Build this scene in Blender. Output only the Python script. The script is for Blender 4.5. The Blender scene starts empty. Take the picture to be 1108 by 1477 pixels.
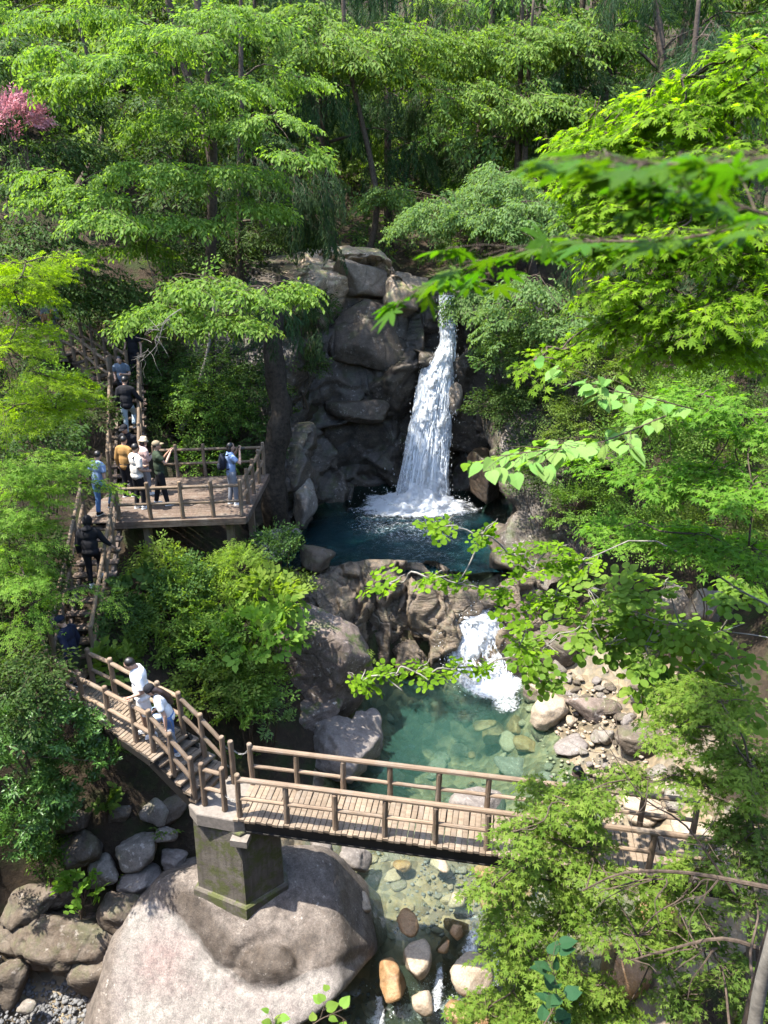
import bpy, bmesh, math, random
import numpy as np
from mathutils import Vector, Matrix
random.seed(7)
RNG = np.random.default_rng(7)
S = bpy.context.scene
COL = S.collection
R = math.radians
PI = math.pi

# ------------------------------------------------------------------ camera, sky, sun, exposure
CAMZ = 15.0
FPX = 1066.0                      # focal length in photograph pixels
PITCH = R(22.0)
cam_d = bpy.data.cameras.new('camera'); cam = bpy.data.objects.new('camera', cam_d); COL.objects.link(cam)
cam.location = (0, 0, CAMZ); cam.rotation_euler = (R(90) - PITCH, 0, 0)
cam_d.sensor_fit = 'VERTICAL'; cam_d.sensor_height = 36.0; cam_d.lens = FPX / 1477.0 * 36.0
cam_d.clip_start = 0.05; cam_d.clip_end = 600
cam_d.dof.use_dof = True; cam_d.dof.focus_distance = 15.0; cam_d.dof.aperture_fstop = 3.4
S.camera = cam

SUN_EL, SUN_AZ = R(67), R(-103)    # azimuth from +Y (straight ahead), negative = to the left
SUN_DIR = Vector((math.sin(SUN_AZ) * math.cos(SUN_EL), math.cos(SUN_AZ) * math.cos(SUN_EL), math.sin(SUN_EL)))
w = bpy.data.worlds.new('World'); S.world = w; w.use_nodes = True
nt = w.node_tree; nt.nodes.clear()
sky = nt.nodes.new('ShaderNodeTexSky'); sky.sky_type = 'NISHITA'; sky.sun_disc = False
sky.sun_elevation = SUN_EL; sky.sun_rotation = SUN_AZ; sky.altitude = 500; sky.dust_density = 1.5
bg = nt.nodes.new('ShaderNodeBackground'); bg.inputs[1].default_value = 0.15
wo = nt.nodes.new('ShaderNodeOutputWorld')
nt.links.new(sky.outputs[0], bg.inputs[0]); nt.links.new(bg.outputs[0], wo.inputs[0])
sun_d = bpy.data.lights.new('sun', 'SUN'); sun_d.energy = 2.7; sun_d.angle = R(0.53); sun_d.color = (1.0, 0.95, 0.86)
sun = bpy.data.objects.new('sun', sun_d); COL.objects.link(sun)
sun.rotation_euler = (-SUN_DIR).to_track_quat('-Z', 'Y').to_euler(); sun.location = (-10, 10, 40)
S.view_settings.view_transform = 'Standard'; S.view_settings.look = 'None'
S.view_settings.gamma = 1.0; S.view_settings.use_curve_mapping = False
S.view_settings.exposure = 2.78
S.render.engine = 'CYCLES'
S.cycles.max_bounces = 8; S.cycles.diffuse_bounces = 3; S.cycles.glossy_bounces = 3
S.cycles.transmission_bounces = 6; S.cycles.transparent_max_bounces = 24
S.cycles.caustics_reflective = False; S.cycles.caustics_refractive = False

cT, sT = math.cos(PITCH), math.sin(PITCH)
def ray(u, v):
    dx = (u - 554.0) / FPX; dy = (v - 738.5) / FPX
    return np.array([dx, cT - dy * sT, -sT - dy * cT])
def P(u, v, z=None, y=None):
    """point of the place seen at photograph pixel (u, v), at height z or at distance y"""
    d = ray(u, v)
    s = (z - CAMZ) / d[2] if z is not None else y / d[1]
    return np.array([d[0] * s, d[1] * s, CAMZ + d[2] * s])
def pxm(u, v, y):                  # metres per photograph pixel at distance y
    return y / ray(u, v)[1] / FPX

# ------------------------------------------------------------------ numpy noise
def _hash(ix, iy, iz, seed=0):
    n = (ix.astype(np.int64) * 374761393 + iy.astype(np.int64) * 668265263 + iz.astype(np.int64) * 1440662683 + seed * 982451653) & 0x7fffffff
    n = ((n ^ (n >> 13)) * 1274126177) & 0x7fffffff
    n = (n ^ (n >> 16)) & 0xffffff
    return n / float(0xffffff)
def vnoise(p, seed=0):
    p = np.asarray(p, float); i = np.floor(p).astype(np.int64); f = p - i; u = f * f * (3 - 2 * f)
    r = 0
    for dx in (0, 1):
        for dy in (0, 1):
            for dz in (0, 1):
                wgt = (u[:, 0] if dx else 1 - u[:, 0]) * (u[:, 1] if dy else 1 - u[:, 1]) * (u[:, 2] if dz else 1 - u[:, 2])
                r = r + wgt * _hash(i[:, 0] + dx, i[:, 1] + dy, i[:, 2] + dz, seed)
    return r * 2 - 1
def fbm(p, octv=4, seed=0, gain=0.5):
    a, r, q = 1.0, 0, np.asarray(p, float)
    for k in range(octv):
        r = r + a * vnoise(q, seed + k); a *= gain; q = q * 2.03 + 17.3
    return r
def worley(p, seed=0):
    p = np.asarray(p, float); i = np.floor(p).astype(np.int64)
    f1 = np.full(len(p), 9.0); f2 = np.full(len(p), 9.0); cid = np.zeros(len(p))
    for dx in (-1, 0, 1):
        for dy in (-1, 0, 1):
            for dz in (-1, 0, 1):
                c = i + np.array([dx, dy, dz])
                q = c + np.stack([_hash(c[:, 0], c[:, 1], c[:, 2], seed + k) for k in (1, 2, 3)], 1)
                d = np.linalg.norm(p - q, axis=1); h = _hash(c[:, 0], c[:, 1], c[:, 2], seed + 9)
                m = d < f1
                f2 = np.where(m, f1, np.minimum(f2, d)); cid = np.where(m, h, cid); f1 = np.where(m, d, f1)
    return f1, f2, cid
def facets(p, seed=0, tilt=0.35):
    """jointed rock: every Worley cell is a tilted plane; returns offset, edge distance"""
    p = np.asarray(p, float); i = np.floor(p).astype(np.int64); f1 = np.full(len(p), 9.0); f2 = f1.copy(); off = np.zeros(len(p))
    for dx in (-1, 0, 1):
        for dy in (-1, 0, 1):
            for dz in (-1, 0, 1):
                c = i + np.array([dx, dy, dz]); h = [_hash(c[:, 0], c[:, 1], c[:, 2], seed + k) for k in range(1, 8)]
                v = p - (c + np.stack(h[:3], 1)); d = np.linalg.norm(v, axis=1); o = (h[6] - .5) + 2 * tilt * ((h[3] - .5) * v[:, 0] + (h[4] - .5) * v[:, 1] + (h[5] - .5) * v[:, 2])
                m = d < f1; f2 = np.where(m, f1, np.minimum(f2, d)); off = np.where(m, o, off); f1 = np.where(m, d, f1)
    return off, f2 - f1
def sstep(a, b, x):
    t = np.clip((x - a) / (b - a), 0, 1); return t * t * (3 - 2 * t)
def unit(v):
    v = np.asarray(v, float); return v / (np.linalg.norm(v, axis=-1, keepdims=True) + 1e-12)

# ------------------------------------------------------------------ mesh and object helpers
def mesh_from(name, V, F, mats, midx=None, smooth=False, tint=None):
    """F: array (n,3) / (n,4) or list of faces"""
    me = bpy.data.meshes.new(name)
    V = np.asarray(V, np.float32)
    if isinstance(F, np.ndarray):
        n, k = F.shape
        me.vertices.add(len(V)); me.vertices.foreach_set('co', V.ravel())
        me.loops.add(n * k); me.loops.foreach_set('vertex_index', F.astype(np.int32).ravel())
        me.polygons.add(n); me.polygons.foreach_set('loop_start', np.arange(0, n * k, k, dtype=np.int32))
        me.update(calc_edges=True)
    else:
        me.from_pydata([tuple(map(float, v)) for v in V], [], [tuple(int(i) for i in f) for f in F])
    for m in (mats if isinstance(mats, (list, tuple)) else [mats]): me.materials.append(m)
    if midx is not None: me.polygons.foreach_set('material_index', np.asarray(midx, np.int32))
    if smooth: me.polygons.foreach_set('use_smooth', np.ones(len(me.polygons), bool))
    if tint is not None:
        a = me.attributes.new('tint', 'FLOAT', 'FACE'); a.data.foreach_set('value', np.asarray(tint, np.float32))
    me.update()
    return me
def link(name, me, parent=None, loc=None, rot=None, scale=None):
    o = bpy.data.objects.new(name, me); COL.objects.link(o)
    if parent is not None: o.parent = parent
    if loc is not None: o.location = loc
    if rot is not None: o.rotation_euler = rot
    if scale is not None: o.scale = scale if hasattr(scale, '__len__') else (scale,) * 3
    return o
def tag(o, label=None, cat=None, group=None, kind=None):
    if label: o['label'] = label
    if cat: o['category'] = cat
    if group: o['group'] = group
    if kind: o['kind'] = kind
    return o
def thing(name, label, cat, loc=(0, 0, 0), rz=0.0, group=None):
    o = link(name, None, None, loc, (0, 0, rz)); o.empty_display_size = 0.2
    return tag(o, label, cat, group)

class MB:
    """collects simple shapes into one mesh"""
    def __init__(s): s.V = []; s.F = []; s.n = 0; s.M = []
    def add(s, V, F, m=0):
        V = np.asarray(V, float); s.V.append(V)
        for f in F: s.F.append(tuple(int(i) + s.n for i in f)); s.M.append(m)
        s.n += len(V); return s
    def box(s, c, size, ax=None, m=0):
        c = np.asarray(c, float); h = np.asarray(size, float) / 2
        v = np.array([[x, y, z] for z in (-1, 1) for y in (-1, 1) for x in (-1, 1)], float) * h
        if ax is not None: v = v @ np.asarray(ax, float)
        return s.add(v + c, [(0, 2, 3, 1), (4, 5, 7, 6), (0, 1, 5, 4), (2, 6, 7, 3), (0, 4, 6, 2), (1, 3, 7, 5)], m)
    def tube(s, pts, rad, sides=8, m=0, caps=True):
        V, F = tube(pts, rad, sides, caps); return s.add(V, F, m)
    def ball(s, c, r, seg=10, rings=7, m=0, ax=None):
        c = np.asarray(c, float); r = np.asarray(r if hasattr(r, '__len__') else (r,) * 3, float)
        V = [(0, 0, 1)]; F = []
        for i in range(1, rings):
            t = PI * i / rings
            for j in range(seg):
                a = 2 * PI * j / seg; V.append((math.sin(t) * math.cos(a), math.sin(t) * math.sin(a), math.cos(t)))
        V.append((0, 0, -1)); L = len(V) - 1
        for j in range(seg): F.append((0, 1 + j, 1 + (j + 1) % seg)); F.append((L, L - seg + (j + 1) % seg, L - seg + j))
        for i in range(rings - 2):
            for j in range(seg):
                a = 1 + i * seg + j; b = 1 + i * seg + (j + 1) % seg; F.append((a, a + seg, b + seg, b))
        V = np.array(V) * r
        if ax is not None: V = V @ np.asarray(ax, float)
        return s.add(V + c, F, m)
    def mesh(s, name, mats, smooth=False):
        me = mesh_from(name, np.concatenate(s.V), s.F, mats, s.M, smooth); return me
    def build(s, name, mats, parent=None, smooth=False, loc=None, rot=None):
        return link(name, s.mesh(name, mats, smooth), parent, loc, rot)

def tube(pts, rad, sides=8, caps=True):
    pts = np.asarray(pts, float); n = len(pts)
    rad = np.full(n, rad, float) if not hasattr(rad, '__len__') else np.asarray(rad, float)
    T = np.gradient(pts, axis=0); T = unit(T)
    up = np.array([0, 0, 1.0]) if abs(T[0, 2]) < 0.9 else np.array([1.0, 0, 0])
    A = unit(np.cross(T[0], up)); V = []
    ang = np.linspace(0, 2 * PI, sides, endpoint=False)
    for i in range(n):
        A = unit(A - T[i] * np.dot(A, T[i])); B = np.cross(T[i], A)
        V.append(pts[i] + rad[i] * (np.cos(ang)[:, None] * A + np.sin(ang)[:, None] * B))
    V = np.concatenate(V); F = []
    for i in range(n - 1):
        for j in range(sides):
            a = i * sides + j; b = i * sides + (j + 1) % sides
            F.append((a, b, b + sides, a + sides))
    if caps:
        F.append(tuple(range(sides - 1, -1, -1))); F.append(tuple(range((n - 1) * sides, n * sides)))
    return V, F
def smooth_path(pts, n=12):
    """Catmull-Rom through pts"""
    pts = np.asarray(pts, float)
    if len(pts) < 3:
        t = np.linspace(0, 1, n)[:, None]; return pts[0] * (1 - t) + pts[-1] * t
    Q = np.concatenate([[2 * pts[0] - pts[1]], pts, [2 * pts[-1] - pts[-2]]])
    out = []; segs = len(pts) - 1; per = max(2, n // segs)
    for i in range(segs):
        p0, p1, p2, p3 = Q[i:i + 4]
        for t in np.linspace(0, 1, per, endpoint=False):
            out.append(0.5 * ((2 * p1) + (-p0 + p2) * t + (2 * p0 - 5 * p1 + 4 * p2 - p3) * t * t + (-p0 + 3 * p1 - 3 * p2 + p3) * t ** 3))
    out.append(pts[-1]); return np.array(out)
def grid_faces(nu, nv):
    i, j = np.meshgrid(np.arange(nu - 1), np.arange(nv - 1), indexing='ij'); a = (i * nv + j).ravel()
    return np.stack([a, a + nv, a + nv + 1, a + 1], 1)

# ------------------------------------------------------------------ materials
class NB:
    def __init__(s, name):
        s.m = bpy.data.materials.new(name); s.m.use_nodes = True; s.t = s.m.node_tree; s.t.nodes.clear()
        s.out = s.n('OutputMaterial')
    def n(s, typ, **kw):
        x = s.t.nodes.new('ShaderNode' + typ)
        for k, v in kw.items(): setattr(x, k, v)
        return x
    def l(s, a, b): s.t.links.new(a, b)
    def set(s, node, **kw):
        for k, v in kw.items():
            k = k.replace('_', ' ')
            node.inputs[k].default_value = v
        return node
    def coord(s, scale=(1, 1, 1), rnd=True, kind='Object'):
        tc = s.n('TexCoord'); mp = s.n('Mapping'); mp.inputs['Scale'].default_value = scale
        s.l(tc.outputs[kind], mp.inputs['Vector'])
        if rnd:
            oi = s.n('ObjectInfo'); mu = s.n('Math', operation='MULTIPLY'); mu.inputs[1].default_value = 37.0
            s.l(oi.outputs['Random'], mu.inputs[0])
            cx = s.n('CombineXYZ'); s.l(mu.outputs[0], cx.inputs[0]); s.l(mu.outputs[0], cx.inputs[2]); s.l(cx.outputs[0], mp.inputs['Location'])
        return mp.outputs[0]
    def noise(s, vec, scale, detail=5, rough=0.6, dist=0.0):
        x = s.n('TexNoise'); s.set(x, Scale=scale, Detail=detail, Roughness=rough, Distortion=dist); s.l(vec, x.inputs['Vector']); return x.outputs['Fac']
    def vor(s, vec, scale, feature='F1', out='Distance'):
        x = s.n('TexVoronoi', feature=feature); s.set(x, Scale=scale); s.l(vec, x.inputs['Vector']); return x.outputs[out]
    def ramp(s, fac, stops, interp='LINEAR'):
        r = s.n('ValToRGB'); e = r.color_ramp.elements; r.color_ramp.interpolation = interp
        while len(e) < len(stops): e.new(0.5)
        for el, (p, c) in zip(e, stops): el.position = p; el.color = (c[0], c[1], c[2], 1) if hasattr(c, '__len__') else (c, c, c, 1)
        s.l(fac, r.inputs[0]); return r.outputs[0]
    def mix(s, fac, a, b, blend='MIX'):
        x = s.n('MixRGB', blend_type=blend)
        for i, v in ((0, fac), (1, a), (2, b)):
            if hasattr(v, 'is_linked') or hasattr(v, 'links'): s.l(v, x.inputs[i])
            elif hasattr(v, '__len__'): x.inputs[i].default_value = (v[0], v[1], v[2], 1)
            else: x.inputs[i].default_value = v
        return x.outputs[0]
    def math(s, op, a, b=None, clamp=False):
        x = s.n('Math', operation=op, use_clamp=clamp)
        for i, v in ((0, a), (1, b)):
            if v is None: continue
            if hasattr(v, 'links'): s.l(v, x.inputs[i])
            else: x.inputs[i].default_value = v
        return x.outputs[0]
    def bump(s, h, strength=0.5, dist=0.05):
        b = s.n('Bump'); s.set(b, Strength=strength, Distance=dist); s.l(h, b.inputs['Height']); return b.outputs[0]
    def bsdf(s, color, rough=0.8, normal=None, spec=0.3, metal=0.0):
        p = s.n('BsdfPrincipled')
        for k, v in (('Base Color', color), ('Roughness', rough)):
            if hasattr(v, 'links'): s.l(v, p.inputs[k])
            else: p.inputs[k].default_value = (v[0], v[1], v[2], 1) if hasattr(v, '__len__') else v
        p.inputs['Specular IOR Level'].default_value = spec; p.inputs['Metallic'].default_value = metal
        if normal is not None: s.l(normal, p.inputs['Normal'])
        return p.outputs[0]
    def done(s, shader, disp=None):
        s.l(shader, s.out.inputs[0]); return s.m

def leaf_mat(name, dark, light, trans=0.44, rough=0.62, spec=0.10, tg=(1.7, 1.75, 0.6)):
    b = NB(name)
    at = b.n('Attribute', attribute_name='tint'); oi = b.n('ObjectInfo')
    c = b.mix(at.outputs['Fac'], dark, light)
    hs = b.n('HueSaturation'); b.l(c, hs.inputs['Color'])
    b.l(b.math('ADD', b.math('MULTIPLY', oi.outputs['Random'], 0.03), 0.485), hs.inputs['Hue'])
    b.l(b.math('ADD', b.math('MULTIPLY', oi.outputs['Random'], 0.3), 0.85), hs.inputs['Value'])
    c = hs.outputs[0]
    p = b.bsdf(c, rough, None, spec)
    t = b.n('BsdfTranslucent'); b.l(b.mix(1.0, c, (tg[0], tg[1], tg[2]), 'MULTIPLY'), t.inputs['Color'])
    mx = b.n('MixShader'); mx.inputs[0].default_value = trans; b.l(p, mx.inputs[1]); b.l(t.outputs[0], mx.inputs[2])
    return b.done(mx.outputs[0])

KA = 0.76      # albedo trim of stone, timber and cloth
def dimc(c): return tuple(KA * x for x in c)
def rock_mat(name, c1, c2, c3, lichen=0.3, moss=0.2, rough=0.8, scale=1.0, strata=0.0, cracks=0.4, bumpd=0.06):
    c1, c2, c3 = dimc(c1), dimc(c2), dimc(c3); b = NB(name); v = b.coord()
    n1 = b.noise(v, 0.9 * scale, 6, 0.62, 0.6); n2 = b.noise(v, 4.5 * scale, 8, 0.68); n3 = b.noise(v, 28 * scale, 6, 0.7)
    col = b.mix(b.ramp(n1, [(0.32, 0), (0.68, 1)]), c1, c2)
    col = b.mix(b.math('MULTIPLY', b.ramp(n2, [(0.42, 0), (0.66, 1)]), 0.75), col, c3)
    col = b.mix(1.0, col, b.ramp(n3, [(0.3, 0.62), (0.7, 1.25)]), 'MULTIPLY')
    h = b.math('ADD', b.math('MULTIPLY', n2, 1.0), b.math('MULTIPLY', n3, 0.22))
    if strata > 0:
        v2 = b.coord((1.2, 1.2, 7.0)); ns = b.noise(v2, 1.6, 5, 0.6, 0.8)
        col = b.mix(b.math('MULTIPLY', b.ramp(ns, [(0.4, 0), (0.6, 1)]), strata), col, b.mix(1.0, col, (0.55, 0.5, 0.45), 'MULTIPLY'))
        h = b.math('ADD', h, b.math('MULTIPLY', ns, strata * 1.5))
    if cracks > 0:
        vo = b.n('TexVoronoi', feature='DISTANCE_TO_EDGE'); b.set(vo, Scale=0.9 * scale)
        nz = b.n('TexNoise'); b.set(nz, Scale=2.2 * scale, Detail=4.0); b.l(v, nz.inputs['Vector'])
        mixv = b.n('MixRGB'); mixv.inputs[0].default_value = 0.22; b.l(v, mixv.inputs[1]); b.l(nz.outputs['Color'], mixv.inputs[2]); b.l(mixv.outputs[0], vo.inputs['Vector'])
        ck = b.ramp(vo.outputs['Distance'], [(0.0, 0), (0.035, 1)])
        col = b.mix(b.math('MULTIPLY', b.math('SUBTRACT', 1.0, ck), cracks), col, (0.03, 0.027, 0.024))
        h = b.math('ADD', h, b.math('MULTIPLY', ck, cracks * 0.8))
    if lichen > 0:
        nl = b.noise(v, 11 * scale, 3, 0.5); nm = b.noise(v, 1.7 * scale, 3, 0.5)
        f = b.math('MULTIPLY', b.ramp(nl, [(0.60, 0), (0.66, 1)]), b.ramp(nm, [(0.45, 0), (0.6, 1)]))
        col = b.mix(b.math('MULTIPLY', f, lichen), col, (0.40, 0.36, 0.32))
    if moss > 0:
        ge = b.n('NewGeometry'); sx = b.n('SeparateXYZ'); b.l(ge.outputs['Normal'], sx.inputs[0])
        nm = b.noise(v, 2.3 * scale, 5, 0.7)
        f = b.math('MULTIPLY', b.ramp(nm, [(0.5, 0), (0.62, 1)]), b.ramp(sx.outputs['Z'], [(0.05, 0.15), (0.6, 1)]))
        col = b.mix(b.math('MULTIPLY', f, moss), col, (0.055, 0.075, 0.018))
    return b.done(b.bsdf(col, rough, b.bump(h, 0.75, bumpd), 0.35))

def wood_mat(name, c1, c2, rough=0.75, axis=0):
    c1, c2 = dimc(c1), dimc(c2); b = NB(name); sc = [14, 14, 14]; sc[axis] = 1.0
    v = b.coord(tuple(sc)); v2 = b.coord()
    n = b.noise(v, 1.3, 6, 0.65, 0.3); n2 = b.noise(v2, 3.0, 5, 0.7); n3 = b.noise(v2, 40, 3, 0.6)
    oi = b.n('ObjectInfo')
    col = b.mix(b.ramp(n, [(0.35, 0), (0.7, 1)]), c1, c2)
    col = b.mix(b.math('MULTIPLY', b.ramp(n2, [(0.5, 0), (0.75, 1)]), 0.55), col, tuple(0.45 * x for x in c1))
    col = b.mix(1.0, col, b.ramp(oi.outputs['Random'], [(0, 0.78), (1, 1.15)]), 'MULTIPLY')
    n4 = b.noise(v2, 1.7, 5, 0.7); col = b.mix(b.math('MULTIPLY', b.ramp(n4, [(0.5, 0), (0.68, 1)]), 0.5), col, (0.17, 0.15, 0.125))
    n5 = b.noise(v2, 5.5, 5, 0.7); col = b.mix(b.math('MULTIPLY', b.ramp(n5, [(0.58, 0), (0.7, 1)]), 0.4), col, (0.06, 0.062, 0.03))
    h = b.math('ADD', n, b.math('MULTIPLY', n3, 0.3))
    return b.done(b.bsdf(col, rough, b.bump(h, 0.7, 0.016), 0.3))

def flat_mat(name, c, rough=0.75, var=0.2, scale=20, spec=0.3, bumpd=0.004):
    c = dimc(c); b = NB(name); v = b.coord(); n = b.noise(v, scale, 5, 0.65)
    col = b.mix(1.0, c, b.ramp(n, [(0.25, 1 - var), (0.75, 1 + var)]), 'MULTIPLY')
    return b.done(b.bsdf(col, rough, b.bump(n, 0.4, bumpd), spec))

M = {}
M['rail'] = wood_mat('imitation_log', (0.185, 0.128, 0.084), (0.27, 0.195, 0.132))
M['post'] = wood_mat('imitation_log_post', (0.165, 0.113, 0.074), (0.235, 0.168, 0.113), axis=2)
M['plank'] = wood_mat('deck_plank', (0.165, 0.12, 0.082), (0.255, 0.195, 0.138))
M['oldrail'] = wood_mat('weathered_log', (0.14, 0.095, 0.058), (0.215, 0.152, 0.098))
M['oldpost'] = wood_mat('weathered_log_post', (0.14, 0.095, 0.06), (0.22, 0.155, 0.10), axis=2)
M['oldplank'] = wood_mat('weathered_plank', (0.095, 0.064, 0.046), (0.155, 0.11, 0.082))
M['beam'] = flat_mat('dark_steel_beam', (0.018, 0.016, 0.014), 0.6, 0.4, 6)
M['chain'] = flat_mat('chain_metal', (0.2, 0.19, 0.17), 0.45, 0.3, 60, 0.6)
M['bark'] = flat_mat('bark', (0.075, 0.055, 0.04), 0.9, 0.6, 14, 0.2, 0.02)
M['barkdark'] = flat_mat('dark_mossy_bark', (0.038, 0.030, 0.022), 0.95, 0.7, 9, 0.15, 0.05)
M['barkred'] = flat_mat('red_bark', (0.13, 0.075, 0.05), 0.9, 0.5, 12, 0.2, 0.02)
M['barkgrey'] = flat_mat('grey_bark', (0.2, 0.18, 0.15), 0.9, 0.5, 9, 0.2, 0.02)
M['twig'] = flat_mat('twig_bark', (0.085, 0.06, 0.04), 0.85, 0.4, 20, 0.2)
# ------------------------------------------------------------------ ground
CTRL = np.array([
 # stream bed
 (0.3,7,-2.0),(-2.5,8,-1.6),(0.6,9,-1.5),(1.2,10,-0.7),(2.5,10.3,-0.4),(0.7,11.3,0.45),(1.8,11.6,0.75),(1.0,12.8,0.9),(2.2,13,0.95),(1.3,14.5,0.6),(1.6,16,-0.1),(1.2,18,-0.2),(2.8,17,0.0),(3.0,19.3,0.6),(0.5,19.3,0.4),
 (4.2,10.5,0.1),(4.6,8.5,-0.6),(3,8,-1.2),(5.3,11.5,1.0),
 # upper pool and the sill
 (0.5,22.6,2.6),(1.5,25.5,2.4),(-0.5,25.5,2.6),(-1.5,23.5,3.0),(3,25,2.6),(-1.8,20.9,4.0),(0,20.7,3.6),(1.5,20.7,3.2),(3,20.6,2.8),
 # stream above the fall, the ground behind the cliff
 (1.5,30.5,11.2),(1.7,35,12.2),(2,42,14.5),(-2,31,12.6),(-5,29.5,11.8),(5,30,11.8),
 # left bank
 (-5,18.5,4.9),(-4.2,16.5,5.3),(-3.2,18,4.6),(-2.2,17,3.0),(-4,14.5,4.4),(-2.6,14.6,2.3),(-3.2,12.8,2.0),(-5,11.6,1.7),(-6.6,11.6,1.9),(-6.7,10.7,0.2),(-7.7,11.2,1.2),(-1.6,12.6,1.1),(-6.2,13.2,5.2),(-7.2,12.4,4.0),(-7.2,15.6,5.9),
 (-8,10.4,1.0),(-6.4,9.6,-0.1),(-7.8,9.6,0.5),(-5.2,9.4,-0.6),(-9.6,9.5,3.6),(-9.2,11.8,6.0),(-10,13.5,8.5),(-9.6,17,8.6),(-8.6,20,8.2),(-6.2,21.5,7.6),(-7.9,24,9.3),(-10.4,23,10.2),(-10.7,26,10.8),(-14,26,13),(-16,20,14.5),(-15,14,13),(-14,31,15),(-8,31,12.5),(-4.6,24.5,6.2),(-5,26.5,9.2),(-4.4,22.6,5.0),
 (-13,8,9),(-18,5,13),(-22,12,18),(-24,28,20),(-20,42,23),
 # far hillside
 (0,50,18),(-12,48,22),(14,48,21),(0,65,28),(-25,65,34),(25,65,33),(0,95,46),(-40,95,52),(40,95,52),(-45,40,36),(45,40,34),
 # right bank
 (5.2,13.5,1.4),(5.0,15.5,1.6),(4.6,18,1.5),(5,19.8,2.2),(6.8,18,2.3),(8.6,20,3.8),(7.3,14,2.6),(9.2,16,4.4),(12,18,8),(12,24,12),(5.2,22,4.8),(5.8,25,6.8),(6,28,10.5),(9,24,9),(9,28,12.2),(16,35,18),(7,11.5,2.2),(9.5,12,5),(12,12,8),(7,8.5,1.5),(6.4,6,2.2),(8.5,6,5),(8,3.5,6.5),(5.2,3.2,6.5),(12,4,10.5),(18,12,14),(20,22,17),(28,10,20),
 # the slope below the viewpoint
 (0,0.2,13.2),(0,2.2,8.6),(0,4.2,3.2),(0.5,5.6,-0.8),(-3,1.2,9.5),(-3,4.4,2.2),(-6,3.5,4),(-8,6,3),(3,1.6,9.8),(3,4.4,2.6),(0,-4,15.5),(8,-3,16),(-8,-3,14),(-16,-4,16),(18,-4,18),(0,-14,20)], float)
def _tps_k(r2): return np.where(r2 > 1e-9, r2 * np.log(r2 + 1e-12), 0.0)
_cx = CTRL[:, :2] / 10.0; _n = len(CTRL)
_K = _tps_k(((_cx[:, None] - _cx[None]) ** 2).sum(-1)) + np.eye(_n) * 0.002
_A = np.zeros((_n + 3, _n + 3)); _A[:_n, :_n] = _K; _A[:_n, _n] = 1; _A[:_n, _n + 1:] = _cx; _A[_n, :_n] = 1; _A[_n + 1:, :_n] = _cx.T
_W = np.linalg.solve(_A, np.concatenate([CTRL[:, 2], np.zeros(3)]))
def ground_z(x, y):
    q = np.stack([np.ravel(x), np.ravel(y)], 1) / 10.0; out = np.empty(len(q))
    for a in range(0, len(q), 20000):
        b = q[a:a + 20000]
        out[a:a + 20000] = _tps_k(((b[:, None] - _cx[None]) ** 2).sum(-1)) @ _W[:_n] + _W[_n] + b @ _W[_n + 1:]
    return out
def gz(x, y): return float(ground_z(np.array([x]), np.array([y]))[0])

def soil_mat():
    b = NB('forest_soil'); v = b.coord(rnd=False)
    n1 = b.noise(v, 0.7, 6, 0.6); n2 = b.noise(v, 7, 8, 0.7); n3 = b.noise(v, 40, 4, 0.7)
    c = b.mix(b.ramp(n1, [(0.35, 0), (0.65, 1)]), (0.026, 0.020, 0.014), (0.05, 0.036, 0.024))
    c = b.mix(b.math('MULTIPLY', b.ramp(n2, [(0.5, 0), (0.65, 1)]), 0.7), c, (0.075, 0.052, 0.032))
    nm = b.noise(v, 1.1, 5, 0.65); c = b.mix(b.math('MULTIPLY', b.ramp(nm, [(0.48, 0), (0.62, 1)]), 0.75), c, (0.03, 0.045, 0.014))
    return b.done(b.bsdf(c, 0.95, b.bump(b.math('ADD', n2, b.math('MULTIPLY', n3, 0.4)), 0.9, 0.12), 0.15))
M['soil'] = soil_mat()
def bed_mat():
    b = NB('stream_bed_rock'); v = b.coord(rnd=False)
    n1 = b.noise(v, 0.8, 5, 0.6); n2 = b.noise(v, 5, 8, 0.7)
    vo = b.n('TexVoronoi', feature='F1'); b.set(vo, Scale=3.6); b.l(v, vo.inputs['Vector'])
    c = b.mix(b.ramp(n1, [(0.35, 0), (0.65, 1)]), (0.12, 0.095, 0.06), (0.065, 0.06, 0.043))
    c = b.mix(b.ramp(n2, [(0.4, 0), (0.7, 0.8)]), c, (0.19, 0.135, 0.075))
    sx = b.n('SeparateXYZ'); b.l(vo.outputs['Color'], sx.inputs[0])
    c = b.mix(1.0, c, b.ramp(sx.outputs[0], [(0, 0.55), (1, 1.35)]), 'MULTIPLY')
    h = b.math('SUBTRACT', b.math('MULTIPLY', n2, 0.4), vo.outputs['Distance'])
    return b.done(b.bsdf(c, 0.6, b.bump(h, 0.8, 0.1), 0.35))
M['bed'] = bed_mat()

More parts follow.
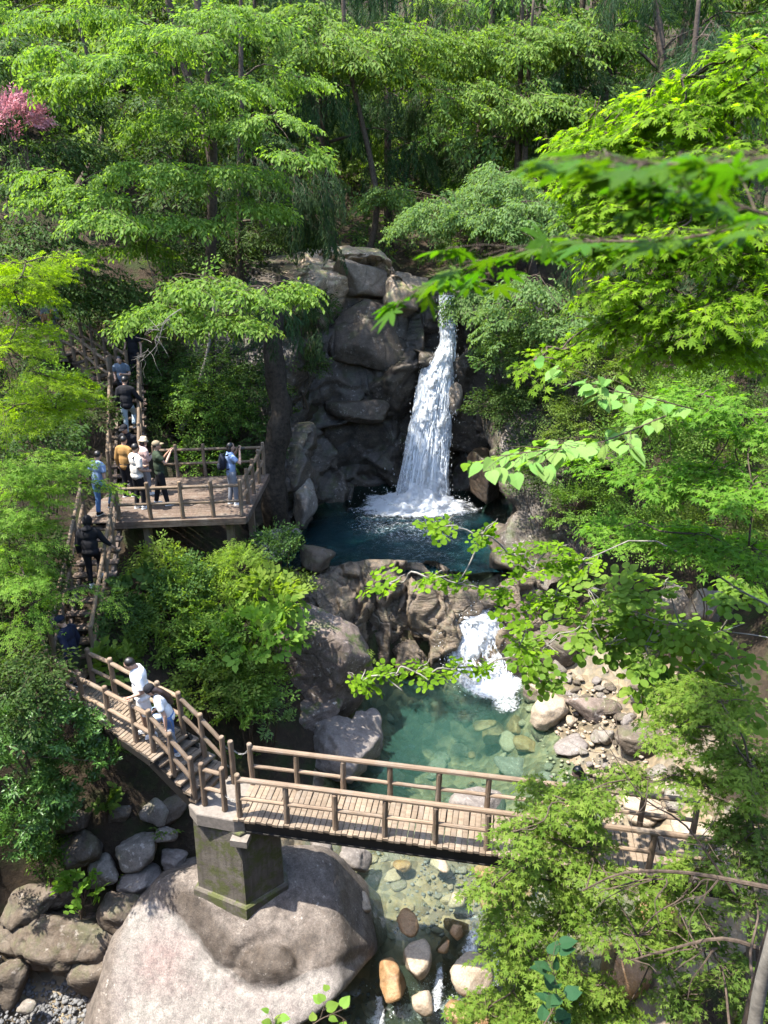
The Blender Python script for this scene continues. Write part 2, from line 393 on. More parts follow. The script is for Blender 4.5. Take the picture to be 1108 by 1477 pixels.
def terrain():
    def axis(lo, mid0, mid1, hi, fine, coarse):
        return np.unique(np.round(np.concatenate([np.arange(lo, mid0, coarse), np.arange(mid0, mid1, fine), np.arange(mid1, hi + coarse, coarse)]), 4))
    xs = axis(-56, -14, 14, 56, 0.2, 1.6); ys = axis(-16, 4, 34, 100, 0.2, 1.6)
    X, Y = np.meshgrid(xs, ys, indexing='ij'); Z = ground_z(X, Y)
    p = np.stack([X.ravel(), Y.ravel(), Z * 0.6], 1)
    wet = (p[:, 0] > -1.8) & (p[:, 0] < 5.4) & (p[:, 1] > 7) & (p[:, 1] < 28)
    amp = np.where(wet, 0.10, 0.28)
    Z = Z + fbm(p * 0.8, 4, 3) * amp + fbm(p * 4, 2, 8) * 0.06
    # the plunge basin: nothing but pool bed inside the ring of the cliff
    ring = np.array([(-4.4,21.6),(-4.1,23.4),(-3.9,25.4),(-3.5,27.6),(-1.6,29.4),(0.4,29.8),(1.5,30.1),(3.0,29.4),(4.8,28.1),(5.6,25.8),(5.3,23.4),(5.0,21.4)])
    inside = np.zeros(len(Z), bool); x, y = X.ravel(), Y.ravel(); j = len(ring) - 1
    for i in range(len(ring)):
        (xi, yi), (xj, yj) = ring[i], ring[j]
        inside ^= ((yi > y) != (yj > y)) & (x < (xj - xi) * (y - yi) / (yj - yi + 1e-9) + xi); j = i
    Z = np.where(inside, np.minimum(Z, 2.6), Z)
    V = np.stack([X.ravel(), Y.ravel(), Z], 1); F = grid_faces(len(xs), len(ys))
    c = V[F].mean(1)
    bed = ((c[:, 0] < -4.4) & (c[:, 0] > -9) & (c[:, 1] > 8) & (c[:, 1] < 11) & (c[:, 2] < 1.2)) | (c[:, 1] > 6.5) & (c[:, 1] < 29) & (c[:, 0] > -2.3 - 0.1 * (14 - c[:, 1]).clip(0)) & (c[:, 0] < 5.6) & (c[:, 2] < np.where(c[:, 1] < 20.5, 1.7, 4.6))
    bed = bed | ((c[:, 0] > 4) & (c[:, 0] < 8.6) & (c[:, 1] > 10) & (c[:, 1] < 19.6) & (c[:, 2] < 3.3 + 0.4 * np.sin(c[:, 0] * 3 + c[:, 1] * 2)))
    me = mesh_from('ground', V, F, [M['soil'], M['bed']], bed.astype(int), True)
    o = tag(link('ground', me), kind='structure'); return o
ground = terrain()

# ------------------------------------------------------------------ rocks
def ico(sub):
    bm = bmesh.new(); bmesh.ops.create_icosphere(bm, subdivisions=sub, radius=1.0)
    V = np.array([v.co[:] for v in bm.verts]); F = np.array([[v.index for v in f.verts] for f in bm.faces]); bm.free(); return V, F
_ICO = {k: ico(k) for k in (1, 2, 3, 4, 5, 6)}
def rock_verts(size, seed, sub=4, nplanes=13, soft=26.0, rough=0.085, planes=None, block=0.0, fine=0.02, cut=(0.52, 0.9)):
    """a rounded, plane-cut stone; size = half extents"""
    rg = np.random.default_rng(seed); D, F = _ICO[sub]
    if planes is None:
        N = unit(rg.normal(size=(nplanes, 3))); N = np.concatenate([N, [[0.1, 0, 1], [0, 0.1, -1]]])
        dd = rg.uniform(cut[0], cut[1], len(N))
    else:
        N = unit(np.array([p[:3] for p in planes])); dd = np.array([p[3] for p in planes])
    c = D @ N.T
    k = np.clip(c, 1e-3, None) / dd
    r = (np.sum(k ** soft, axis=1) + 1.0 ** soft * 0.15) ** (-1.0 / soft)
    V = D * r[:, None] * np.asarray(size, float)
    sc = float(np.mean(size)); q = V / sc + seed * 3.1
    d = fbm(q * 1.7, 5, seed) * rough * sc + fbm(q * 9, 3, seed + 4) * fine * sc
    if block > 0:
        f1, f2, cid = worley(q * np.array([1.6, 1.6, 2.4]) + fbm(q * 2, 3, seed)[:, None] * 0.2, seed)
        d = d + (cid - 0.5) * block * sc - np.exp(-(f2 - f1) / 0.06) * block * 0.8 * sc
    return V + D * d[:, None], F
def rock(name, label, cat, c, size, seed, mat, rz=0.0, tilt=(0, 0), group=None, sub=4, parent=None, **kw):
    V, F = rock_verts(size, seed, sub, **kw)
    me = mesh_from(name, V, F, mat, None, True)
    o = link(name, me, parent, tuple(c), (tilt[0], tilt[1], rz))
    if parent is None: tag(o, label, cat, group)
    return o
M['rock_pale'] = rock_mat('pale_mauve_rock', (0.20, 0.176, 0.155), (0.145, 0.12, 0.107), (0.245, 0.215, 0.19), 0.35, 0.0, 0.7, 0.8, 0, 0.12)
M['rock_grey'] = rock_mat('grey_rock', (0.22, 0.19, 0.16), (0.14, 0.118, 0.097), (0.29, 0.255, 0.215), 0.6, 0.35, 0.8, 1.0, 0, 0.3)
M['rock_mossy'] = rock_mat('mossy_mauve_rock', (0.20, 0.152, 0.125), (0.12, 0.092, 0.072), (0.26, 0.205, 0.175), 0.75, 0.95, 0.85, 1.0, 0.15, 0.35)
M['rock_dark'] = rock_mat('dark_wet_rock', (0.05, 0.043, 0.036), (0.026, 0.023, 0.02), (0.085, 0.066, 0.05), 0.25, 0.35, 0.5, 0.8, 0.3, 0.5)
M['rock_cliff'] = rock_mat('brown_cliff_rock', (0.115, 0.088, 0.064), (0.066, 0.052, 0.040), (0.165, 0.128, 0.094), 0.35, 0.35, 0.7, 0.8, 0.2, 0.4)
M['rock_wet'] = rock_mat('smooth_wet_rock', (0.075, 0.055, 0.040), (0.035, 0.029, 0.024), (0.12, 0.085, 0.058), 0.0, 0.15, 0.38, 0.5, 0.25, 0.25)
M['rock_strata'] = rock_mat('layered_brown_rock', (0.20, 0.155, 0.108), (0.115, 0.094, 0.072), (0.28, 0.205, 0.135), 0.15, 0.25, 0.6, 1.2, 0.6, 0.55, 0.1)
M['rock_orange'] = rock_mat('iron_stained_rock', (0.30, 0.17, 0.075), (0.20, 0.11, 0.05), (0.38, 0.25, 0.13), 0.1, 0.0, 0.45, 1.2, 0, 0.2)
M['rock_tan'] = rock_mat('tan_river_rock', (0.34, 0.27, 0.19), (0.25, 0.19, 0.13), (0.42, 0.35, 0.27), 0.2, 0.0, 0.6, 1.0, 0, 0.1)
M['rock_ledge'] = rock_mat('brown_ledge_rock', (0.12, 0.095, 0.07), (0.085, 0.06, 0.04), (0.17, 0.14, 0.11), 0.3, 0.3, 0.85, 0.9, 0.35, 0.4)
M['rock_lit'] = rock_mat('pale_cliff_rock', (0.29, 0.235, 0.18), (0.20, 0.158, 0.12), (0.35, 0.295, 0.235), 0.3, 0.15, 0.85, 0.9, 0.1, 0.3)  # lighter cliff stone, sunlight on the rim slabs put into its colour

def set_attr(me, name, vals):
    a = me.attributes.new(name, 'FLOAT', 'POINT'); a.data.foreach_set('value', np.asarray(vals, np.float32))
def cliff_mat():
    m = rock_mat('cliff_rock', (0.085, 0.068, 0.052), (0.040, 0.033, 0.027), (0.15, 0.118, 0.088), 0.3, 0.4, 0.55, 0.8, 0.3, 0.5)
    t = m.node_tree; p = next(n for n in t.nodes if n.type == 'BSDF_PRINCIPLED'); src = p.inputs['Base Color'].links[0].from_socket
    at = t.nodes.new('ShaderNodeAttribute'); at.attribute_name = 'sunlit_rim'      # sunlight on the rim stone, painted into the colour
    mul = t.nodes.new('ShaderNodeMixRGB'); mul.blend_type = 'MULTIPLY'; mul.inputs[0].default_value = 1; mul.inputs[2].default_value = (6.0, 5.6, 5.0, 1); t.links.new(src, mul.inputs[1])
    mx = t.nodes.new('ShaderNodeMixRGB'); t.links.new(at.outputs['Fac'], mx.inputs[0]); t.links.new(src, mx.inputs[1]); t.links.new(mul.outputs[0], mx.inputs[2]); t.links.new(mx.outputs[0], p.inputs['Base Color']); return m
M['cliff'] = cliff_mat()
# ------------------------------------------------------------------ the cliff round the upper pool
def catmull_at(pts, t):
    q = smooth_path(pts, 40 * (len(pts) - 1)); s = np.concatenate([[0], np.cumsum(np.linalg.norm(np.diff(q, axis=0), axis=1))]); s /= s[-1]
    return np.stack([np.interp(t, s, q[:, k]) for k in range(q.shape[1])], 1)
def cliff():
    # plan curve with the height of the rim at each place
    c = [(-6.4, 21.6, 4.6), (-4.6, 22.6, 5.0), (-3.4, 23.6, 6.6), (-3.0, 25.0, 10.6), (-2.4, 27.2, 12.6), (-1.0, 28.2, 12.9), (0.5, 28.4, 12.5), (1.25, 28.9, 11.5), (1.75, 28.9, 11.5), (2.5, 28.1, 11.8), (3.9, 27.2, 11.2), (4.7, 25.6, 9.6), (4.4, 23.4, 7.6), (4.3, 21.6, 5.6), (5.2, 20.2, 3.9)]
    nu, nv = 330, 150
    t = np.linspace(0, 1, nu); q = catmull_at(c, t)
    T = np.gradient(q[:, :2], axis=0); T = unit(T); Nn = np.stack([T[:, 1], -T[:, 0]], 1)   # pointing into the pool
    V = np.zeros((nu, nv, 3)); hh = np.linspace(0, 1, nv)
    for j, h in enumerate(hh):
        if h < 0.8:
            k = h / 0.8; z = 2.0 + (q[:, 2] - 2.0) * k; back = 0.9 * k ** 1.5 * 0.6 + 0.25 * np.sin(k * 5)
        else:
            k = (h - 0.8) / 0.2; z = q[:, 2] + 0.75 * k; back = 0.54 + 0.25 * math.sin(5) + 2.6 * k
        V[:, j, 0] = q[:, 0] - Nn[:, 0] * back; V[:, j, 1] = q[:, 1] - Nn[:, 1] * back; V[:, j, 2] = z
    V = V.reshape(-1, 3); nn = np.repeat(np.concatenate([Nn, np.full((nu, 1), 0.25)], 1), nv, axis=0)
    p = V.copy(); wob = np.stack([fbm(p * 0.6 + k * 31, 3, k) for k in range(3)], 1) * 0.7
    big, be = facets((p + wob * .8) * np.array([0.36, 0.36, 0.27]), 5, 1.1); sm, se = facets((p + wob * 0.5) * np.array([1.0, 1.0, 0.8]), 6, 1.2)
    d = big * 1.35 + sm * 0.26 - np.exp(-be / 0.03) * 0.22 - np.exp(-se / 0.05) * 0.07 + fbm(p * 1.3, 3, 2) * 0.05 + fbm(p * 6, 3, 3) * 0.02
    notch = np.exp(-((p[:, 0] - 1.5) / 0.75) ** 2); d = d * (1 - 0.75 * notch)
    lip = sstep(28.0, 28.6, p[:, 1]); 
    V = V + nn * d[:, None]
    F = grid_faces(nu, nv); cz = V[F].mean(1)
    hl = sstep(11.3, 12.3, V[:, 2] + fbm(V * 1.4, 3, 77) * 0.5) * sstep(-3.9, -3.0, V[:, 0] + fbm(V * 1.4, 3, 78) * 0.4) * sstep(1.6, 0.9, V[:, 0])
    lit = (cz[:, 0] < 1.2) & (cz[:, 0] > -3.4) & (cz[:, 2] > 11.6 + 0.5 * np.sin(cz[:, 0] * 2.1))
    o = link('cliff', mesh_from('cliff', V, F, M['cliff'], None, True)); set_attr(o.data, 'sunlit_rim', hl); tag(o, kind='structure'); return o
cliff_o = cliff()
# separate blocks that stand out of the rock face (parts of the cliff)
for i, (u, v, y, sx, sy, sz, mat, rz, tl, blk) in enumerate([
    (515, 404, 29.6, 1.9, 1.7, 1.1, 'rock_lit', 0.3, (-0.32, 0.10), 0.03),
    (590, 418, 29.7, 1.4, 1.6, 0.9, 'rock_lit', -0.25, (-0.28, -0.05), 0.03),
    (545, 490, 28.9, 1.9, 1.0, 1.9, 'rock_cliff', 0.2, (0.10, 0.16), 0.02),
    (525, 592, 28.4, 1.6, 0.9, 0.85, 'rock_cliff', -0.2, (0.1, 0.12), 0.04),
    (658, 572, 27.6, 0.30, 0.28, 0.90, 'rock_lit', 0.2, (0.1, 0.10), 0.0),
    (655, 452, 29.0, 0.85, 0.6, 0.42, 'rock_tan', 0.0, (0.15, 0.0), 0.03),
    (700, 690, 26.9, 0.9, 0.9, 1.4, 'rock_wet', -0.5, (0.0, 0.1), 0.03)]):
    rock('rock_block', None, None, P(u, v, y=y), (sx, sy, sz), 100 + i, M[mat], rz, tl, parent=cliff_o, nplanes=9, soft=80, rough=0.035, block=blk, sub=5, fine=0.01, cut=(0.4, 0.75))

# ------------------------------------------------------------------ the rock sill between the pools
def sill():
    nu, nv = 190, 110
    xs = np.linspace(-2.9, 4.9, nu)
    prof = np.array([(22.6, 2.6), (21.9, 4.35), (21.2, 4.72), (20.6, 4.5), (20.15, 3.5), (19.75, 2.3), (19.45, 1.0), (19.2, -0.3)])
    t = np.linspace(0, 1, nv); s = np.concatenate([[0], np.cumsum(np.linalg.norm(np.diff(prof, axis=0), axis=1))]); s /= s[-1]
    py = np.interp(t, s, prof[:, 0]); pz = np.interp(t, s, prof[:, 1])
    X = np.repeat(xs, nv); Y = np.tile(py, nu); Z = np.tile(pz, nu)
    notch = np.exp(-((X - 2.95) / 0.85) ** 2)
    top = sstep(1.5, 4.3, Z)
    Z = Z - notch * 0.75 * top; Y = Y + notch * 1.0 * (1 - sstep(3.0, 4.4, Z)) * 0 + 0.35 * np.sin(X * 1.3 + 1) * (1 - top) - 0.25 * (X < -0.5) * (-X - 0.5)
    p = np.stack([X, Y, Z], 1); wob = np.stack([fbm(p * 0.9 + k * 13, 3, k + 20) for k in range(3)], 1) * 0.35
    big, be = facets((p + wob) * np.array([0.95, 0.6, 0.62]), 15, 1.2); sm, se = facets((p + wob) * np.array([2.3, 1.6, 1.7]), 16, 1.2)
    d = big * 0.62 + sm * 0.20 - np.exp(-be / 0.04) * 0.14 - np.exp(-se / 0.06) * 0.05 + fbm(p * 2, 3, 22) * 0.05 + fbm(p * 9, 2, 9) * 0.015
    d *= (1 - 0.6 * notch)
    V = p + np.array([0, -0.75, 0.55]) * d[:, None]
    o = link('rock_sill', mesh_from('rock_sill', V, grid_faces(nu, nv), M['rock_strata'], None, True)); tag(o, kind='structure')
sill()

# ------------------------------------------------------------------ water
def water_mat(name, tint, scat, turb, rough=0.05, bump=0.25, scale=2.2, bdist=0.05, attr=True):
    b = NB(name); v = b.coord(rnd=False)
    n = b.noise(v, scale, 5, 0.62, 0.5); n2 = b.noise(v, scale * 4.1, 3, 0.6, 0.3)
    nor = b.bump(b.math('ADD', n, b.math('MULTIPLY', n2, 0.35)), bump, bdist)
    tr = b.n('BsdfTransparent'); tr.inputs[0].default_value = (*tint, 1)
    df = b.n('BsdfDiffuse'); df.inputs[0].default_value = (*scat, 1); b.l(nor, df.inputs['Normal'])
    body = b.n('MixShader')
    if attr:
        at = b.n('Attribute', attribute_name='depth')   # metres of water above the bed
        f = b.math('SUBTRACT', 1.0, b.math('POWER', 2.718, b.math('MULTIPLY', at.outputs['Fac'], -turb)))
        b.l(f, body.inputs[0])
    else: body.inputs[0].default_value = turb
    b.l(tr.outputs[0], body.inputs[1]); b.l(df.outputs[0], body.inputs[2])
    gl = b.n('BsdfGlossy'); gl.inputs['Roughness'].default_value = rough; b.l(nor, gl.inputs['Normal'])
    fr = b.n('Fresnel'); fr.inputs[0].default_value = 1.33; b.l(nor, fr.inputs['Normal'])
    mx = b.n('MixShader'); b.l(fr.outputs[0], mx.inputs[0]); b.l(body.outputs[0], mx.inputs[1]); b.l(gl.outputs[0], mx.inputs[2])
    return b.done(mx.outputs[0])
M['pool_deep'] = water_mat('deep_teal_water', (0.45, 0.78, 0.75), (0.005, 0.026, 0.031), 1.1, 0.05, 1.0, 4.2, 0.09)
M['pool_clear'] = water_mat('clear_green_water', (0.74, 0.90, 0.80), (0.032, 0.092, 0.070), 0.22, 0.04, 0.4, 2.6, 0.05)
M['stream'] = water_mat('clear_stream_water', (0.84, 0.92, 0.84), (0.08, 0.12, 0.08), 0.15, 0.04, 0.5, 3.0, 0.05)
def foam_mat(name, scale, lo, hi, stretch=(1, 1, 1), dens=None, base=(0.74, 0.77, 0.80)):
    b = NB(name); v = b.coord(stretch, rnd=False)
    n = b.noise(v, scale, 7, 0.72, 0.4)
    f = b.ramp(n, [(lo, 0), (hi, 1)])
    if dens:
        at = b.n('Attribute', attribute_name='dens')
        f = b.ramp(b.math('ADD', n, b.math('SUBTRACT', at.outputs['Fac'], 0.5)), [(lo, 0), (hi, 1)])
    d = b.n('BsdfDiffuse'); d.inputs[0].default_value = (*base, 1)
    t = b.n('BsdfTranslucent'); t.inputs[0].default_value = (*base, 1)
    nor = b.bump(n, 1.0, 0.06); b.l(nor, d.inputs['Normal'])
    m1 = b.n('MixShader'); m1.inputs[0].default_value = 0.4; b.l(d.outputs[0], m1.inputs[1]); b.l(t.outputs[0], m1.inputs[2])
    tr = b.n('BsdfTransparent'); m2 = b.n('MixShader'); b.l(f, m2.inputs[0]); b.l(tr.outputs[0], m2.inputs[1]); b.l(m1.outputs[0], m2.inputs[2])
    return b.done(m2.outputs[0])
M['foam'] = foam_mat('white_water', 9.0, 0.40, 0.70, (1, 1, 1), True)
M['fall'] = foam_mat('falling_water', 14.0, 0.35, 0.62, (1.3, 1.3, 0.17), True)
M['drop'] = flat_mat('water_drops', (0.88, 0.92, 0.95), 0.3, 0.05, 20, 0.5)

def set_attr(me, name, vals):
    a = me.attributes.new(name, 'FLOAT', 'POINT'); a.data.foreach_set('value', np.asarray(vals, np.float32))
def water_sheet(name, x0, x1, y0, y1, zf, mat, step=0.12, wave=0.02, wf=3.0, bedf=None):
    xs = np.arange(x0, x1 + step, step); ys = np.arange(y0, y1 + step, step)
    X, Y = np.meshgrid(xs, ys, indexing='ij'); X = X.ravel(); Y = Y.ravel()
    Z = zf(X, Y); dep = np.clip(Z - (ground_z(X, Y) if bedf is None else bedf(X, Y)), 0, 5)
    p = np.stack([X, Y, Z], 1); Z = Z + fbm(p * wf, 3, 41) * wave
    me = mesh_from(name, np.stack([X, Y, Z], 1), grid_faces(len(xs), len(ys)), mat, None, True); set_attr(me, 'depth', dep)
    return tag(link(name, me), kind='structure')
water_sheet('pool_water', -4.6, 5.0, 20.9, 29.4, lambda x, y: np.full_like(x, 4.5), M['pool_deep'], 0.07, 0.045, 2.2)
water_sheet('pool_water', -1.9, 5.2, 13.4, 20.3, lambda x, y: np.full_like(x, 1.5), M['pool_clear'], 0.07, 0.02, 2.6)
def stream_z(x, y):
    return 1.5 - 0.22 * sstep(13.4, 11.6, y) - 1.15 * sstep(11.2, 10.0, y + 0.25 * np.sin(x * 3)) - 0.5 * sstep(10.0, 8.0, y)
water_sheet('stream_water', -1.9, 5.4, 6.8, 13.5, stream_z, M['stream'], 0.06, 0.03, 3.5)
# ------------------------------------------------------------------ timber work: shared meshes
def log_mesh(name, L, r, sides, mat, seed=0, axis=0, taper=0.0, cham=0.012):
    """a straight round log along +axis, ends chamfered, slightly uneven"""
    rg = np.random.default_rng(seed); n = 6
    xs = np.array([0, cham, *np.linspace(0, L, n)[1:-1], L - cham, L]); rr = np.full(len(xs), r); rr[0] = rr[-1] = r * 0.82
    rr *= 1 - taper * xs / L
    off = rg.normal(size=(len(xs), 2)) * r * 0.03
    ang = np.linspace(0, 2 * PI, sides, endpoint=False); V = []
    for x, q, o in zip(xs, rr, off):
        e = 1 + 0.03 * rg.normal(size=sides)
        a, b = q * e * np.cos(ang) + o[0], q * e * np.sin(ang) + o[1]
        V.append(np.stack([np.full(sides, x), a, b], 1) if axis == 0 else np.stack([a, b, np.full(sides, x)], 1))
    V = np.concatenate(V); F = []
    for i in range(len(xs) - 1):
        for k in range(sides):
            a = i * sides + k; b = i * sides + (k + 1) % sides; F.append((a, b, b + sides, a + sides) if axis else (a, a + sides, b + sides, b))
    F.append(tuple(range(sides))[::-1] if axis else tuple(range(sides))); F.append(tuple(range((len(xs) - 1) * sides, len(xs) * sides)))
    me = mesh_from(name, V, F, mat, None, False)
    return me
def plank_mesh(name, L, wd, th, mat, seed):
    """board along +Y, width along X, gently domed top, uneven ends; origin at near end, top at z=0"""
    rg = np.random.default_rng(seed); prof = [(-.5, -.35), (-.42, -.06), (0, 0.0), (.42, -.06), (.5, -.35), (.45, -1), (-.45, -1)]
    V = []
    ys = [0 + rg.uniform(-.02, .02), L * .33, L * .66, L + rg.uniform(-.02, .02)]
    for y in ys:
        dz = rg.normal() * th * 0.05; dx = rg.normal() * wd * .02
        for a, b in prof: V.append((a * wd + dx, y, b * th + dz))
    k = len(prof); F = []
    for i in range(3):
        for j in range(k):
            a = i * k + j; b = i * k + (j + 1) % k; F.append((a, a + k, b + k, b))
    F.append(tuple(range(k))); F.append(tuple(range(3 * k, 4 * k))[::-1])
    return mesh_from(name, V, F, mat)
POSTS = {}; 
def post(parent, foot, h, r=0.055, mat='post', lean=None):
    key = (round(h, 2), r, mat)
    if key not in POSTS: POSTS[key] = log_mesh('post', h, r, 10, M[mat], int(h * 100) % 97, axis=2, taper=0.06, cham=0.02)
    return link('post', POSTS[key], parent, tuple(foot), (random.uniform(-.015, .015), random.uniform(-.015, .015), random.uniform(0, 6)))
def rail(parent, a, b, r=0.042, mat='rail', ext=0.0, name='rail'):
    a = Vector(a); b = Vector(b); d = (b - a).normalized(); a = a - d * ext; b = b + d * ext
    me = log_mesh(name, (b - a).length, r, 9, M[mat], random.randint(0, 9999), 0, 0.05)
    o = link(name, me, parent, a); o.rotation_euler = d.to_track_quat('X', 'Z').to_euler(); return o
def rail_run(parent, feet, heights=(0.83, 0.42), r=(0.045, 0.04), mat='rail', over=False):
    """rails from post to post; over=True puts the top rail over the post heads in one long log"""
    for h, q in zip(heights, r):
        if over and h == heights[0]:
            rail(parent, Vector(feet[0]) + Vector((0, 0, h)), Vector(feet[-1]) + Vector((0, 0, h)), q, mat, 0.0); continue
        for a, b in zip(feet[:-1], feet[1:]):
            a = Vector(a) + Vector((0, 0, h)); b = Vector(b) + Vector((0, 0, h)); d = (b - a).normalized()
            rail(parent, a + d * 0.035, b - d * 0.035, q, mat)
PLK = {}
def planks(parent, a, b, c0, c1, n, wd, th, mat, name='plank'):
    """boards laid from a to b (near edge); each reaches across by the vector c0..c1"""
    a, b, c0, c1 = (np.asarray(q, float) for q in (a, b, c0, c1))
    for i in range(n):
        t = (i + 0.5) / n; q = a + (b - a) * t; c = c0 + (c1 - c0) * t; L = np.linalg.norm(c)
        key = (mat, round(L, 1), round(wd, 2), i % 5)
        if key not in PLK: PLK[key] = plank_mesh(name, L, wd, th, M[mat], 11 * i + 3)
        yaw = math.atan2(c[1], c[0]) - PI / 2
        o = link(name, PLK[key], parent, tuple(q + np.array([0, 0, random.uniform(-.006, .006)])), (math.asin(c[2] / L) + random.uniform(-.006, .006), random.uniform(-.03, .03), yaw + random.uniform(-.012, .012)))

# ------------------------------------------------------------------ main footbridge
BZ = 4.8
n0, n1 = P(336, 1181, BZ), P(690, 1229, BZ)
e1 = unit(n1 - n0); e2 = np.array([-e1[1], e1[0], 0.0])
Wb = 1.0; Lb = 8.7
bridge = thing('footbridge', 'long straight brown log railed footbridge crossing the stream from the concrete pier', 'footbridge', tuple(n0 + e1 * Lb / 2 + e2 * Wb / 2 + np.array([0, 0, -.4])))
bpar = bridge
def B(o):      # parent at world position
    o.parent = None; return o
def local_to(root, p): return np.asarray(p, float) - np.array(root.location)
o0 = local_to(bridge, n0)
planks(bridge, o0, o0 + e1 * Lb, e2 * Wb, e2 * Wb, 82, 0.102, 0.05, 'plank')
for k, off in enumerate((0.1, Wb - 0.12)):
    mb = MB(); c = o0 + e1 * (Lb / 2) + e2 * off + np.array([0, 0, -0.19])
    mb.box(c, (Lb, 0.07, 0.24), np.stack([e1, e2, [0, 0, 1]])); mb.box(c + np.array([0, 0, .11]), (Lb, 0.13, 0.03), np.stack([e1, e2, [0, 0, 1]])); mb.box(c + np.array([0, 0, -.13]), (Lb, 0.13, 0.025), np.stack([e1, e2, [0, 0, 1]]))
    mb.build('steel_beam', M['beam'], bridge)
mb = MB()
for k in range(9): mb.box(o0 + e1 * (0.5 + k * 0.95) + e2 * Wb / 2 + np.array([0, 0, -0.17]), (0.06, Wb - 0.3, 0.16), np.stack([e1, e2, [0, 0, 1]]))
mb.build('cross_beam', M['beam'], bridge)
spacing = 0.895
near = [o0 + e1 * (0.10 + spacing * k) + e2 * 0.09 for k in range(10)]; far = [o0 + e1 * (0.06 + spacing * k) + e2 * (Wb - 0.07) for k in range(10)]
for row in (near, far):
    for k, f in enumerate(row): post(bridge, f - np.array([0, 0, .04]), 1.0 if k == 0 else 0.84)
    rail_run(bridge, row, (0.84, 0.42), (0.052, 0.04), over=True)

# ------------------------------------------------------------------ concrete pier and its plinth
def concrete():
    b = NB('mossy_concrete'); v = b.coord(rnd=False); n = b.noise(v, 2.2, 6, 0.65); n2 = b.noise(v, 18, 6, 0.7)
    vs = b.coord((5, 5, 0.5), rnd=False); st = b.noise(vs, 1.6, 5, 0.6)
    c = b.mix(b.ramp(n, [(0.35, 0), (0.65, 1)]), (0.125, 0.11, 0.09), (0.075, 0.064, 0.051))
    c = b.mix(b.math('MULTIPLY', b.ramp(st, [(0.45, 0), (0.62, 1)]), 0.6), c, (0.05, 0.043, 0.034))
    c = b.mix(b.ramp(n2, [(0.62, 0), (0.72, 0.6)]), c, (0.19, 0.17, 0.145))
    sp = b.n('SeparateXYZ'); b.l(v, sp.inputs[0]); nm = b.noise(v, 3.2, 5, 0.7)
    f = b.math('MULTIPLY', b.ramp(nm, [(0.46, 0), (0.58, 1)]), b.ramp(b.math('ADD', sp.outputs['Z'], b.math('MULTIPLY', nm, 0.6)), [(0.2, 0), (0.42, 1)]))
    c = b.mix(b.math('MULTIPLY', f, 0.85), c, (0.06, 0.07, 0.018))
    return b.done(b.bsdf(c, 0.9, b.bump(b.math('ADD', n, n2), 0.6, 0.02), 0.25))
M['concrete'] = concrete()
M['concrete_top'] = flat_mat('worn_concrete_top', (0.19, 0.165, 0.14), 0.9, 0.3, 12, 0.2, 0.008)
def prism(poly, z0, z1, grow=0.0, inset=0.02):
    poly = np.asarray(poly, float); c = poly.mean(0); n = len(poly); V = []
    def ringz(sc, z): return [(*(c + (q - c) * sc), z) for q in poly]
    V += ringz(1 + grow, z0); V += ringz(1.0, z1 - inset); V += ringz(1 - inset * 1.2, z1)
    F = [tuple(range(n))[::-1], tuple(range(2 * n, 3 * n))]
    for k in range(2):
        for i in range(n): a = k * n + i; b2 = k * n + (i + 1) % n; F.append((a, b2, b2 + n, a + n))
    return V, F
ztop = 4.77
cap = [P(272, 1160, ztop), P(283, 1174, ztop), P(337, 1184, ztop), P(352, 1182, ztop), P(385, 1131, ztop), P(335, 1115, ztop)]
cap2 = np.array([c[:2] for c in cap])
body = np.array([P(276, 1180, 4.5)[:2], P(346, 1205, 4.5)[:2], P(402, 1175, 4.5)[:2], P(400, 1140, 4.5)[:2], P(318, 1118, 4.5)[:2]])
pc = body.mean(0)
pier = thing('concrete_pier', 'mossy grey concrete pier standing on the big pale boulder under the bridge end', 'bridge pier', (pc[0], pc[1], 2.2))
def sub(poly): return np.asarray(poly) - pc
ztf = lambda z: z - 2.2
V, F = prism(sub(cap2), ztf(4.50), ztf(ztop)); link('cap', mesh_from('cap', V, F, M['concrete_top']), pier)
V, F = prism(sub(pc + (body - pc) * 0.97), ztf(2.6), ztf(4.497), 0.06); link('shaft', mesh_from('shaft', V, F, M['concrete']), pier)
V, F = prism(sub(pc + (body - pc) * 1.13), ztf(1.7), ztf(2.78), 0.06, 0.04); link('plinth', mesh_from('plinth', V, F, M['concrete']), pier)
mb = MB(); mb.box((*sub(P(347, 1207, 4.42)[:2]), ztf(4.36)), (0.32, 0.25, 0.14), np.stack([e1, e2, [0, 0, 1]])); mb.build('bearing_block', M['concrete_top'], pier)

# ------------------------------------------------------------------ left walkway with its steps down to the pier
LZ = 5.74
nf = [P(78, 992, LZ), P(90, 1003, LZ), P(123, 1028, LZ), P(160, 1048, LZ), P(197, 1069, LZ), P(222, 1084, LZ), P(251, 1116, 5.36), P(281, 1150, 4.92)]
ff = [P(136, 990, LZ), P(167, 1005, LZ), P(202, 1025, LZ), P(234, 1041, LZ), P(265, 1057, LZ), P(295, 1087, 5.36), P(325, 1119, 4.95)]
wroot = nf[4] * 0.5 + ff[2] * 0.5
walk = thing('walkway', 'left log railed walkway with plank deck and wide steps descending to the pier', 'walkway', (wroot[0], wroot[1], 5.4))
Lw = lambda p: local_to(walk, p)
a0 = P(100, 1012, LZ); a1 = P(222, 1097, LZ); b0 = P(128, 978, LZ); b1 = P(276, 1056, LZ)
planks(walk, Lw(a0), Lw(a1), b0 - a0, b1 - a1, 31, 0.084, 0.05, 'plank')
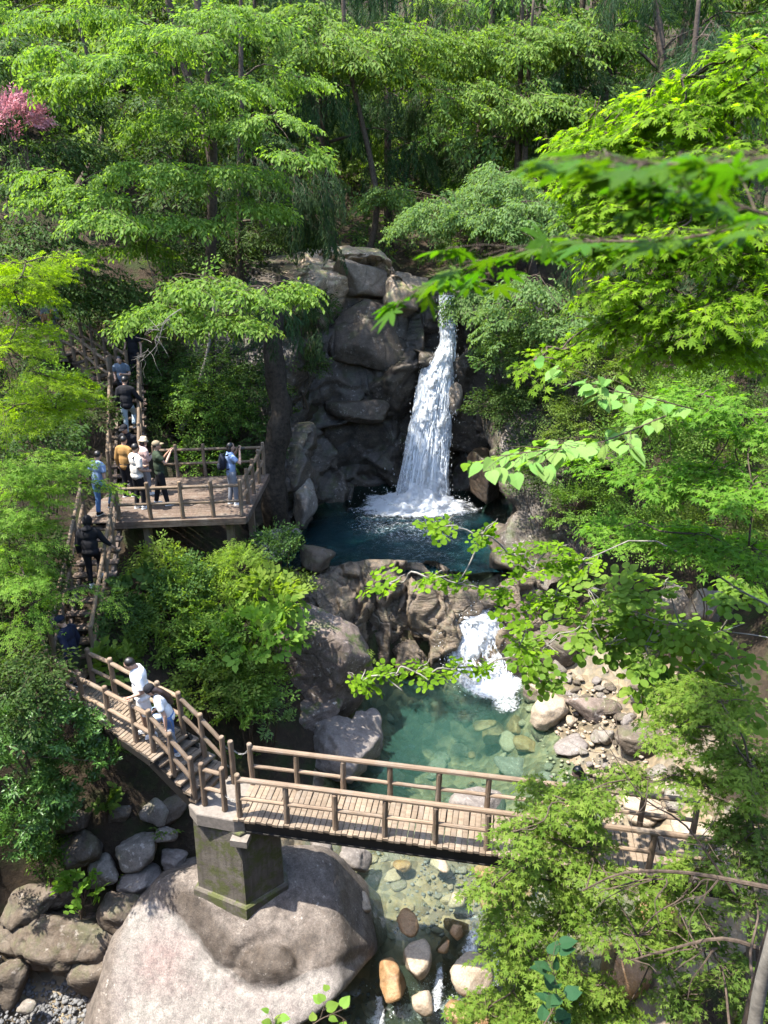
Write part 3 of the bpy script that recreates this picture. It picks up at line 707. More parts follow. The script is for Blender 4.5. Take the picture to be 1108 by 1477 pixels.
# landing boards at the foot of the stairs
g0 = P(66, 992, LZ); g1 = P(99, 1011, LZ); h0 = P(84, 950, LZ); h1 = P(131, 966, LZ)
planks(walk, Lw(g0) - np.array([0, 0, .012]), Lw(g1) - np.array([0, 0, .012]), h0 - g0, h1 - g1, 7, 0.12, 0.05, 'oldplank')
ta = P(226, 1103, 5.56); tb = P(290, 1160, 4.83); sa = P(282, 1062, 5.56); sb = P(330, 1116, 4.83)
for k in range(5):
    t = (k + 0.1) / 4.4
    p = ta + (tb - ta) * t; q = sa + (sb - sa) * t; p[2] = q[2] = 5.58 - k * 0.172
    d = unit(q - p); nrm = np.array([-d[1], d[0], 0]); nrm = nrm if nrm[0] < 0 else -nrm
    for m_, off in enumerate((-0.03, 0.085, 0.20)):
        if k == 4 and m_ == 0: continue
        pp = p + nrm * off; qq = q + nrm * off
        planks(walk, Lw(pp), Lw(pp + 1e-4), (qq - pp) * 1.0, (qq - pp) * 1.0, 1, 0.115, 0.065, 'plank', 'tread')
for (pa, pb, pcx) in ((a0, a1, tb), (b0, b1, sb)):
    mb = MB(); zz = np.array([0, 0, -0.13]); ctr = (a0 + b1) / 2; ins = lambda p: p + (ctr - p) * np.array([.08, .08, 0])
    path = [Lw(ins(pa) + zz), Lw(ins(pb) + zz), Lw(ins(pcx) + zz * 1.3)]
    for x, y_ in zip(path[:-1], path[1:]):
        d = unit(y_ - x); sd = unit(np.cross(d, [0, 0, 1])); mb.box((x + y_) / 2, (np.linalg.norm(y_ - x), 0.09, 0.15), np.stack([d, sd, np.cross(sd, d)]))
    mb.build('bearer', M['beam'], walk)
for row in (nf, ff):
    for f in row: post(walk, Lw(f) - np.array([0, 0, .06]), 1.0)
    rail_run(walk, [Lw(f) for f in row], (0.82, 0.42), (0.045, 0.042))
rail_run(walk, [Lw(nf[0]), Lw(P(66, 960, LZ)), Lw(P(83, 925, LZ + .2))], (0.82, 0.42), (0.045, 0.042), 'oldrail')
for q in (P(66, 960, LZ), P(83, 925, LZ + .2)): post(walk, Lw(q), 0.95, 0.055, 'oldpost')

# short railing on the pier cap, lone post and the chains
cz = ztop
sr = thing('railing', 'short log railing of two posts on the near edge of the pier top', 'railing', tuple(P(310, 1166, cz)))
pa, pb = P(296, 1161, cz), P(325, 1169, cz)
for q in (pa, pb): post(sr, local_to(sr, q), 0.98)
rail_run(sr, [local_to(sr, pa), local_to(sr, pb)], (0.84, 0.42), (0.042, 0.042))
lp = P(338, 1129, cz)
lone = tag(link('post', log_mesh('post', 1.0, 0.06, 12, M['post'], 5, 2, 0.05, 0.02), None, tuple(lp)), 'single log post on the pier top between the two hanging chains', 'post')
def chain(name, a, b, sag, label):
    a, b = np.array(a), np.array(b); L = np.linalg.norm(b - a); n = max(4, int(L * 1.12 / 0.05)); root = thing(name, label, 'chain', tuple((a + b) / 2 - np.array([0, 0, sag])))
    pts = np.array([a + (b - a) * t - np.array([0, 0, sag * 4 * t * (1 - t)]) for t in np.linspace(0, 1, n + 1)]) - np.array(root.location)
    mb = MB(); an = np.linspace(0, 2 * PI, 7)
    for i in range(n):
        c = (pts[i] + pts[i + 1]) / 2; d = unit(pts[i + 1] - pts[i]); s_ = unit(np.cross(d, [0, 0, 1])); s_ = s_ if i % 2 else np.cross(d, s_)
        l = np.linalg.norm(pts[i + 1] - pts[i]) * 0.66
        mb.tube([c + d * math.cos(q) * l + s_ * math.sin(q) * 0.016 for q in an], 0.006, 4, caps=False)
    mb.build('links', M['chain'], root)
up = lambda p, h: np.asarray(p) + np.array([0, 0, h])
wf0 = np.array(bridge.location) + far[0]; wn0 = np.array(bridge.location) + near[0]
chain('chain', up(ff[-1], .84), up(lp, .86), .10, 'upper chain between the last step post and the single pier post')
chain('chain', up(ff[-1], .40), up(lp, .42), .10, 'lower chain between the last step post and the single pier post')
chain('chain', up(lp, .86), up(wf0, .84), .16, 'longest chain sagging from the single pier post to the bridge rail end')
chain('chain', up(pb, .42), up(wn0, .40), .10, 'lower chain from the short pier railing to the near bridge post')

# ------------------------------------------------------------------ viewing platform
PZ = 7.8
q00, q10, q11, q01 = P(167, 752, PZ), P(352, 745, PZ), P(384, 684, PZ), P(205, 690, PZ)
q01 = q00 + (q11 - q10); plat = thing('viewing_platform', 'dark brown wooden viewing platform with log railings facing the waterfall', 'viewing platform', tuple((q00 + q11) / 2 - np.array([0, 0, .2])))
Lp = lambda p: local_to(plat, p)
ex = unit(q10 - q00); lx = np.linalg.norm(q10 - q00); ey = q11 - q10
# boards run left to right; left extension carries the path from the stairs
ext = 0.95
nb = 22
for i in range(nb):
    t0 = (i + .5) / nb; a = Lp(q00) + ey * t0 - ex * ext; key = ('pp', i % 5)
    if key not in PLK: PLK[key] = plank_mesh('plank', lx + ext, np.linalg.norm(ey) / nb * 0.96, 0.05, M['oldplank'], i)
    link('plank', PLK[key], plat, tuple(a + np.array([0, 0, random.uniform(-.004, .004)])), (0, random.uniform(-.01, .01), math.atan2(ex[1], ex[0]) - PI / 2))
exy = unit(ey)
def boxbeam(root, a, b, w_, h_, mat, name):
    a, b = np.asarray(a, float), np.asarray(b, float); d = unit(b - a); s_ = unit(np.cross(d, [0, 0, 1])); mb = MB(); mb.box((a + b) / 2, (np.linalg.norm(b - a), w_, h_), np.stack([d, s_, np.cross(s_, d)])); return mb.build(name, M[mat], root)
zz = np.array([0, 0, -.085])
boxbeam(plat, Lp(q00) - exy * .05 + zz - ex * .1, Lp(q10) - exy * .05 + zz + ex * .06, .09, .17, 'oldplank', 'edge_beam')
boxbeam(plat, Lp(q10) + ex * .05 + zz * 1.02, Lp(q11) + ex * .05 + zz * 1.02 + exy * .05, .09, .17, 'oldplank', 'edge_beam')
for t in (0.08, 0.5, 0.92): boxbeam(plat, Lp(q00) + ey * t + zz * 2.5 - ex * .6, Lp(q10) + ey * t + zz * 2.5 - ex * .05, .1, .18, 'beam', 'joist')
for (u_, t) in ((0.86, .1), (0.2, .1), (0.86, .9), (0.2, .9)):
    foot = q00 + ex * lx * u_ + ey * t; hgt = 3.6
    mb = MB(); mb.box(Lp(foot) + np.array([0, 0, -.3 - hgt / 2]), (.17, .17, hgt), np.stack([ex, exy, [0, 0, 1]])); mb.build('support_post', M['oldpost'], plat)
frontp = [Lp(q00) + ex * (0.06 + (lx - .12) * t) + exy * .04 for t in (0, .26, .52, .77, 1)]
rightp = [frontp[-1] + ey * t for t in (0, .26, .5, .76, .98)]
backp = [rightp[-1] - ex * t for t in (0, .85, 1.7, 2.5, 3.1)]
for f in frontp + rightp[1:] + backp[1:]: post(plat, f, 1.0, .055, 'oldpost')
for row in (frontp, rightp, backp): rail_run(plat, row, (0.84, 0.42), (0.045, 0.042), 'oldrail')

# ------------------------------------------------------------------ stairs
def stairs(root_label, name, pts, width, n, group=None, rail_from=0.0, post_every=3, side=1.0, rails=(True, True)):
    """straight flight from pts[0] (foot) to pts[1] (head), centre line"""
    a, b = np.asarray(pts[0], float), np.asarray(pts[1], float); root = thing(name, root_label, 'staircase', tuple(a), group=group)
    d = b - a; dh = np.array([d[0], d[1], 0]); run = np.linalg.norm(dh); dh /= run; sd = np.array([dh[1], -dh[0], 0])
    for i in range(n):
        t = (i + 1) / (n + 1); p = d * t; p = p - sd * width / 2
        for off in (0.0, 0.13):
            c = sd * width
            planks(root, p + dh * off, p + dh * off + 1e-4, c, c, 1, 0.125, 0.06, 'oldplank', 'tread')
    for sgn in (-1, 1):
        boxbeam(root, sd * sgn * (width / 2 - .12) + np.array([0, 0, -.14]), d + sd * sgn * (width / 2 - .12) + np.array([0, 0, -.14]), .08, .16, 'oldplank', 'stringer')
        if not rails[0 if sgn < 0 else 1]: continue
        feet = [d * t + sd * sgn * (width / 2 - .13 if sgn > 0 else width / 2 - .03) for t in np.linspace(0.02, 0.98, post_every)]
        for f in feet: post(root, f, 1.0, .052, 'oldpost')
        rail_run(root, feet, (0.9, 0.45), (0.047, 0.042), 'oldrail')
    return root
s1a = P(113, 966, LZ) ; s1b = P(152, 745, PZ)
stairs('lower flight of dark wooden stairs rising from the walkway to the platform', 'staircase', (s1a, s1b), 1.0, 11, None, post_every=5)
s2a = P(186, 700, PZ); s2b = P(187, 553, 10.0)
stairs('upper flight of dark wooden stairs climbing behind the platform', 'staircase', (s2a, s2b), 1.0, 10, None, post_every=5)
# upper gallery: landing, steps up to the left, level walk
gal = thing('gallery', 'dark log railed gallery high on the left slope above the stairs', 'walkway', tuple(s2b))
Lg = lambda p: local_to(gal, p)
l0 = s2b + np.array([-.9, .0, 0]); l1 = s2b + np.array([.6, .0, 0])
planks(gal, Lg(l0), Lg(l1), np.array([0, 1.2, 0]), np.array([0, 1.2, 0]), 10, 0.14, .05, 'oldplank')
u0 = P(150, 556, 10.1); u1 = P(96, 512, 10.8)
for k in range(5):
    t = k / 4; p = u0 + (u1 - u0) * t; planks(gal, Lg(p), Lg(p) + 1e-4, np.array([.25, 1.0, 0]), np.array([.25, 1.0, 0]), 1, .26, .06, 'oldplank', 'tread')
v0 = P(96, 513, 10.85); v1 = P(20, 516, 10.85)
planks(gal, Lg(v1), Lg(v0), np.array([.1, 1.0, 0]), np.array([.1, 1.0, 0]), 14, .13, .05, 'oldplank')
gr1 = [Lg(q) for q in (P(20, 516, 10.85), P(62, 515, 10.85), P(92, 512, 10.85))]
gr2 = [Lg(q) for q in (P(92, 512, 10.85), P(108, 520, 10.7), P(127, 535, 10.45), P(143, 549, 10.2), P(160, 560, 10.0))]
gr3 = [q + np.array([.25, 1.0, 0]) for q in gr2]
for f in gr1 + gr2[1:] + gr3: post(gal, f, 1.0, .06, 'oldpost')
for row in (gr1, gr2, gr3): rail_run(gal, row, (0.85, 0.45), (0.05, 0.045), 'oldrail')
boxbeam(gal, Lg(v1) + np.array([0, .1, -.12]), Lg(v0) + np.array([0, .1, -.12]), .1, .14, 'oldplank', 'bearer')
boxbeam(gal, Lg(u0) + np.array([0, .1, -.12]), Lg(u1) + np.array([0, .1, -.12]), .1, .14, 'oldplank', 'bearer')
# ------------------------------------------------------------------ boulders
# the big pale boulder that carries the pier: plane-cut hull with a scoop and a knob
def big_boulder_mat():
    b = NB('big_boulder_rock'); v = b.coord(rnd=False)
    n1 = b.noise(v, 0.9, 6, 0.6, 0.5); n2 = b.noise(v, 4.2, 8, 0.66, 0.3); n3 = b.noise(v, 34, 6, 0.7)
    vs = b.coord((1.0, 0.6, 3.2), rnd=False); ns = b.noise(vs, 1.1, 5, 0.6, 0.8)
    at = b.n('Attribute', attribute_name='crust')       # weathered crust on the upper shoulder
    f = b.ramp(b.math('ADD', at.outputs['Fac'], b.math('MULTIPLY', b.math('SUBTRACT', n2, 0.5), 0.5)), [(0.38, 0), (0.62, 1)])
    pale = b.mix(b.ramp(n1, [(0.35, 0), (0.65, 1)]), (0.205, 0.186, 0.165), (0.150, 0.131, 0.118))
    pale = b.mix(b.math('MULTIPLY', b.ramp(ns, [(0.48, 0), (0.66, 1)]), 0.5), pale, (0.15, 0.115, 0.106))
    pk = b.n('Attribute', attribute_name='pink'); pale = b.mix(b.math('MULTIPLY', pk.outputs['Fac'], b.ramp(n2, [(0.3, 0.3), (0.65, 1)])), pale, (0.19, 0.10, 0.094))
    crust = b.mix(b.ramp(n2, [(0.38, 0), (0.62, 1)]), (0.095, 0.076, 0.063), (0.155, 0.13, 0.11))
    st = b.n('Attribute', attribute_name='stain'); crust = b.mix(b.math('MULTIPLY', st.outputs['Fac'], b.ramp(n2, [(0.3, 1), (0.75, 0.65)])), crust, (0.034, 0.024, 0.016))
    c = b.mix(f, pale, crust)
    nq = b.noise(v, 9.5, 7, 0.72, 0.4); c = b.mix(1.0, c, b.ramp(nq, [(0.30, 0.62), (0.5, 1.0), (0.72, 1.22)]), 'MULTIPLY')
    vst = b.coord((2.6, 2.6, 0.35), rnd=False); nv_ = b.noise(vst, 2.4, 6, 0.65); c = b.mix(1.0, c, b.ramp(nv_, [(0.36, 0.72), (0.58, 1.08)]), 'MULTIPLY')
    nl = b.noise(v, 13, 3, 0.5); nm = b.noise(v, 2.0, 3, 0.5)
    c = b.mix(b.math('MULTIPLY', b.math('MULTIPLY', b.ramp(nl, [(0.63, 0), (0.67, 1)]), b.ramp(nm, [(0.5, 0), (0.6, 1)])), 0.6), c, (0.30, 0.27, 0.24))
    c = b.mix(1.0, c, b.ramp(n3, [(0.32, 0.62), (0.68, 1.22)]), 'MULTIPLY')
    n6 = b.noise(v, 90, 3, 0.7); c = b.mix(1.0, c, b.ramp(n6, [(0.32, 0.72), (0.66, 1.2)]), 'MULTIPLY')
    h = b.math('ADD', b.math('ADD', b.math('ADD', n2, b.math('MULTIPLY', nq, 0.5)), b.math('MULTIPLY', n3, 0.4)), b.math('MULTIPLY', n6, 0.12))
    return b.done(b.bsdf(c, 0.75, b.bump(h, 0.8, 0.04), 0.35))
M['boulder'] = big_boulder_mat()
def big_boulder():
    D, F = _ICO[6]
    C = np.array([-3.0, 10.3, 1.0])
    # planes: a point of the place and the outward direction
    pl = [((-2.7, 10.4, 2.55), (0.10, -0.30, 1.0)), ((-2.9, 9.6, 1.9), (-0.25, -0.62, 0.75)), (P(270, 1400, y=9.35), (-0.40, -0.82, 0.60)), (P(155, 1390, y=10.0), (-0.95, -0.25, 0.42)), (P(255, 1240, y=11.3), (-0.75, 0.25, 0.62)),
          (P(500, 1320, y=10.7), (0.88, 0.0, 0.50)), (P(545, 1405, y=10.2), (0.93, -0.35, 0.10)), (P(470, 1440, y=9.6), (0.50, -0.60, -0.62)), ((-2.5, 12.3, 1.5), (0.1, 1.0, 0.25)), ((-3.5, 11.4, 2.5), (-0.15, 0.5, 0.9)), ((-3, 10, -2.0), (0, 0, -1)), (P(420, 1215, y=11.6), (0.4, 0.3, 0.86))]
    N = unit(np.array([q[1] for q in pl])); dd = np.array([np.dot(np.array(q[0]) - C, n) for q, n in zip(pl, N)])
    k = np.clip(D @ N.T, 1e-3, None) / dd; r = np.sum(k ** 24, axis=1) ** (-1 / 24)
    V = C + D * r[:, None]
    d = fbm(V * 0.6, 3, 31) * 0.07 + fbm(V * 4, 4, 33) * 0.015
    # a weathered crust ends in a stepped ridge that runs from the pier's left foot down to a knob, then up to the nose
    W = V - np.array([0, 0, CAMZ]); dep = W[:, 1] * cT - W[:, 2] * sT; pu = 554 + FPX * W[:, 0] / dep; pv = 738.5 - FPX * (W[:, 1] * sT + W[:, 2] * cT) / dep
    front = sstep(-0.1, 0.25, -(D @ unit(np.array([-3.0, 10.3, -14.0])))); wob = fbm(V * 2.2, 3, 5)
    rv = np.interp(pu, [150, 228, 290, 345, 395, 455, 545], [1300, 1302, 1362, 1412, 1424, 1404, 1372]); sd = (pv - rv) + wob * 9        # below the ridge: positive
    d += front * (0.10 * sstep(2, -22, sd) * sstep(190, 250, pu) - 0.16 * np.exp(-((sd - 14) / 15) ** 2) * sstep(210, 260, pu) * sstep(540, 440, pu))
    kn = np.hypot(pu - 388, (pv - 1392) * 1.25); d += front * (0.20 * np.exp(-(kn / 26) ** 2) - 0.13 * np.exp(-((kn - 46) / 11) ** 2) * (pv < 1400))
    d += -0.10 * front * np.exp(-((pu - (300 + (pv - 1300) * .9)) / 26) ** 2) * sstep(1300, 1330, pv) * sstep(1400, 1370, pv)
    V = V + D * d[:, None]
    o = link('boulder', mesh_from('boulder', V - C, F, M['boulder'], None, True), None, tuple(C))
    set_attr(o.data, 'crust', 1 - sstep(-14, 12, sd) * front)
    set_attr(o.data, 'pink', 0.5 * front * np.exp(-((pu - 232) / 34) ** 2 - ((pv - 1395) / 40) ** 2))
    set_attr(o.data, 'stain', np.clip(front * np.exp(-((sd + 34) / 26) ** 2) * sstep(225, 275, pu) * sstep(470, 420, pu) * 1.3 + 0.35 * sstep(430, 480, pu) * (sd < 0), 0, 1))
    tag(o, 'huge smooth pale boulder with mauve crust carrying the concrete pier', 'boulder'); return o
big_boulder()

BR = [  # u, v, y, half sizes, material, label, extra
 (466, 960, 17.5, (1.35, 1.2, 2.05), 'rock_mossy', 'tall mossy mauve boulder beside the bright shrubs, left of the rock sill', dict(sub=5, block=0.03, rough=0.07, cut=(0.68, 0.95))),
 (440, 1040, 16.4, (1.35, 0.9, 0.75), 'rock_mossy', 'dark mossy ledge boulder under the tall mossy boulder', dict(sub=5, block=0.08)),
 (500, 1085, 15.7, (1.25, 1.0, 0.75), 'rock_pale', 'pale grey slab sloping into the green pool behind the bridge', dict(sub=5, block=0.03)),
 (525, 1055, 16.6, (0.55, 0.6, 0.85), 'rock_pale', 'upright pale rock at the left edge of the green pool', dict(block=0.04)),
 (438, 728, 23.2, (0.55, 0.5, 1.15), 'rock_grey', 'upright grey boulder at the foot of the twisted trunk by the pool', {}),
 (390, 785, 20.4, (1.0, 0.7, 0.62), 'rock_grey', 'broad grey boulder just below the platform corner', dict(block=0.05)),
 (455, 805, 20.9, (0.65, 0.55, 0.55), 'rock_ledge', 'brown boulder at the near left edge of the teal pool', dict(block=0.06)),
 (740, 1105, 15.3, (0.55, 0.42, 0.36), 'rock_pale', 'smooth pale oval boulder standing in the green pool', dict(rough=0.03, nplanes=6)),
 (690, 1160, 14.2, (0.72, 0.5, 0.42), 'rock_pale', 'pale boulder close behind the bridge railing in the water', dict(rough=0.03, nplanes=7)),
 (855, 1022, 17.9, (0.80, 0.55, 0.48), 'rock_mossy', 'dark speckled oblong boulder on the right shore of the green pool', dict(rough=0.05, nplanes=9)),
 (790, 1030, 18.0, (0.62, 0.6, 0.62), 'rock_tan', 'folded tan rock between the green pool and the dark speckled boulder', dict(block=0.1)),
 (825, 1075, 16.6, (0.5, 0.4, 0.25), 'rock_pale', 'low white stone on the right shore below the dark speckled boulder', dict(nplanes=7)),
 (870, 1062, 17.0, (0.3, 0.3, 0.25), 'rock_grey', 'small cracked grey stone below the dark speckled boulder', {}),
 (925, 1070, 16.6, (0.62, 0.5, 0.5), 'rock_ledge', 'brown angular boulder behind leaves on the right shore', {}),
 (770, 1000, 18.7, (0.35, 0.4, 0.35), 'rock_ledge', 'brown rock at the upper right corner of the green pool', {}),
 (510, 1240, 12.4, (0.45, 0.4, 0.36), 'rock_pale', 'rounded mauve boulder tucked beneath the bridge beam', {}),
 (462, 1218, 12.6, (0.42, 0.4, 0.32), 'rock_pale', 'pale rock wedged behind the pier below the bridge', {}),
 (520, 1308, 11.3, (0.34, 0.30, 0.30), 'rock_tan', 'blocky tan stone against the right side of the big boulder', {}),
 (600, 1382, 10.5, (0.30, 0.40, 0.32), 'rock_tan', 'leaning egg shaped tan boulder at the lip of the small rapid', dict(rough=0.03, nplanes=7)),
 (565, 1415, 10.25, (0.36, 0.42, 0.36), 'rock_orange', 'wet orange rock left of the leaning egg shaped boulder', dict(rough=0.05)),
 (678, 1405, 10.2, (0.44, 0.38, 0.34), 'rock_tan', 'round pale tan boulder right of the small rapid', dict(rough=0.03, nplanes=7)),
 (656, 1338, 11.2, (0.30, 0.26, 0.2), 'rock_orange', 'round brown wet stone above the small rapid', dict(rough=0.03, nplanes=7)),
 (606, 1445, 9.9, (0.3, 0.26, 0.2), 'rock_tan', 'low tan stone between the two white water chutes', {}),
 (640, 1366, 10.9, (0.16, 0.2, 0.16), 'rock_orange', 'small orange stone touching the leaning egg shaped boulder', {}),
 (680, 1465, 9.6, (0.5, 0.35, 0.22), 'rock_orange', 'flat orange rock at the bottom edge beside the white water', {}),
 (195, 1222, 11.9, (0.62, 0.5, 0.36), 'rock_grey', 'long grey boulder wedged in the hollow under the walkway', {}),
 (222, 1172, 12.4, (0.36, 0.36, 0.32), 'rock_grey', 'round dark boulder in the hollow under the walkway', {}),
 (237, 1206, 12.0, (0.27, 0.25, 0.16), 'rock_grey', 'small flat grey stone left of the concrete pier', {}),
 (200, 1270, 11.5, (0.45, 0.4, 0.3), 'rock_pale', 'pale grey stone against the left shoulder of the big boulder', {}),
 (250, 1240, 11.9, (0.35, 0.3, 0.25), 'rock_pale', 'half hidden pale stone at the pier foot', {}),
 (170, 1172, 12.3, (0.34, 0.3, 0.3), 'rock_ledge', 'dark stone at the left of the hollow under the walkway', {}),
 (230, 1135, 13.0, (0.3, 0.3, 0.16), 'rock_grey', 'flat stone lying in shade beneath the steps', {}),
 (120, 1225, 11.7, (0.5, 0.5, 0.5), 'rock_ledge', 'brown rock beside the glossy leaved bush in the hollow', dict(block=0.06)),
 (90, 1360, 10.9, (1.9, 0.9, 1.15), 'rock_ledge', 'wide brown rock ledge above the grey gravel at the left', dict(sub=5, block=0.07, rough=0.07)),
 (185, 1320, 11.0, (0.55, 0.5, 0.6), 'rock_ledge', 'brown rock between the wide ledge and the big boulder', dict(block=0.06)),
 (40, 1452, 9.9, (0.20, 0.18, 0.14), 'rock_grey', 'blue grey stone largest on the gravel at the lower left', {}),
 (10, 1420, 10.3, (0.45, 0.5, 0.7), 'rock_ledge', 'dark rock at the left picture edge above the gravel', {}),
 (720, 1060, 17.0, (0.5, 0.5, 0.2), 'rock_orange', 'low orange rock at the right edge of the green pool', {}),
 (745, 1045, 17.6, (0.42, 0.4, 0.25), 'rock_orange', 'orange brown rock where water runs into the green pool', {}),
 (760, 1075, 16.8, (0.4, 0.35, 0.2), 'rock_orange', 'wet orange stone above the smooth oval boulder', {}),
 (700, 1045, 17.7, (0.35, 0.35, 0.15), 'rock_orange', 'submerged orange stone nearest the green pool middle', {}),
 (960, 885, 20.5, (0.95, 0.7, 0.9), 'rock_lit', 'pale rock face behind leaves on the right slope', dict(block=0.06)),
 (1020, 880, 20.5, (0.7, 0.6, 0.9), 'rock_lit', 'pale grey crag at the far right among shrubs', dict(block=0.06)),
 (880, 900, 20.5, (0.8, 0.7, 0.8), 'rock_ledge', 'brown rock face behind the round leaved branches', dict(block=0.06)),
 (800, 930, 20.0, (0.9, 0.6, 0.8), 'rock_ledge', 'brown bank rock right of the lower cascade', dict(block=0.06)),
 (770, 860, 21.4, (0.7, 0.6, 0.8), 'rock_ledge', 'dark bank rock above the lower cascade on the right', dict(block=0.06)),
 (950, 1335, 11.2, (0.5, 0.5, 0.55), 'rock_orange', 'orange brown rock behind the lower right leaves', {}),
 (900, 1395, 10.6, (0.55, 0.5, 0.55), 'rock_orange', 'rust coloured rock among the lower right branches', {}),
 (845, 1420, 10.3, (0.5, 0.4, 0.35), 'rock_orange', 'wide wet orange rock below the lower right leaves', {}),
 (1000, 1200, 13.0, (0.6, 0.5, 0.4), 'rock_tan', 'tan rock behind the far end of the bridge', {}),
 (930, 1165, 14.0, (0.6, 0.5, 0.35), 'rock_tan', 'tan rock on the right bank behind the bridge rail', {}),
 (500, 1272, 11.9, (0.22, 0.2, 0.1), 'rock_grey', 'flat grey stone between the big boulder and the blocky tan stone', {}),
 (660, 1300, 11.7, (0.30, 0.26, 0.16), 'rock_tan', 'half sunk tan stone above the round brown wet stone', {}),
 (590, 1330, 11.1, (0.24, 0.3, 0.12), 'rock_orange', 'low reddish stone just above the leaning tan boulder', {}),
 (705, 1300, 11.9, (0.34, 0.3, 0.2), 'rock_orange', 'orange stone at the edge of the lower right leaves', {}),
 (700, 1262, 12.4, (0.32, 0.3, 0.2), 'rock_orange', 'orange stone beneath the bridge where the leaves begin', {}),
 (735, 1440, 9.9, (0.4, 0.36, 0.28), 'rock_tan', 'tan stone in white water behind the lowest maple leaves', {}),
 (60, 1300, 11.3, (0.9, 0.6, 0.5), 'rock_ledge', 'dark upper step of the brown ledge at the left', dict(block=0.08)),
 (150, 1400, 10.5, (0.7, 0.5, 0.6), 'rock_ledge', 'brown ledge rock touching the big boulder above the gravel', dict(block=0.07)),
 (150, 1260, 11.5, (0.4, 0.4, 0.35), 'rock_grey', 'grey boulder at the mouth of the hollow by the broad leaved plant', {}),
 (110, 1180, 12.2, (0.5, 0.4, 0.45), 'rock_ledge', 'shaded rock at the back of the hollow under the walkway', dict(block=0.06)),
 (250, 1165, 12.6, (0.4, 0.4, 0.4), 'rock_ledge', 'shaded rock right at the back of the hollow beside the pier', {}),
 (580, 1250, 12.6, (0.24, 0.22, 0.14), 'rock_orange', 'orange stone just below the bridge beam in the shallows', {}),
 (636, 1248, 12.5, (0.26, 0.22, 0.14), 'rock_tan', 'yellowish stone right of the orange stone under the bridge', {}),
]
for i, (u, v, y, sz, mat, label, kw) in enumerate(BR):
    rg = np.random.default_rng(500 + i); pos = P(u, v, y=y)
    if u > 700 and v > 840:           # right bank: rest the stone on the ground where the line of sight meets it
        for yy in np.arange(y - 3.5, y + 4, .05):
            q = P(u, v, y=yy)
            if q[2] - 0.35 * sz[2] < gz(q[0], q[1]): pos = q; break
    rock('boulder' if max(sz) > 0.4 else 'stone', label, 'boulder' if max(sz) > 0.4 else 'stone', pos, sz, 500 + i, M[mat], rg.uniform(-.4, .4), (rg.uniform(-.2, .2), rg.uniform(-.2, .2)), **{**dict(sub=4 if max(sz) > 0.3 else 3), **kw})

# stones lying on the stream bed and the pool bed (countable, shared meshes)
def bed_stones():
    meshes = []
    for k in range(12):
        rg = np.random.default_rng(900 + k); V, F = rock_verts((1, rg.uniform(.65, .95), rg.uniform(.45, .7)), 900 + k, 3, 8, 12, 0.05)
        for mt in ('rock_tan', 'rock_grey', 'rock_orange'):
            meshes.append(mesh_from('stone', V, F, M[mt], None, True))
    rg = np.random.default_rng(12); n = 0; k = 0
    while n < 210 and k < 4000:
        k += 1
        if n < 150: x, y = rg.uniform(-0.9, 4.2), rg.uniform(10.2, 13.3)
        else: x, y = rg.uniform(-1.0, 4.2), rg.uniform(13.3, 19)
        z = gz(x, y) + 0.02; r = 0.07 + 0.22 * rg.random() ** 2.6 if n < 150 else 0.10 + 0.28 * rg.random() ** 2
        mi = rg.integers(len(meshes)); mi = int(mi if mi % 3 != 2 or x > 2 else mi - 1)
        o = link('stone', meshes[mi], None, (x, y, z), (rg.normal() * .2, rg.normal() * .2, rg.uniform(0, 6)), r)
        tag(o, ('tan', 'grey', 'orange')[mi % 3] + (' rounded stone on the shallow stream bed by the bridge' if n < 150 else ' rounded stone on the bed of the green pool'), 'stone', ('tan', 'grey', 'orange')[mi % 3] + (' stones on the stream bed' if n < 150 else ' stones on the pool bed')); n += 1
bed_stones()
def shore_stones():
    ms = []
    for k in range(8):
        V, F = rock_verts((1, .8, .6), 950 + k, 3, 9, 30, 0.06)
        for mt in ('rock_tan', 'rock_grey', 'rock_pale', 'rock_ledge'): ms.append((mt, mesh_from('stone', V, F, M[mt], None, True)))
    rg = np.random.default_rng(14); nm = {'rock_tan': 'tan', 'rock_grey': 'grey', 'rock_pale': 'pale', 'rock_ledge': 'brown'}
    for k in range(90):
        x, y = rg.uniform(4.3, 7.4), rg.uniform(12.8, 19.2); r = .09 + .28 * rg.random() ** 2.2; mt, me = ms[rg.integers(len(ms))]
        o = link('stone', me, None, (x, y, gz(x, y) + r * .25), (rg.normal() * .25, rg.normal() * .25, rg.uniform(0, 6)), r); tag(o, nm[mt] + ' loose stone on the dry shore right of the green pool', 'stone', nm[mt] + ' stones on the right shore')
shore_stones()
def gravel(name, pts_fn, n, r0, r1, mat, seed, label=None):
    rg = np.random.default_rng(seed); D, F = _ICO[1]; VV = []; FF = []
    V0 = [rock_verts((1, .8, .6), seed + k, 1, 7, 12, 0.05)[0] for k in range(5)]
    for i in range(n):
        x, y = pts_fn(rg); r = r0 + (r1 - r0) * rg.random() ** 3; a = rg.uniform(0, 6); c, s_ = math.cos(a), math.sin(a)
        v = V0[i % 5] * r; v = np.stack([v[:, 0] * c - v[:, 1] * s_, v[:, 0] * s_ + v[:, 1] * c, v[:, 2]], 1); VV.append(v + np.array([x, y, gz(x, y) + r * 0.3])); FF.append(F + i * len(D))
    o = link(name, mesh_from(name, np.concatenate(VV), np.concatenate(FF), M[mat], None, False)); tag(o, kind='stuff'); return o
M['gravel'] = rock_mat('blue_grey_gravel', (0.20, 0.20, 0.20), (0.12, 0.12, 0.125), (0.27, 0.26, 0.245), 0, 0, 0.8, 3.0, 0, 0)
gravel('gravel', lambda rg: (rg.uniform(-8.2, -5.2), rg.uniform(8.7, 10.6)), 2600, 0.02, 0.075, 'gravel', 61)
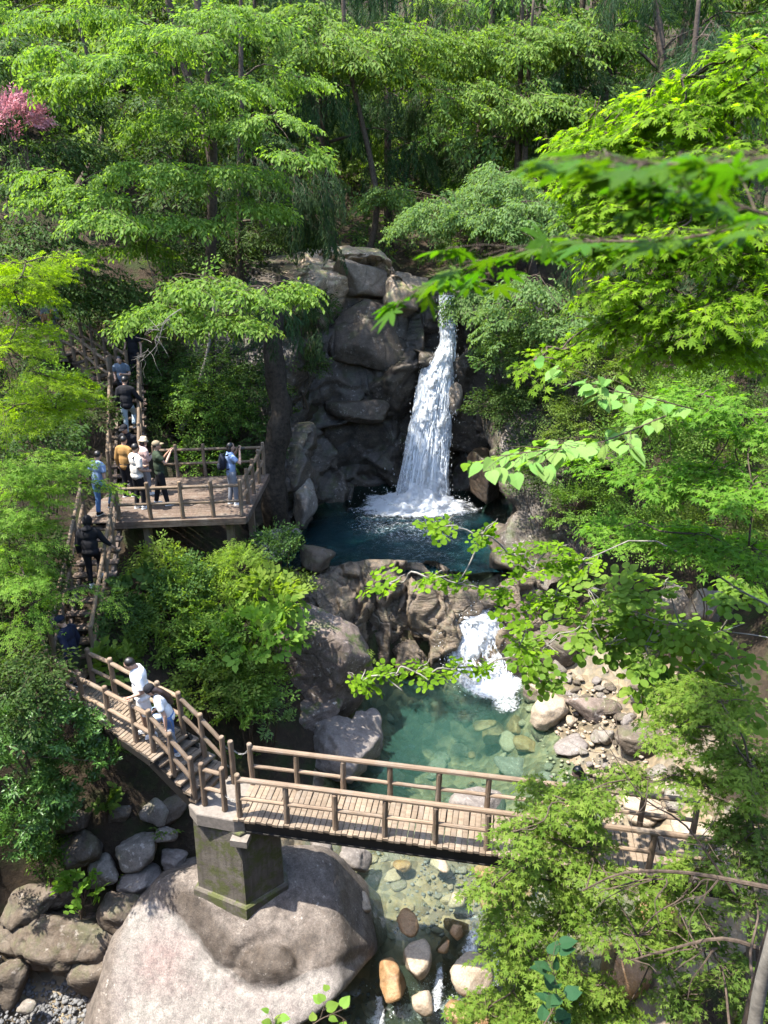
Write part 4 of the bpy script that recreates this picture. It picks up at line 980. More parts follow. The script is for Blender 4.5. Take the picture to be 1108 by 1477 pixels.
gravel('pebbles', lambda rg: (rg.uniform(-1.0, 3.6), rg.uniform(10.2, 13.6)), 1300, 0.02, 0.07, 'gravel', 62)
gravel('pebbles', lambda rg: (rg.uniform(4.4, 6.6), rg.uniform(13.5, 18.2)), 420, 0.03, 0.11, 'rock_tan', 63)
# ------------------------------------------------------------------ falling and white water
def fall_sheet(parent, name, left, right, mat, nv=120, nu=26, bulge=0.35, seed=0, off=0.0, dens_mid=0.95, dens_edge=0.35, amp=0.08):
    """left/right: lists of points; sheet bulging towards the open side"""
    Lc = catmull_at(left, np.linspace(0, 1, nv)); Rc = catmull_at(right, np.linspace(0, 1, nv)); V = []; dn = []
    for i in range(nv):
        for k in range(nu):
            t = k / (nu - 1); q = Lc[i] * (1 - t) + Rc[i] * t; q = q + np.array([0, -1, 0.12]) * (bulge * (1 - (2 * t - 1) ** 2) + off)
            V.append(q); dn.append(dens_edge + (dens_mid - dens_edge) * (1 - abs(2 * t - 1) ** 2.2))
    V = np.array(V); p = V * np.array([3.2, 3.2, 1.3]) + seed * 9.1
    d = fbm(p, 4, 50 + seed, 0.6) * amp + fbm(p * 4, 2, 60 + seed) * amp * 0.4
    V += np.array([0.25, -1, 0]) * d[:, None]
    me = mesh_from(name, V, grid_faces(nv, nu), mat, None, True); set_attr(me, 'dens', dn); return link(name, me, parent)
def drops(parent, name, pos, vel, size, seed):
    rg = np.random.default_rng(seed); n = len(pos); T = np.array([(1, 0, -.4), (-.5, .8, -.4), (-.5, -.8, -.4), (0, 0, 1.0)]); F0 = np.array([(0, 2, 1), (0, 1, 3), (1, 2, 3), (2, 0, 3)])
    s = size * (0.4 + rg.random(n) ** 3 * 2.2)
    V = pos[:, None, :] + T[None] * s[:, None, None] * np.array([1, 1, 0.6]) + (T[None, :, 2:3] * vel[:, None, :]) * s[:, None, None]
    return link(name, mesh_from(name, V.reshape(-1, 3), (F0[None] + np.arange(n)[:, None, None] * 4).reshape(-1, 3), M['drop']), parent)
YF = [(432, 28.75), (470, 28.55), (505, 28.3), (530, 28.05), (600, 27.75), (660, 27.5), (722, 27.3)]
yf = lambda v: float(np.interp(v, [a for a, _ in YF], [b for _, b in YF]))
Lp_ = [(634, 426), (633, 455), (635, 490), (626, 512), (607, 535), (597, 580), (588, 625), (579, 672), (569, 722)]
Rp_ = [(656, 426), (655, 455), (658, 490), (658, 520), (656, 545), (654, 590), (650, 630), (648, 675), (648, 722)]
fl = [P(u, v, y=yf(v)) for u, v in Lp_]; fr = [P(u, v, y=yf(v)) for u, v in Rp_]
fall = tag(link('waterfall', None, None, (1.3, 27.3, 4.5)), kind='structure')
class _F: pass
falls = []
for k, (of, dm, de, amp) in enumerate([(0.0, 1.1, 0.82, 0.10), (0.10, 0.78, 0.42, 0.14), (0.2, 0.64, 0.32, 0.18)]):
    o = fall_sheet(None, 'falling_water', fl, fr, M['fall'], 170, 34, 0.3, k, of, dm, de, amp); falls.append(o)
rg = np.random.default_rng(77); n = 6500
t = rg.random(n) ** 0.8; A_ = catmull_at(fl, t[np.argsort(t)]); t2 = np.sort(t); Bq = catmull_at(fr, t2); sd = rg.beta(1.3, 1.3, n)[:, None]
sd = sd + (rg.random((n, 1)) < 0.25) * rg.normal(size=(n, 1)) * 0.14
pos = A_ * (1 - sd) + Bq * sd + np.stack([rg.normal(size=n) * .05, -0.15 - np.abs(rg.normal(size=n)) * 0.25, rg.normal(size=n) * .1], 1)
falls.append(drops(None, 'water_drops', pos, np.stack([rg.normal(size=n) * .2, rg.normal(size=n) * .2, np.full(n, 3.4)], 1), 0.008, 1))
# long thin strands of water
def strands(name, left, right, n, seed, out=.3, wd=.02):
    rg = np.random.default_rng(seed); t = np.linspace(0, 1, 60); A_, B_ = catmull_at(left, t), catmull_at(right, t); VV, FF = [], []; k = 0
    for i in range(n):
        s0 = rg.uniform(.08, .92); j0 = rg.integers(0, 46); j1 = min(59, j0 + rg.integers(6, 22)); m = j1 - j0 + 1; s_ = s0 + np.cumsum(rg.normal(size=m)) * .006; tt = np.linspace(0, 1, m); w_ = wd * rg.uniform(.4, 1.5) * np.sin(PI * (tt * .9 + .05))
        c = A_[j0:j1 + 1] * (1 - s_[:, None]) + B_[j0:j1 + 1] * s_[:, None]; c = c + np.array([0, -1, .1]) * (out * (1 - (2 * s0 - 1) ** 2) + rg.uniform(.0, .22)) + rg.normal(size=(m, 3)) * .012
        V = np.stack([c - np.array([1, .3, 0]) * w_[:, None], c + np.array([1, -.3, 0]) * w_[:, None], c + np.array([0, -1, 0]) * w_[:, None] * .8], 1).reshape(-1, 3); VV.append(V)
        for q in range(m - 1):
            a = k + q * 3; FF += [(a, a + 3, a + 5, a + 2), (a + 2, a + 5, a + 4, a + 1)]
        k += m * 3
    return link(name, mesh_from(name, np.concatenate(VV), np.array(FF), M['drop'], None, True))
falls.append(strands('water_strands', fl, fr, 620, 5))
# splash ring where the fall meets the pool
def foam_patch(name, c, rx, ry, z, dens=0.9, seed=0, step=0.06, hgt=0.10, core=0.0):
    xs = np.arange(-rx, rx + step, step); ys = np.arange(-ry, ry + step, step); X, Y = np.meshgrid(xs, ys, indexing='ij'); X, Y = X.ravel(), Y.ravel()
    r = np.sqrt((X / rx) ** 2 + (Y / ry) ** 2); p = np.stack([X, Y, 0 * X], 1) + seed * 7
    r = r + fbm(p * 1.1, 3, seed) * 0.16
    dn = dens * (1 - sstep(0.35, 1.0, r)) + 0.02; h = (0.02 + hgt * np.clip(1 - r, 0, 1) * (1 + fbm(p * 3.5, 4, seed + 2))) + core * np.exp(-(r / 0.3) ** 2)
    V = np.stack([X + c[0], Y + c[1], np.maximum(h, 0.012) + z + 0.03], 1)
    F = grid_faces(len(xs), len(ys)); F = F[(r[F].min(1) < 1.02)]
    me = mesh_from(name, V, F, M['foam'], None, True); set_attr(me, 'dens', dn); o = link(name, me); return o
fc = P(596, 728, 4.5)
falls.append(foam_patch('splash_foam', fc + np.array([0.05, -.3, 0]), 2.9, 2.0, 4.5, 0.86, 1, 0.05, 0.16))
falls.append(foam_patch('splash_foam', fc + np.array([.15, .25, 0]), 2.1, 1.25, 4.55, 1.15, 2, 0.05, 0.22, 0.30))
n = 2600; a = rg.uniform(0, 2 * PI, n); rr = np.abs(rg.normal(size=n)) * 0.8
pos = np.stack([fc[0] + .1 + np.cos(a) * rr * 1.25, fc[1] + .1 + np.sin(a) * rr * .8, 4.55 + np.abs(rg.normal(size=n)) * 0.38 * np.exp(-rr * .6)], 1)
falls.append(drops(None, 'spray', pos, rg.normal(size=(n, 3)) * .4, 0.016, 2))
for o in falls: o.parent = fall; o.location = -fall.location
falls.append(foam_patch('drifting_foam', fc + np.array([-.3, -1.8, 0]), 4.0, 3.4, 4.5, 0.40, 8, 0.07, 0.01)); falls[-1].parent = fall; falls[-1].location = -fall.location
# the lower cascade over the sill
casc = tag(link('cascade', None, None, (3, 19.6, 1.5)), kind='structure')
cl = [P(662, 848, y=21.6), P(645, 870, y=20.95), P(634, 905, y=20.35), P(640, 945, y=19.85), P(660, 990, y=19.3)]
cr = [P(716, 850, y=21.6), P(726, 872, y=20.95), P(735, 905, y=20.4), P(742, 950, y=19.9), P(745, 1003, y=19.1)]
cs = []
for k, (of, dm, de, amp) in enumerate([(0.12, 0.74, 0.38, 0.14), (0.26, 0.54, 0.28, 0.2)]):
    cs.append(fall_sheet(None, 'falling_water', cl, cr, M['fall'], 90, 40, 0.25, 10 + k, of, dm, de, amp))
n = 2400; t2 = np.sort(rg.random(n)); A_ = catmull_at(cl, t2); Bq = catmull_at(cr, t2); sd = rg.uniform(-.1, 1.08, n)[:, None]
pos = A_ * (1 - sd) + Bq * sd + np.stack([rg.normal(size=n) * .06, -0.25 - np.abs(rg.normal(size=n)) * 0.22, .05 + np.abs(rg.normal(size=n)) * .2], 1)
cs.append(drops(None, 'water_drops', pos, rg.normal(size=(n, 3)) * .5, 0.010, 3))
cs.append(strands('water_strands', cl, cr, 200, 6, .3, .018)); cc = P(712, 985, 1.5)
cs.append(foam_patch('splash_foam', cc + np.array([.0, -.2, 0]), 1.35, 1.15, 1.5, 0.85, 5, 0.05, 0.12, 0.1))
cs.append(foam_patch('splash_foam', cc + np.array([.15, -1.1, 0]), 0.9, 1.0, 1.49, 0.5, 6, 0.05, 0.03))
for o in cs: o.parent = casc; o.location = -casc.location
# white chutes among the boulders at the bottom
rap = tag(link('rapids', None, None, (1, 10, 0)), kind='structure'); rs = []
for k, (lft, rgt) in enumerate([
    ([P(628, 1385, y=10.75), P(624, 1412, y=10.4), P(614, 1445, y=9.95)], [P(641, 1385, y=10.75), P(640, 1412, y=10.4), P(640, 1450, y=9.95)]),
    ([P(540, 1432, y=10.3), P(538, 1455, y=10.0), P(530, 1480, y=9.6)], [P(553, 1430, y=10.3), P(556, 1455, y=10.0), P(560, 1480, y=9.6)]),
    ([P(672, 1318, y=11.4), P(674, 1340, y=11.05), P(662, 1372, y=10.7)], [P(692, 1318, y=11.4), P(696, 1345, y=11.05), P(694, 1375, y=10.7)]),
    ([P(702, 1340, y=11.1), P(705, 1375, y=10.6), P(690, 1410, y=10.1)], [P(722, 1345, y=11.1), P(726, 1380, y=10.6), P(722, 1420, y=10.1)])]):
    rs.append(fall_sheet(None, 'white_water', lft, rgt, M['fall'], 40, 14, 0.06, 20 + k, 0.03, 0.56, 0.22, 0.08))
for k, (u, v, z, rx, ry, dn) in enumerate([(600, 1462, -.12, .55, .32, .56), (650, 1458, -.1, .5, .4, .56), (545, 1476, -.2, .45, .3, .56), (690, 1392, .25, .4, .35, .56), (800, 1440, .15, .6, .4, .56), (690, 1475, -.2, .5, .3, .56), (870, 1360, .3, .5, .3, .5)]):
    rs.append(foam_patch('white_water', P(u, v, z), rx, ry, z, dn, 30 + k, 0.035, 0.06))
n = 1500; c0 = P(620, 1450, 0); pos = np.stack([c0[0] + rg.normal(size=n) * .45, c0[1] + .2 + rg.normal(size=n) * .3, np.abs(rg.normal(size=n)) * .16 - .05], 1)
rs.append(drops(None, 'spray', pos, rg.normal(size=(n, 3)) * .3, 0.008, 4))
for o in rs: o.parent = rap; o.location = -rap.location
# ------------------------------------------------------------------ people
def cloth(name, c, rough=0.85, var=0.12): return flat_mat('cloth_' + name, c, rough, var, 30, 0.15, 0.006)
M['skin'] = flat_mat('skin', (0.46, 0.28, 0.20), 0.55, 0.06, 20, 0.3, 0.001)
M['hair'] = flat_mat('black_hair', (0.014, 0.011, 0.010), 0.45, 0.3, 60, 0.5)
M['hairbrown'] = flat_mat('brown_hair', (0.035, 0.02, 0.015), 0.45, 0.3, 60, 0.5)
M['eye'] = flat_mat('dark_eye', (0.01, 0.008, 0.007), 0.3, 0.05)
M['white'] = cloth('white', (0.78, 0.77, 0.75)); M['offwhite'] = cloth('offwhite', (0.62, 0.58, 0.53)); M['black'] = cloth('black', (0.014, 0.014, 0.017)); M['navy'] = cloth('navy', (0.012, 0.016, 0.035))
M['jeans'] = cloth('denim', (0.10, 0.19, 0.38)); M['palejeans'] = cloth('pale_denim', (0.36, 0.44, 0.50)); M['olive'] = cloth('olive', (0.035, 0.045, 0.028)); M['green'] = cloth('dark_green', (0.035, 0.05, 0.03))
M['khaki'] = cloth('khaki', (0.25, 0.20, 0.13)); M['beige'] = cloth('beige', (0.60, 0.49, 0.34)); M['orange'] = cloth('ochre', (0.34, 0.19, 0.065)); M['pink'] = cloth('dusty_pink', (0.55, 0.38, 0.34)); M['lblue'] = cloth('light_blue', (0.24, 0.33, 0.52)); M['grey'] = cloth('grey', (0.20, 0.21, 0.23)); M['dpack'] = cloth('dark_pack', (0.016, 0.019, 0.03)); M['shoe_sole'] = cloth('shoe_sole', (0.75, 0.74, 0.72)); M['bluegrey'] = cloth('blue_grey', (0.10, 0.13, 0.17)); M['palebag'] = cloth('pale_blue_bag', (0.42, 0.52, 0.66))
M['fur'] = flat_mat('brown_fur', (0.30, 0.16, 0.07), 0.95, 0.35, 60, 0.1, 0.01); M['plastic'] = flat_mat('black_plastic', (0.015, 0.015, 0.016), 0.35, 0.1, 20, 0.5)
def remeshed(name, mb, mats, voxel, parent, extra=None):
    me = mb.mesh(name, mats); o = bpy.data.objects.new(name + '_tmp', me); COL.objects.link(o)
    r = o.modifiers.new('r', 'REMESH'); r.mode = 'VOXEL'; r.voxel_size = voxel
    s_ = o.modifiers.new('s', 'SMOOTH'); s_.factor = 0.5; s_.iterations = 3
    dg = bpy.context.evaluated_depsgraph_get(); ev = o.evaluated_get(dg); m2 = bpy.data.meshes.new_from_object(ev)
    V = np.empty(len(m2.vertices) * 3); m2.vertices.foreach_get('co', V); V = V.reshape(-1, 3)
    F = [tuple(p.vertices) for p in m2.polygons]; idx = [0] * len(F)
    if extra is not None:
        n0_ = len(V); V = np.concatenate([V] + extra.V) if extra.V else V
        F += [tuple(i + n0_ for i in f) for f in extra.F]; idx += extra.M
    bpy.data.objects.remove(o); bpy.data.meshes.remove(me); bpy.data.meshes.remove(m2)
    return link(name, mesh_from(name, V, F, mats, idx, True), parent)
def rotx(a): c, s_ = math.cos(a), math.sin(a); return np.array([[1, 0, 0], [0, c, -s_], [0, s_, c]])
def rotz(a): c, s_ = math.cos(a), math.sin(a); return np.array([[c, -s_, 0], [s_, c, 0], [0, 0, 1]])
ARMS = {  # elbow, wrist offsets from the shoulder for the right side (x outward, y forward, z up)
 'down': ((.07, -.03, -.29), (.08, .06, -.54)), 'bent': ((.06, -.04, -.28), (.0, .18, -.36)), 'front': ((.04, .05, -.28), (-.08, .26, -.32)), 'phone': ((.06, .16, -.20), (-.10, .33, .02)), 'camera': ((.12, .17, -.18), (-.09, .24, .12)), 'rail': ((.14, .05, -.25), (.26, .16, -.42)), 'hold': ((.08, .04, -.27), (-.10, .22, -.20)), 'swing': ((.06, -.13, -.26), (.08, -.06, -.52))}
def person(label, foot, yaw, h=1.7, lean=0.0, headp=0.0, heady=0.0, legs=((.0, 0), (.0, 0)), arms=('down', 'down'), shirt='white', sleeve='short', pants='black', pantlen=1.0, shoe='white', hair='hair', hairstyle='short', hat=None, loose=1.0, skirt=None, strap=None, vox=0.02):
    k = h / 1.7; root = thing('person', label, 'person', tuple(foot), R(yaw)); L = lambda *a: np.array(a, float) * k
    pel = L(0, 0, .92); Rl = rotx(-lean); T = lambda p: pel + Rl @ (np.asarray(p, float) * k)           # torso frame, origin at the pelvis
    chest = T((0, 0, .36)); neck = T((0, .0, .53)); Hh = rotz(heady) @ rotx(-headp); hc = T((0, .015, .56)) + Rl @ Hh @ L(0, .02, .12)
    HR = Rl @ Hh
    body = MB(); top = MB(); bot = MB(); ext = MB()
    body.ball(T((0, 0, .36)), L(.165, .10, .21), ax=Rl.T); body.ball(T((0, 0, .12)), L(.14, .095, .2), ax=Rl.T); body.ball(pel, L(.16, .11, .13))
    body.tube([T((0, 0, .46)), T((0, .01, .58)), hc], [.06 * k, .052 * k, .055 * k], 10)
    body.ball(hc, L(.078, .097, .118), 14, 10, ax=HR.T); body.ball(hc + HR @ L(0, .03, -.055), L(.055, .065, .06), ax=HR.T); body.ball(hc + HR @ L(0, .1, -.015), L(.016, .02, .024), 8, 6)
    for sx in (-1, 1):
        body.ball(hc + HR @ L(.078 * sx, -.005, -.005), L(.012, .02, .03), 8, 6)
        ext.ball(hc + HR @ L(.032 * sx, .088, .012), L(.012, .008, .008), 6, 5, 1)
    ext.ball(hc + HR @ L(0, .094, -.052), L(.022, .007, .006), 6, 5, 1)
    sw = .175 * loose
    top.ball(T((0, 0, .38)), L(.185 * loose, .125 * loose, .20), ax=Rl.T); top.ball(T((0, 0, .14)), L(.175 * loose, .128 * loose, .24), ax=Rl.T); top.ball(T((0, 0, -.02)), L(.18 * loose, .132 * loose, .13), ax=Rl.T)
    top.tube([T((-.18, 0, .46)), T((0, -.01, .50)), T((.18, 0, .46))], [.072 * k, .08 * k, .072 * k], 10)
    for sx, arm in ((1, arms[0]), (-1, arms[1])):
        sh = T((.185 * sx, 0, .455)); ea, wa = ARMS[arm]; el = sh + Rl @ (np.array([ea[0] * sx, ea[1], ea[2]]) * k); wr = sh + Rl @ (np.array([wa[0] * sx, wa[1], wa[2]]) * k)
        body.ball(sh, L(.05, .05, .05)); body.tube([sh, (sh + el) / 2, el, (el + wr) / 2, wr], [.052 * k, .048 * k, .040 * k, .038 * k, .027 * k], 10)
        if sleeve == 'long': top.tube([sh - (el - sh) * .1, sh, (sh + el) / 2, el, wr + (el - wr) * .12], [.05 * k, .079 * k, .068 * loose * k, .058 * loose * k, .045 * k], 10)
        else: top.tube([sh - (el - sh) * .1, sh, sh + (el - sh) * (.8 if loose > 1.1 else .62)], [.05 * k, .08 * k, .071 * loose * k], 10)
        d = unit(wr - el); fw = Rl @ np.array([0, 1.0, 0]); sdv = unit(np.cross(d, fw) + 1e-6); nr = np.cross(sdv, d); pc_ = wr + d * .055 * k
        body.tube([wr, pc_], [.026 * k, .03 * k], 8); body.ball(pc_, L(.036, .036, .036))
        for f in range(4):
            b0 = pc_ + d * .02 * k + sdv * (f - 1.5) * .019 * k; ln = (.062, .075, .07, .055)[f] * k; cur = nr * (-1 if np.dot(nr, fw) < 0 else 1)
            ext.tube([b0, b0 + d * ln * .5 + cur * ln * .18, b0 + d * ln * .8 + cur * ln * .6], [.0095 * k, .0088 * k, .007 * k], 6, 0)
        tb_ = wr + d * .03 * k + sdv * (-.03) * k * (1); ext.tube([tb_, tb_ - sdv * .02 * k + d * .03 * k + nr * .01, tb_ - sdv * .015 * k + d * .055 * k + nr * .02], [.011 * k, .0105 * k, .008 * k], 6, 0)
    for sx, (fw, lift) in ((1, legs[0]), (-1, legs[1])):
        hip = pel + L(.088 * sx, 0, -.03); an = L(.095 * sx, fw, .085 + lift); mid = (hip + an) / 2; ln = np.linalg.norm(hip - an); full = .81 * k; bend = math.sqrt(max(0, (full / 2) ** 2 - (ln / 2) ** 2)); kn = mid + np.array([0, bend, 0.0])
        body.tube([hip, (hip + kn) / 2, kn, kn * .6 + an * .4, an], [.085 * k, .074 * k, .054 * k, .056 * k, .036 * k], 10)
        body.tube([an, an + L(0, .07, -.05)], [.036 * k, .035 * k], 8)
        if pantlen > .85: bot.tube([hip + L(0, 0, .06), hip, (hip + kn) / 2, kn, kn * .5 + an * .5, an + L(0, 0, .01)], [.09 * k, .105 * k, .092 * k, .074 * k, .066 * k, .06 * k], 10)
        else:
            e_ = hip + (kn - hip) * (pantlen / .5); bot.tube([hip + L(0, 0, .06), hip, (hip + e_) / 2, e_], [.09 * k, .112 * k, .108 * k, .105 * k], 10)
        s_ = MB(); c = an + L(0, .045, -.045); s_.ball(c, L(.044, .115, .042), 10, 7); s_.ball(an + L(0, -.01, -.02), L(.043, .06, .05), 8, 6); s_.box(c + L(0, 0, -.03), L(.08, .225, .02), m=1)
        s_.build('shoe', [M[shoe], M['shoe_sole']], root, True)
    bot.ball(pel + L(0, 0, 0), L(.178, .128, .13))
    body_o = remeshed('body', body, [M['skin'], M['eye']], vox * .9, root, ext)
    remeshed('shirt', top, [M[shirt]], vox, root)
    if skirt:
        mb = MB(); V = []; ns = 40
        for i, (z, r_) in enumerate(((1.0, .15), (.9, .185), (.7, .23), (.42, .30))):
            for j in range(ns):
                a = 2 * PI * j / ns; rr = r_ * (1 + (.10 * z * 0 + .09 * i / 3) * (1 if j % 2 else -1)); V.append((rr * math.cos(a) * k, rr * .8 * math.sin(a) * k, z * k))
        F = [(i * ns + j, i * ns + (j + 1) % ns, (i + 1) * ns + (j + 1) % ns, (i + 1) * ns + j) for i in range(3) for j in range(ns)]
        mb.add(V, F); link('skirt', mesh_from('skirt', np.array(V), F, [M[skirt], M['offwhite']], [1 if (f[0] % ns) % 8 == 0 else 0 for f in F]), root)
    else: remeshed('trousers' if pantlen > .85 else 'shorts', bot, [M[pants]], vox, root)
    hb = MB()
    if hairstyle != 'none':
        hb.ball(hc + HR @ L(0, -.022, .032), L(.088, .095, .102), 14, 10, ax=HR.T)
        if hairstyle in ('bob', 'long'): hb.ball(hc + HR @ L(0, -.05, -.045), L(.092, .07, .11), ax=HR.T)
        if hairstyle == 'long': hb.tube([hc + HR @ L(0, -.06, -.03), hc + HR @ L(.01, -.09, -.16), T((.05, -.13, .36)), T((.08, -.15, .16))], [.075 * k, .085 * k, .09 * k, .04 * k], 10)
        remeshed('hair', hb, [M[hair]], vox * .8, root)
    if hat:
        kind, mat = hat; q = MB()
        if kind == 'beanie': q.ball(hc + HR @ L(0, -.012, .05), L(.098, .112, .10), 14, 10, ax=HR.T); q.tube([hc + HR @ L(0, -.008, .02), hc + HR @ L(0, -.008, .055)], [.1 * k, .1 * k], 14)
        elif kind == 'cap':
            q.ball(hc + HR @ L(0, -.012, .055), L(.095, .108, .085), 14, 10, ax=HR.T); V, F = [], []
            for j in range(9):
                a = PI * j / 8; V += [hc + HR @ L(math.cos(a) * .085, .06 + math.sin(a) * .02, .06), hc + HR @ L(math.cos(a) * .085, .08 + math.sin(a) * .105, .042), hc + HR @ L(math.cos(a) * .085, .08 + math.sin(a) * .103, .032), hc + HR @ L(math.cos(a) * .085, .06 + math.sin(a) * .02, .045)]
            for j in range(8):
                for m_ in range(4): F.append((j * 4 + m_, j * 4 + (m_ + 1) % 4, j * 4 + 4 + (m_ + 1) % 4, j * 4 + 4 + m_))
            q.add(V, F)
        elif kind == 'bucket':
            q.tube([hc + HR @ L(0, -.008, .02), hc + HR @ L(0, -.008, .05), hc + HR @ L(0, -.008, .13), hc + HR @ L(0, -.008, .15)], [.15 * k, .105 * k, .09 * k, .07 * k], 16)
        elif kind == 'hood': q.ball(hc + HR @ L(0, -.03, .02), L(.115, .118, .145), 14, 10, ax=HR.T); q.ball(T((0, -.05, .52)), L(.13, .10, .08), ax=Rl.T)
        if kind == 'hood': remeshed('hood', q, [M[mat]], vox, root)
        else: q.build({'beanie': 'beanie', 'cap': 'cap', 'bucket': 'hat'}[kind], M[mat], root, True)
    if strap:
        pts = [T((.10, -.13, .46)), T((.09, 0, .535)), T((.0, .145, .34)), T((-.14, .11, .1)), T((-.18, -.02, .02))]; mb = MB(); mb.tube(smooth_path(pts, 16), .016 * k, 6); mb.build('bag_strap', M[strap], root, True)
    Wm = Matrix.Translation(Vector(foot)) @ Matrix.Rotation(R(yaw), 4, 'Z')
    def world(p): return np.array(Wm @ Vector(p))
    out = dict(root=root, T=lambda p: world(T(p)), W=lambda *a: world(L(*a)), head=world(hc)); return out
def on_stair(a, b, v, n):
    a, b = np.asarray(a), np.asarray(b); best = None
    for i in range(n + 2):
        t = i / (n + 1); p = a + (b - a) * t; d = p - np.array([0, 0, CAMZ]); dep = d[1] * cT - d[2] * sT; vv = 738.5 + FPX * (-(d[1] * sT + d[2] * cT)) / dep
        if best is None or abs(vv - v) < best[0]: best = (abs(vv - v), p)
    return best[1]
pw = person('man in an oversized white tee and white shorts looking down on the left walkway', P(214, 1060, LZ + .01), 108, 1.76, .06, .55, 0, ((.02, 0), (-.10, 0)), ('down', 'bent'), 'white', 'short', 'white', .47, 'white', loose=1.22)
wo_ = person('woman in a black beanie with long dark hair leaning over the walkway railing', P(250, 1086, 5.56), 100, 1.6, .30, .35, 0, ((.05, 0), (-.08, 0)), ('front', 'down'), 'white', 'short', 'jeans', 1.0, 'white', 'hairbrown', 'long', ('beanie', 'black'))
person('man in a navy long sleeved top and dark cap at the foot of the stairs', P(112, 994, LZ + .01), 78, 1.74, .04, .35, .2, ((.0, 0), (.16, 0)), ('down', 'swing'), 'navy', 'long', 'olive', .48, 'black', hat=('cap', 'navy'))
person('person in a black hooded jacket climbing the lower flight of stairs', on_stair(s1a, s1b, 838, 11) + np.array([.08, 0, .03]), 8, 1.72, .12, .3, 0, ((.14, .16), (-.04, 0)), ('rail', 'down'), 'black', 'long', 'black', 1.0, 'white', hairstyle='none', hat=('hood', 'black'), loose=1.15)
person('person in jeans and light blue top half hidden by leaves at the stair head', on_stair(s1a, s1b, 752, 11) + np.array([-.05, 0, .03]), -25, 1.68, .1, .2, 0, ((.2, .17), (-.05, 0)), ('down', 'swing'), 'lblue', 'short', 'jeans', 1.0, 'black')
pm = person('man in a loose white tee with a black bag strap standing on the platform', P(204, 733, PZ), -42, 1.74, .02, .1, 0, ((.03, 0), (-.06, 0)), ('bent', 'front'), 'offwhite', 'short', 'black', 1.0, 'white', loose=1.15, strap='black')
person('person in an ochre shirt half hidden behind the man in the loose white tee', P(187, 716, PZ), -20, 1.68, .05, .1, 0, ((.05, 0), (-.05, 0)), ('bent', 'down'), 'orange', 'long', 'black', 1.0, 'black')
person('person in black with a dark cap at the back of the platform group', P(193, 697, PZ), 160, 1.74, .05, .2, 0, ((.05, 0), (-.05, 0)), ('down', 'bent'), 'black', 'long', 'black', 1.0, 'black', hat=('cap', 'black'))
person('person in a beige hat and dusty pink top beside the man in dark green', P(213, 713, PZ), -50, 1.6, .05, .1, 0, ((.03, 0), (-.04, 0)), ('hold', 'hold'), 'pink', 'long', 'grey', 1.0, 'white', 'hairbrown', 'bob', ('bucket', 'beige'), loose=1.1)
pg = person('man in a dark green tee and khaki cap lifting a phone on the platform', P(236, 728, PZ), -68, 1.74, -.04, .0, 0, ((.10, 0), (-.16, 0)), ('phone', 'phone'), 'green', 'short', 'black', 1.0, 'white', hat=('cap', 'khaki'), loose=1.08)
pp = person('photographer in a light blue shirt with a dark backpack at the platform corner', P(337, 727, PZ), -62, 1.68, .02, .0, 0, ((.06, 0), (-.06, 0)), ('camera', 'camera'), 'lblue', 'short', 'grey', 1.0, 'white', 'hair', 'bob')
person('climber in a black top and pale jeans seen from behind on the upper stairs', on_stair(s2a, s2b, 632, 10) + np.array([.05, 0, .03]), 4, 1.74, .10, .1, 0, ((.16, .2), (-.02, 0)), ('rail', 'down'), 'black', 'long', 'palejeans', 1.0, 'khaki', loose=1.08)
person('person in a black tee standing in shade at the top of the upper stairs', P(186, 553, 10.0) + np.array([.1, .5, .02]), 175, 1.72, 0, .1, 0, ((.05, 0), (-.05, 0)), ('bent', 'down'), 'black', 'short', 'black', 1.0, 'black')
person('person in dark clothes with pale sleeves on the upper stairs below the landing', on_stair(s2a, s2b, 590, 10) + np.array([-.08, 0, .03]), 185, 1.62, .1, .3, 0, ((.1, 0), (-.05, .1)), ('bent', 'hold'), 'bluegrey', 'short', 'black', 1.0, 'white', hairstyle='bob')
pd = person('person in a grey shirt holding a brown dog on the high gallery', P(73, 514, 10.87) + np.array([0, .45, 0]), 178, 1.7, 0, .2, 0, ((.03, 0), (-.03, 0)), ('hold', 'hold'), 'grey', 'long', 'khaki', 1.0, 'black')
pb_ = person('person in a blue grey jacket and striped skirt on the bridge behind leaves', np.array(bridge.location) + o0 + e1 * 6.15 + e2 * .5 + np.array([0, 0, .01]), 75, 1.62, .15, .3, 0, ((.03, 0), (-.03, 0)), ('down', 'bent'), 'bluegrey', 'long', 'black', 1.0, 'black', 'hair', 'bob', skirt='navy')
# things they carry
def backpack(pz, yaw):
    root = thing('backpack', 'dark backpack worn by the photographer in light blue', 'backpack', tuple(pz), R(yaw)); mb = MB()
    mb.ball((0, -.02, .02), (.155, .10, .235), 14, 10); remeshed('pack', mb, [M['dpack']], .02, root)
    mb = MB(); mb.ball((0, -.11, -.09), (.11, .05, .10), 12, 8); mb.build('pocket', M['dpack'], root, True)
    for sx in (-1, 1):
        mb = MB(); mb.tube(smooth_path([(.10 * sx, .06, .2), (.105 * sx, .18, .22), (.11 * sx, .28, .1), (.12 * sx, .2, -.12), (.12 * sx, .05, -.16)], 14), .018, 6); mb.build('strap', M['dpack'], root, True)
backpack(pp['T']((0, -.20, .28)), -62)
def camera_body(p, yaw):
    root = thing('camera', 'black camera held to the eye by the photographer on the platform', 'camera', tuple(p), R(yaw)); mb = MB(); mb.box((0, 0, 0), (.13, .06, .09)); mb.box((0, 0, .055), (.05, .05, .03)); mb.build('camera_body', M['plastic'], root)
    mb = MB(); mb.tube([(0, .03, 0), (0, .12, 0), (0, .14, 0)], [.035, .035, .038], 12); mb.build('lens', M['plastic'], root)
camera_body(pp['T']((0, .26, .60)), -62)
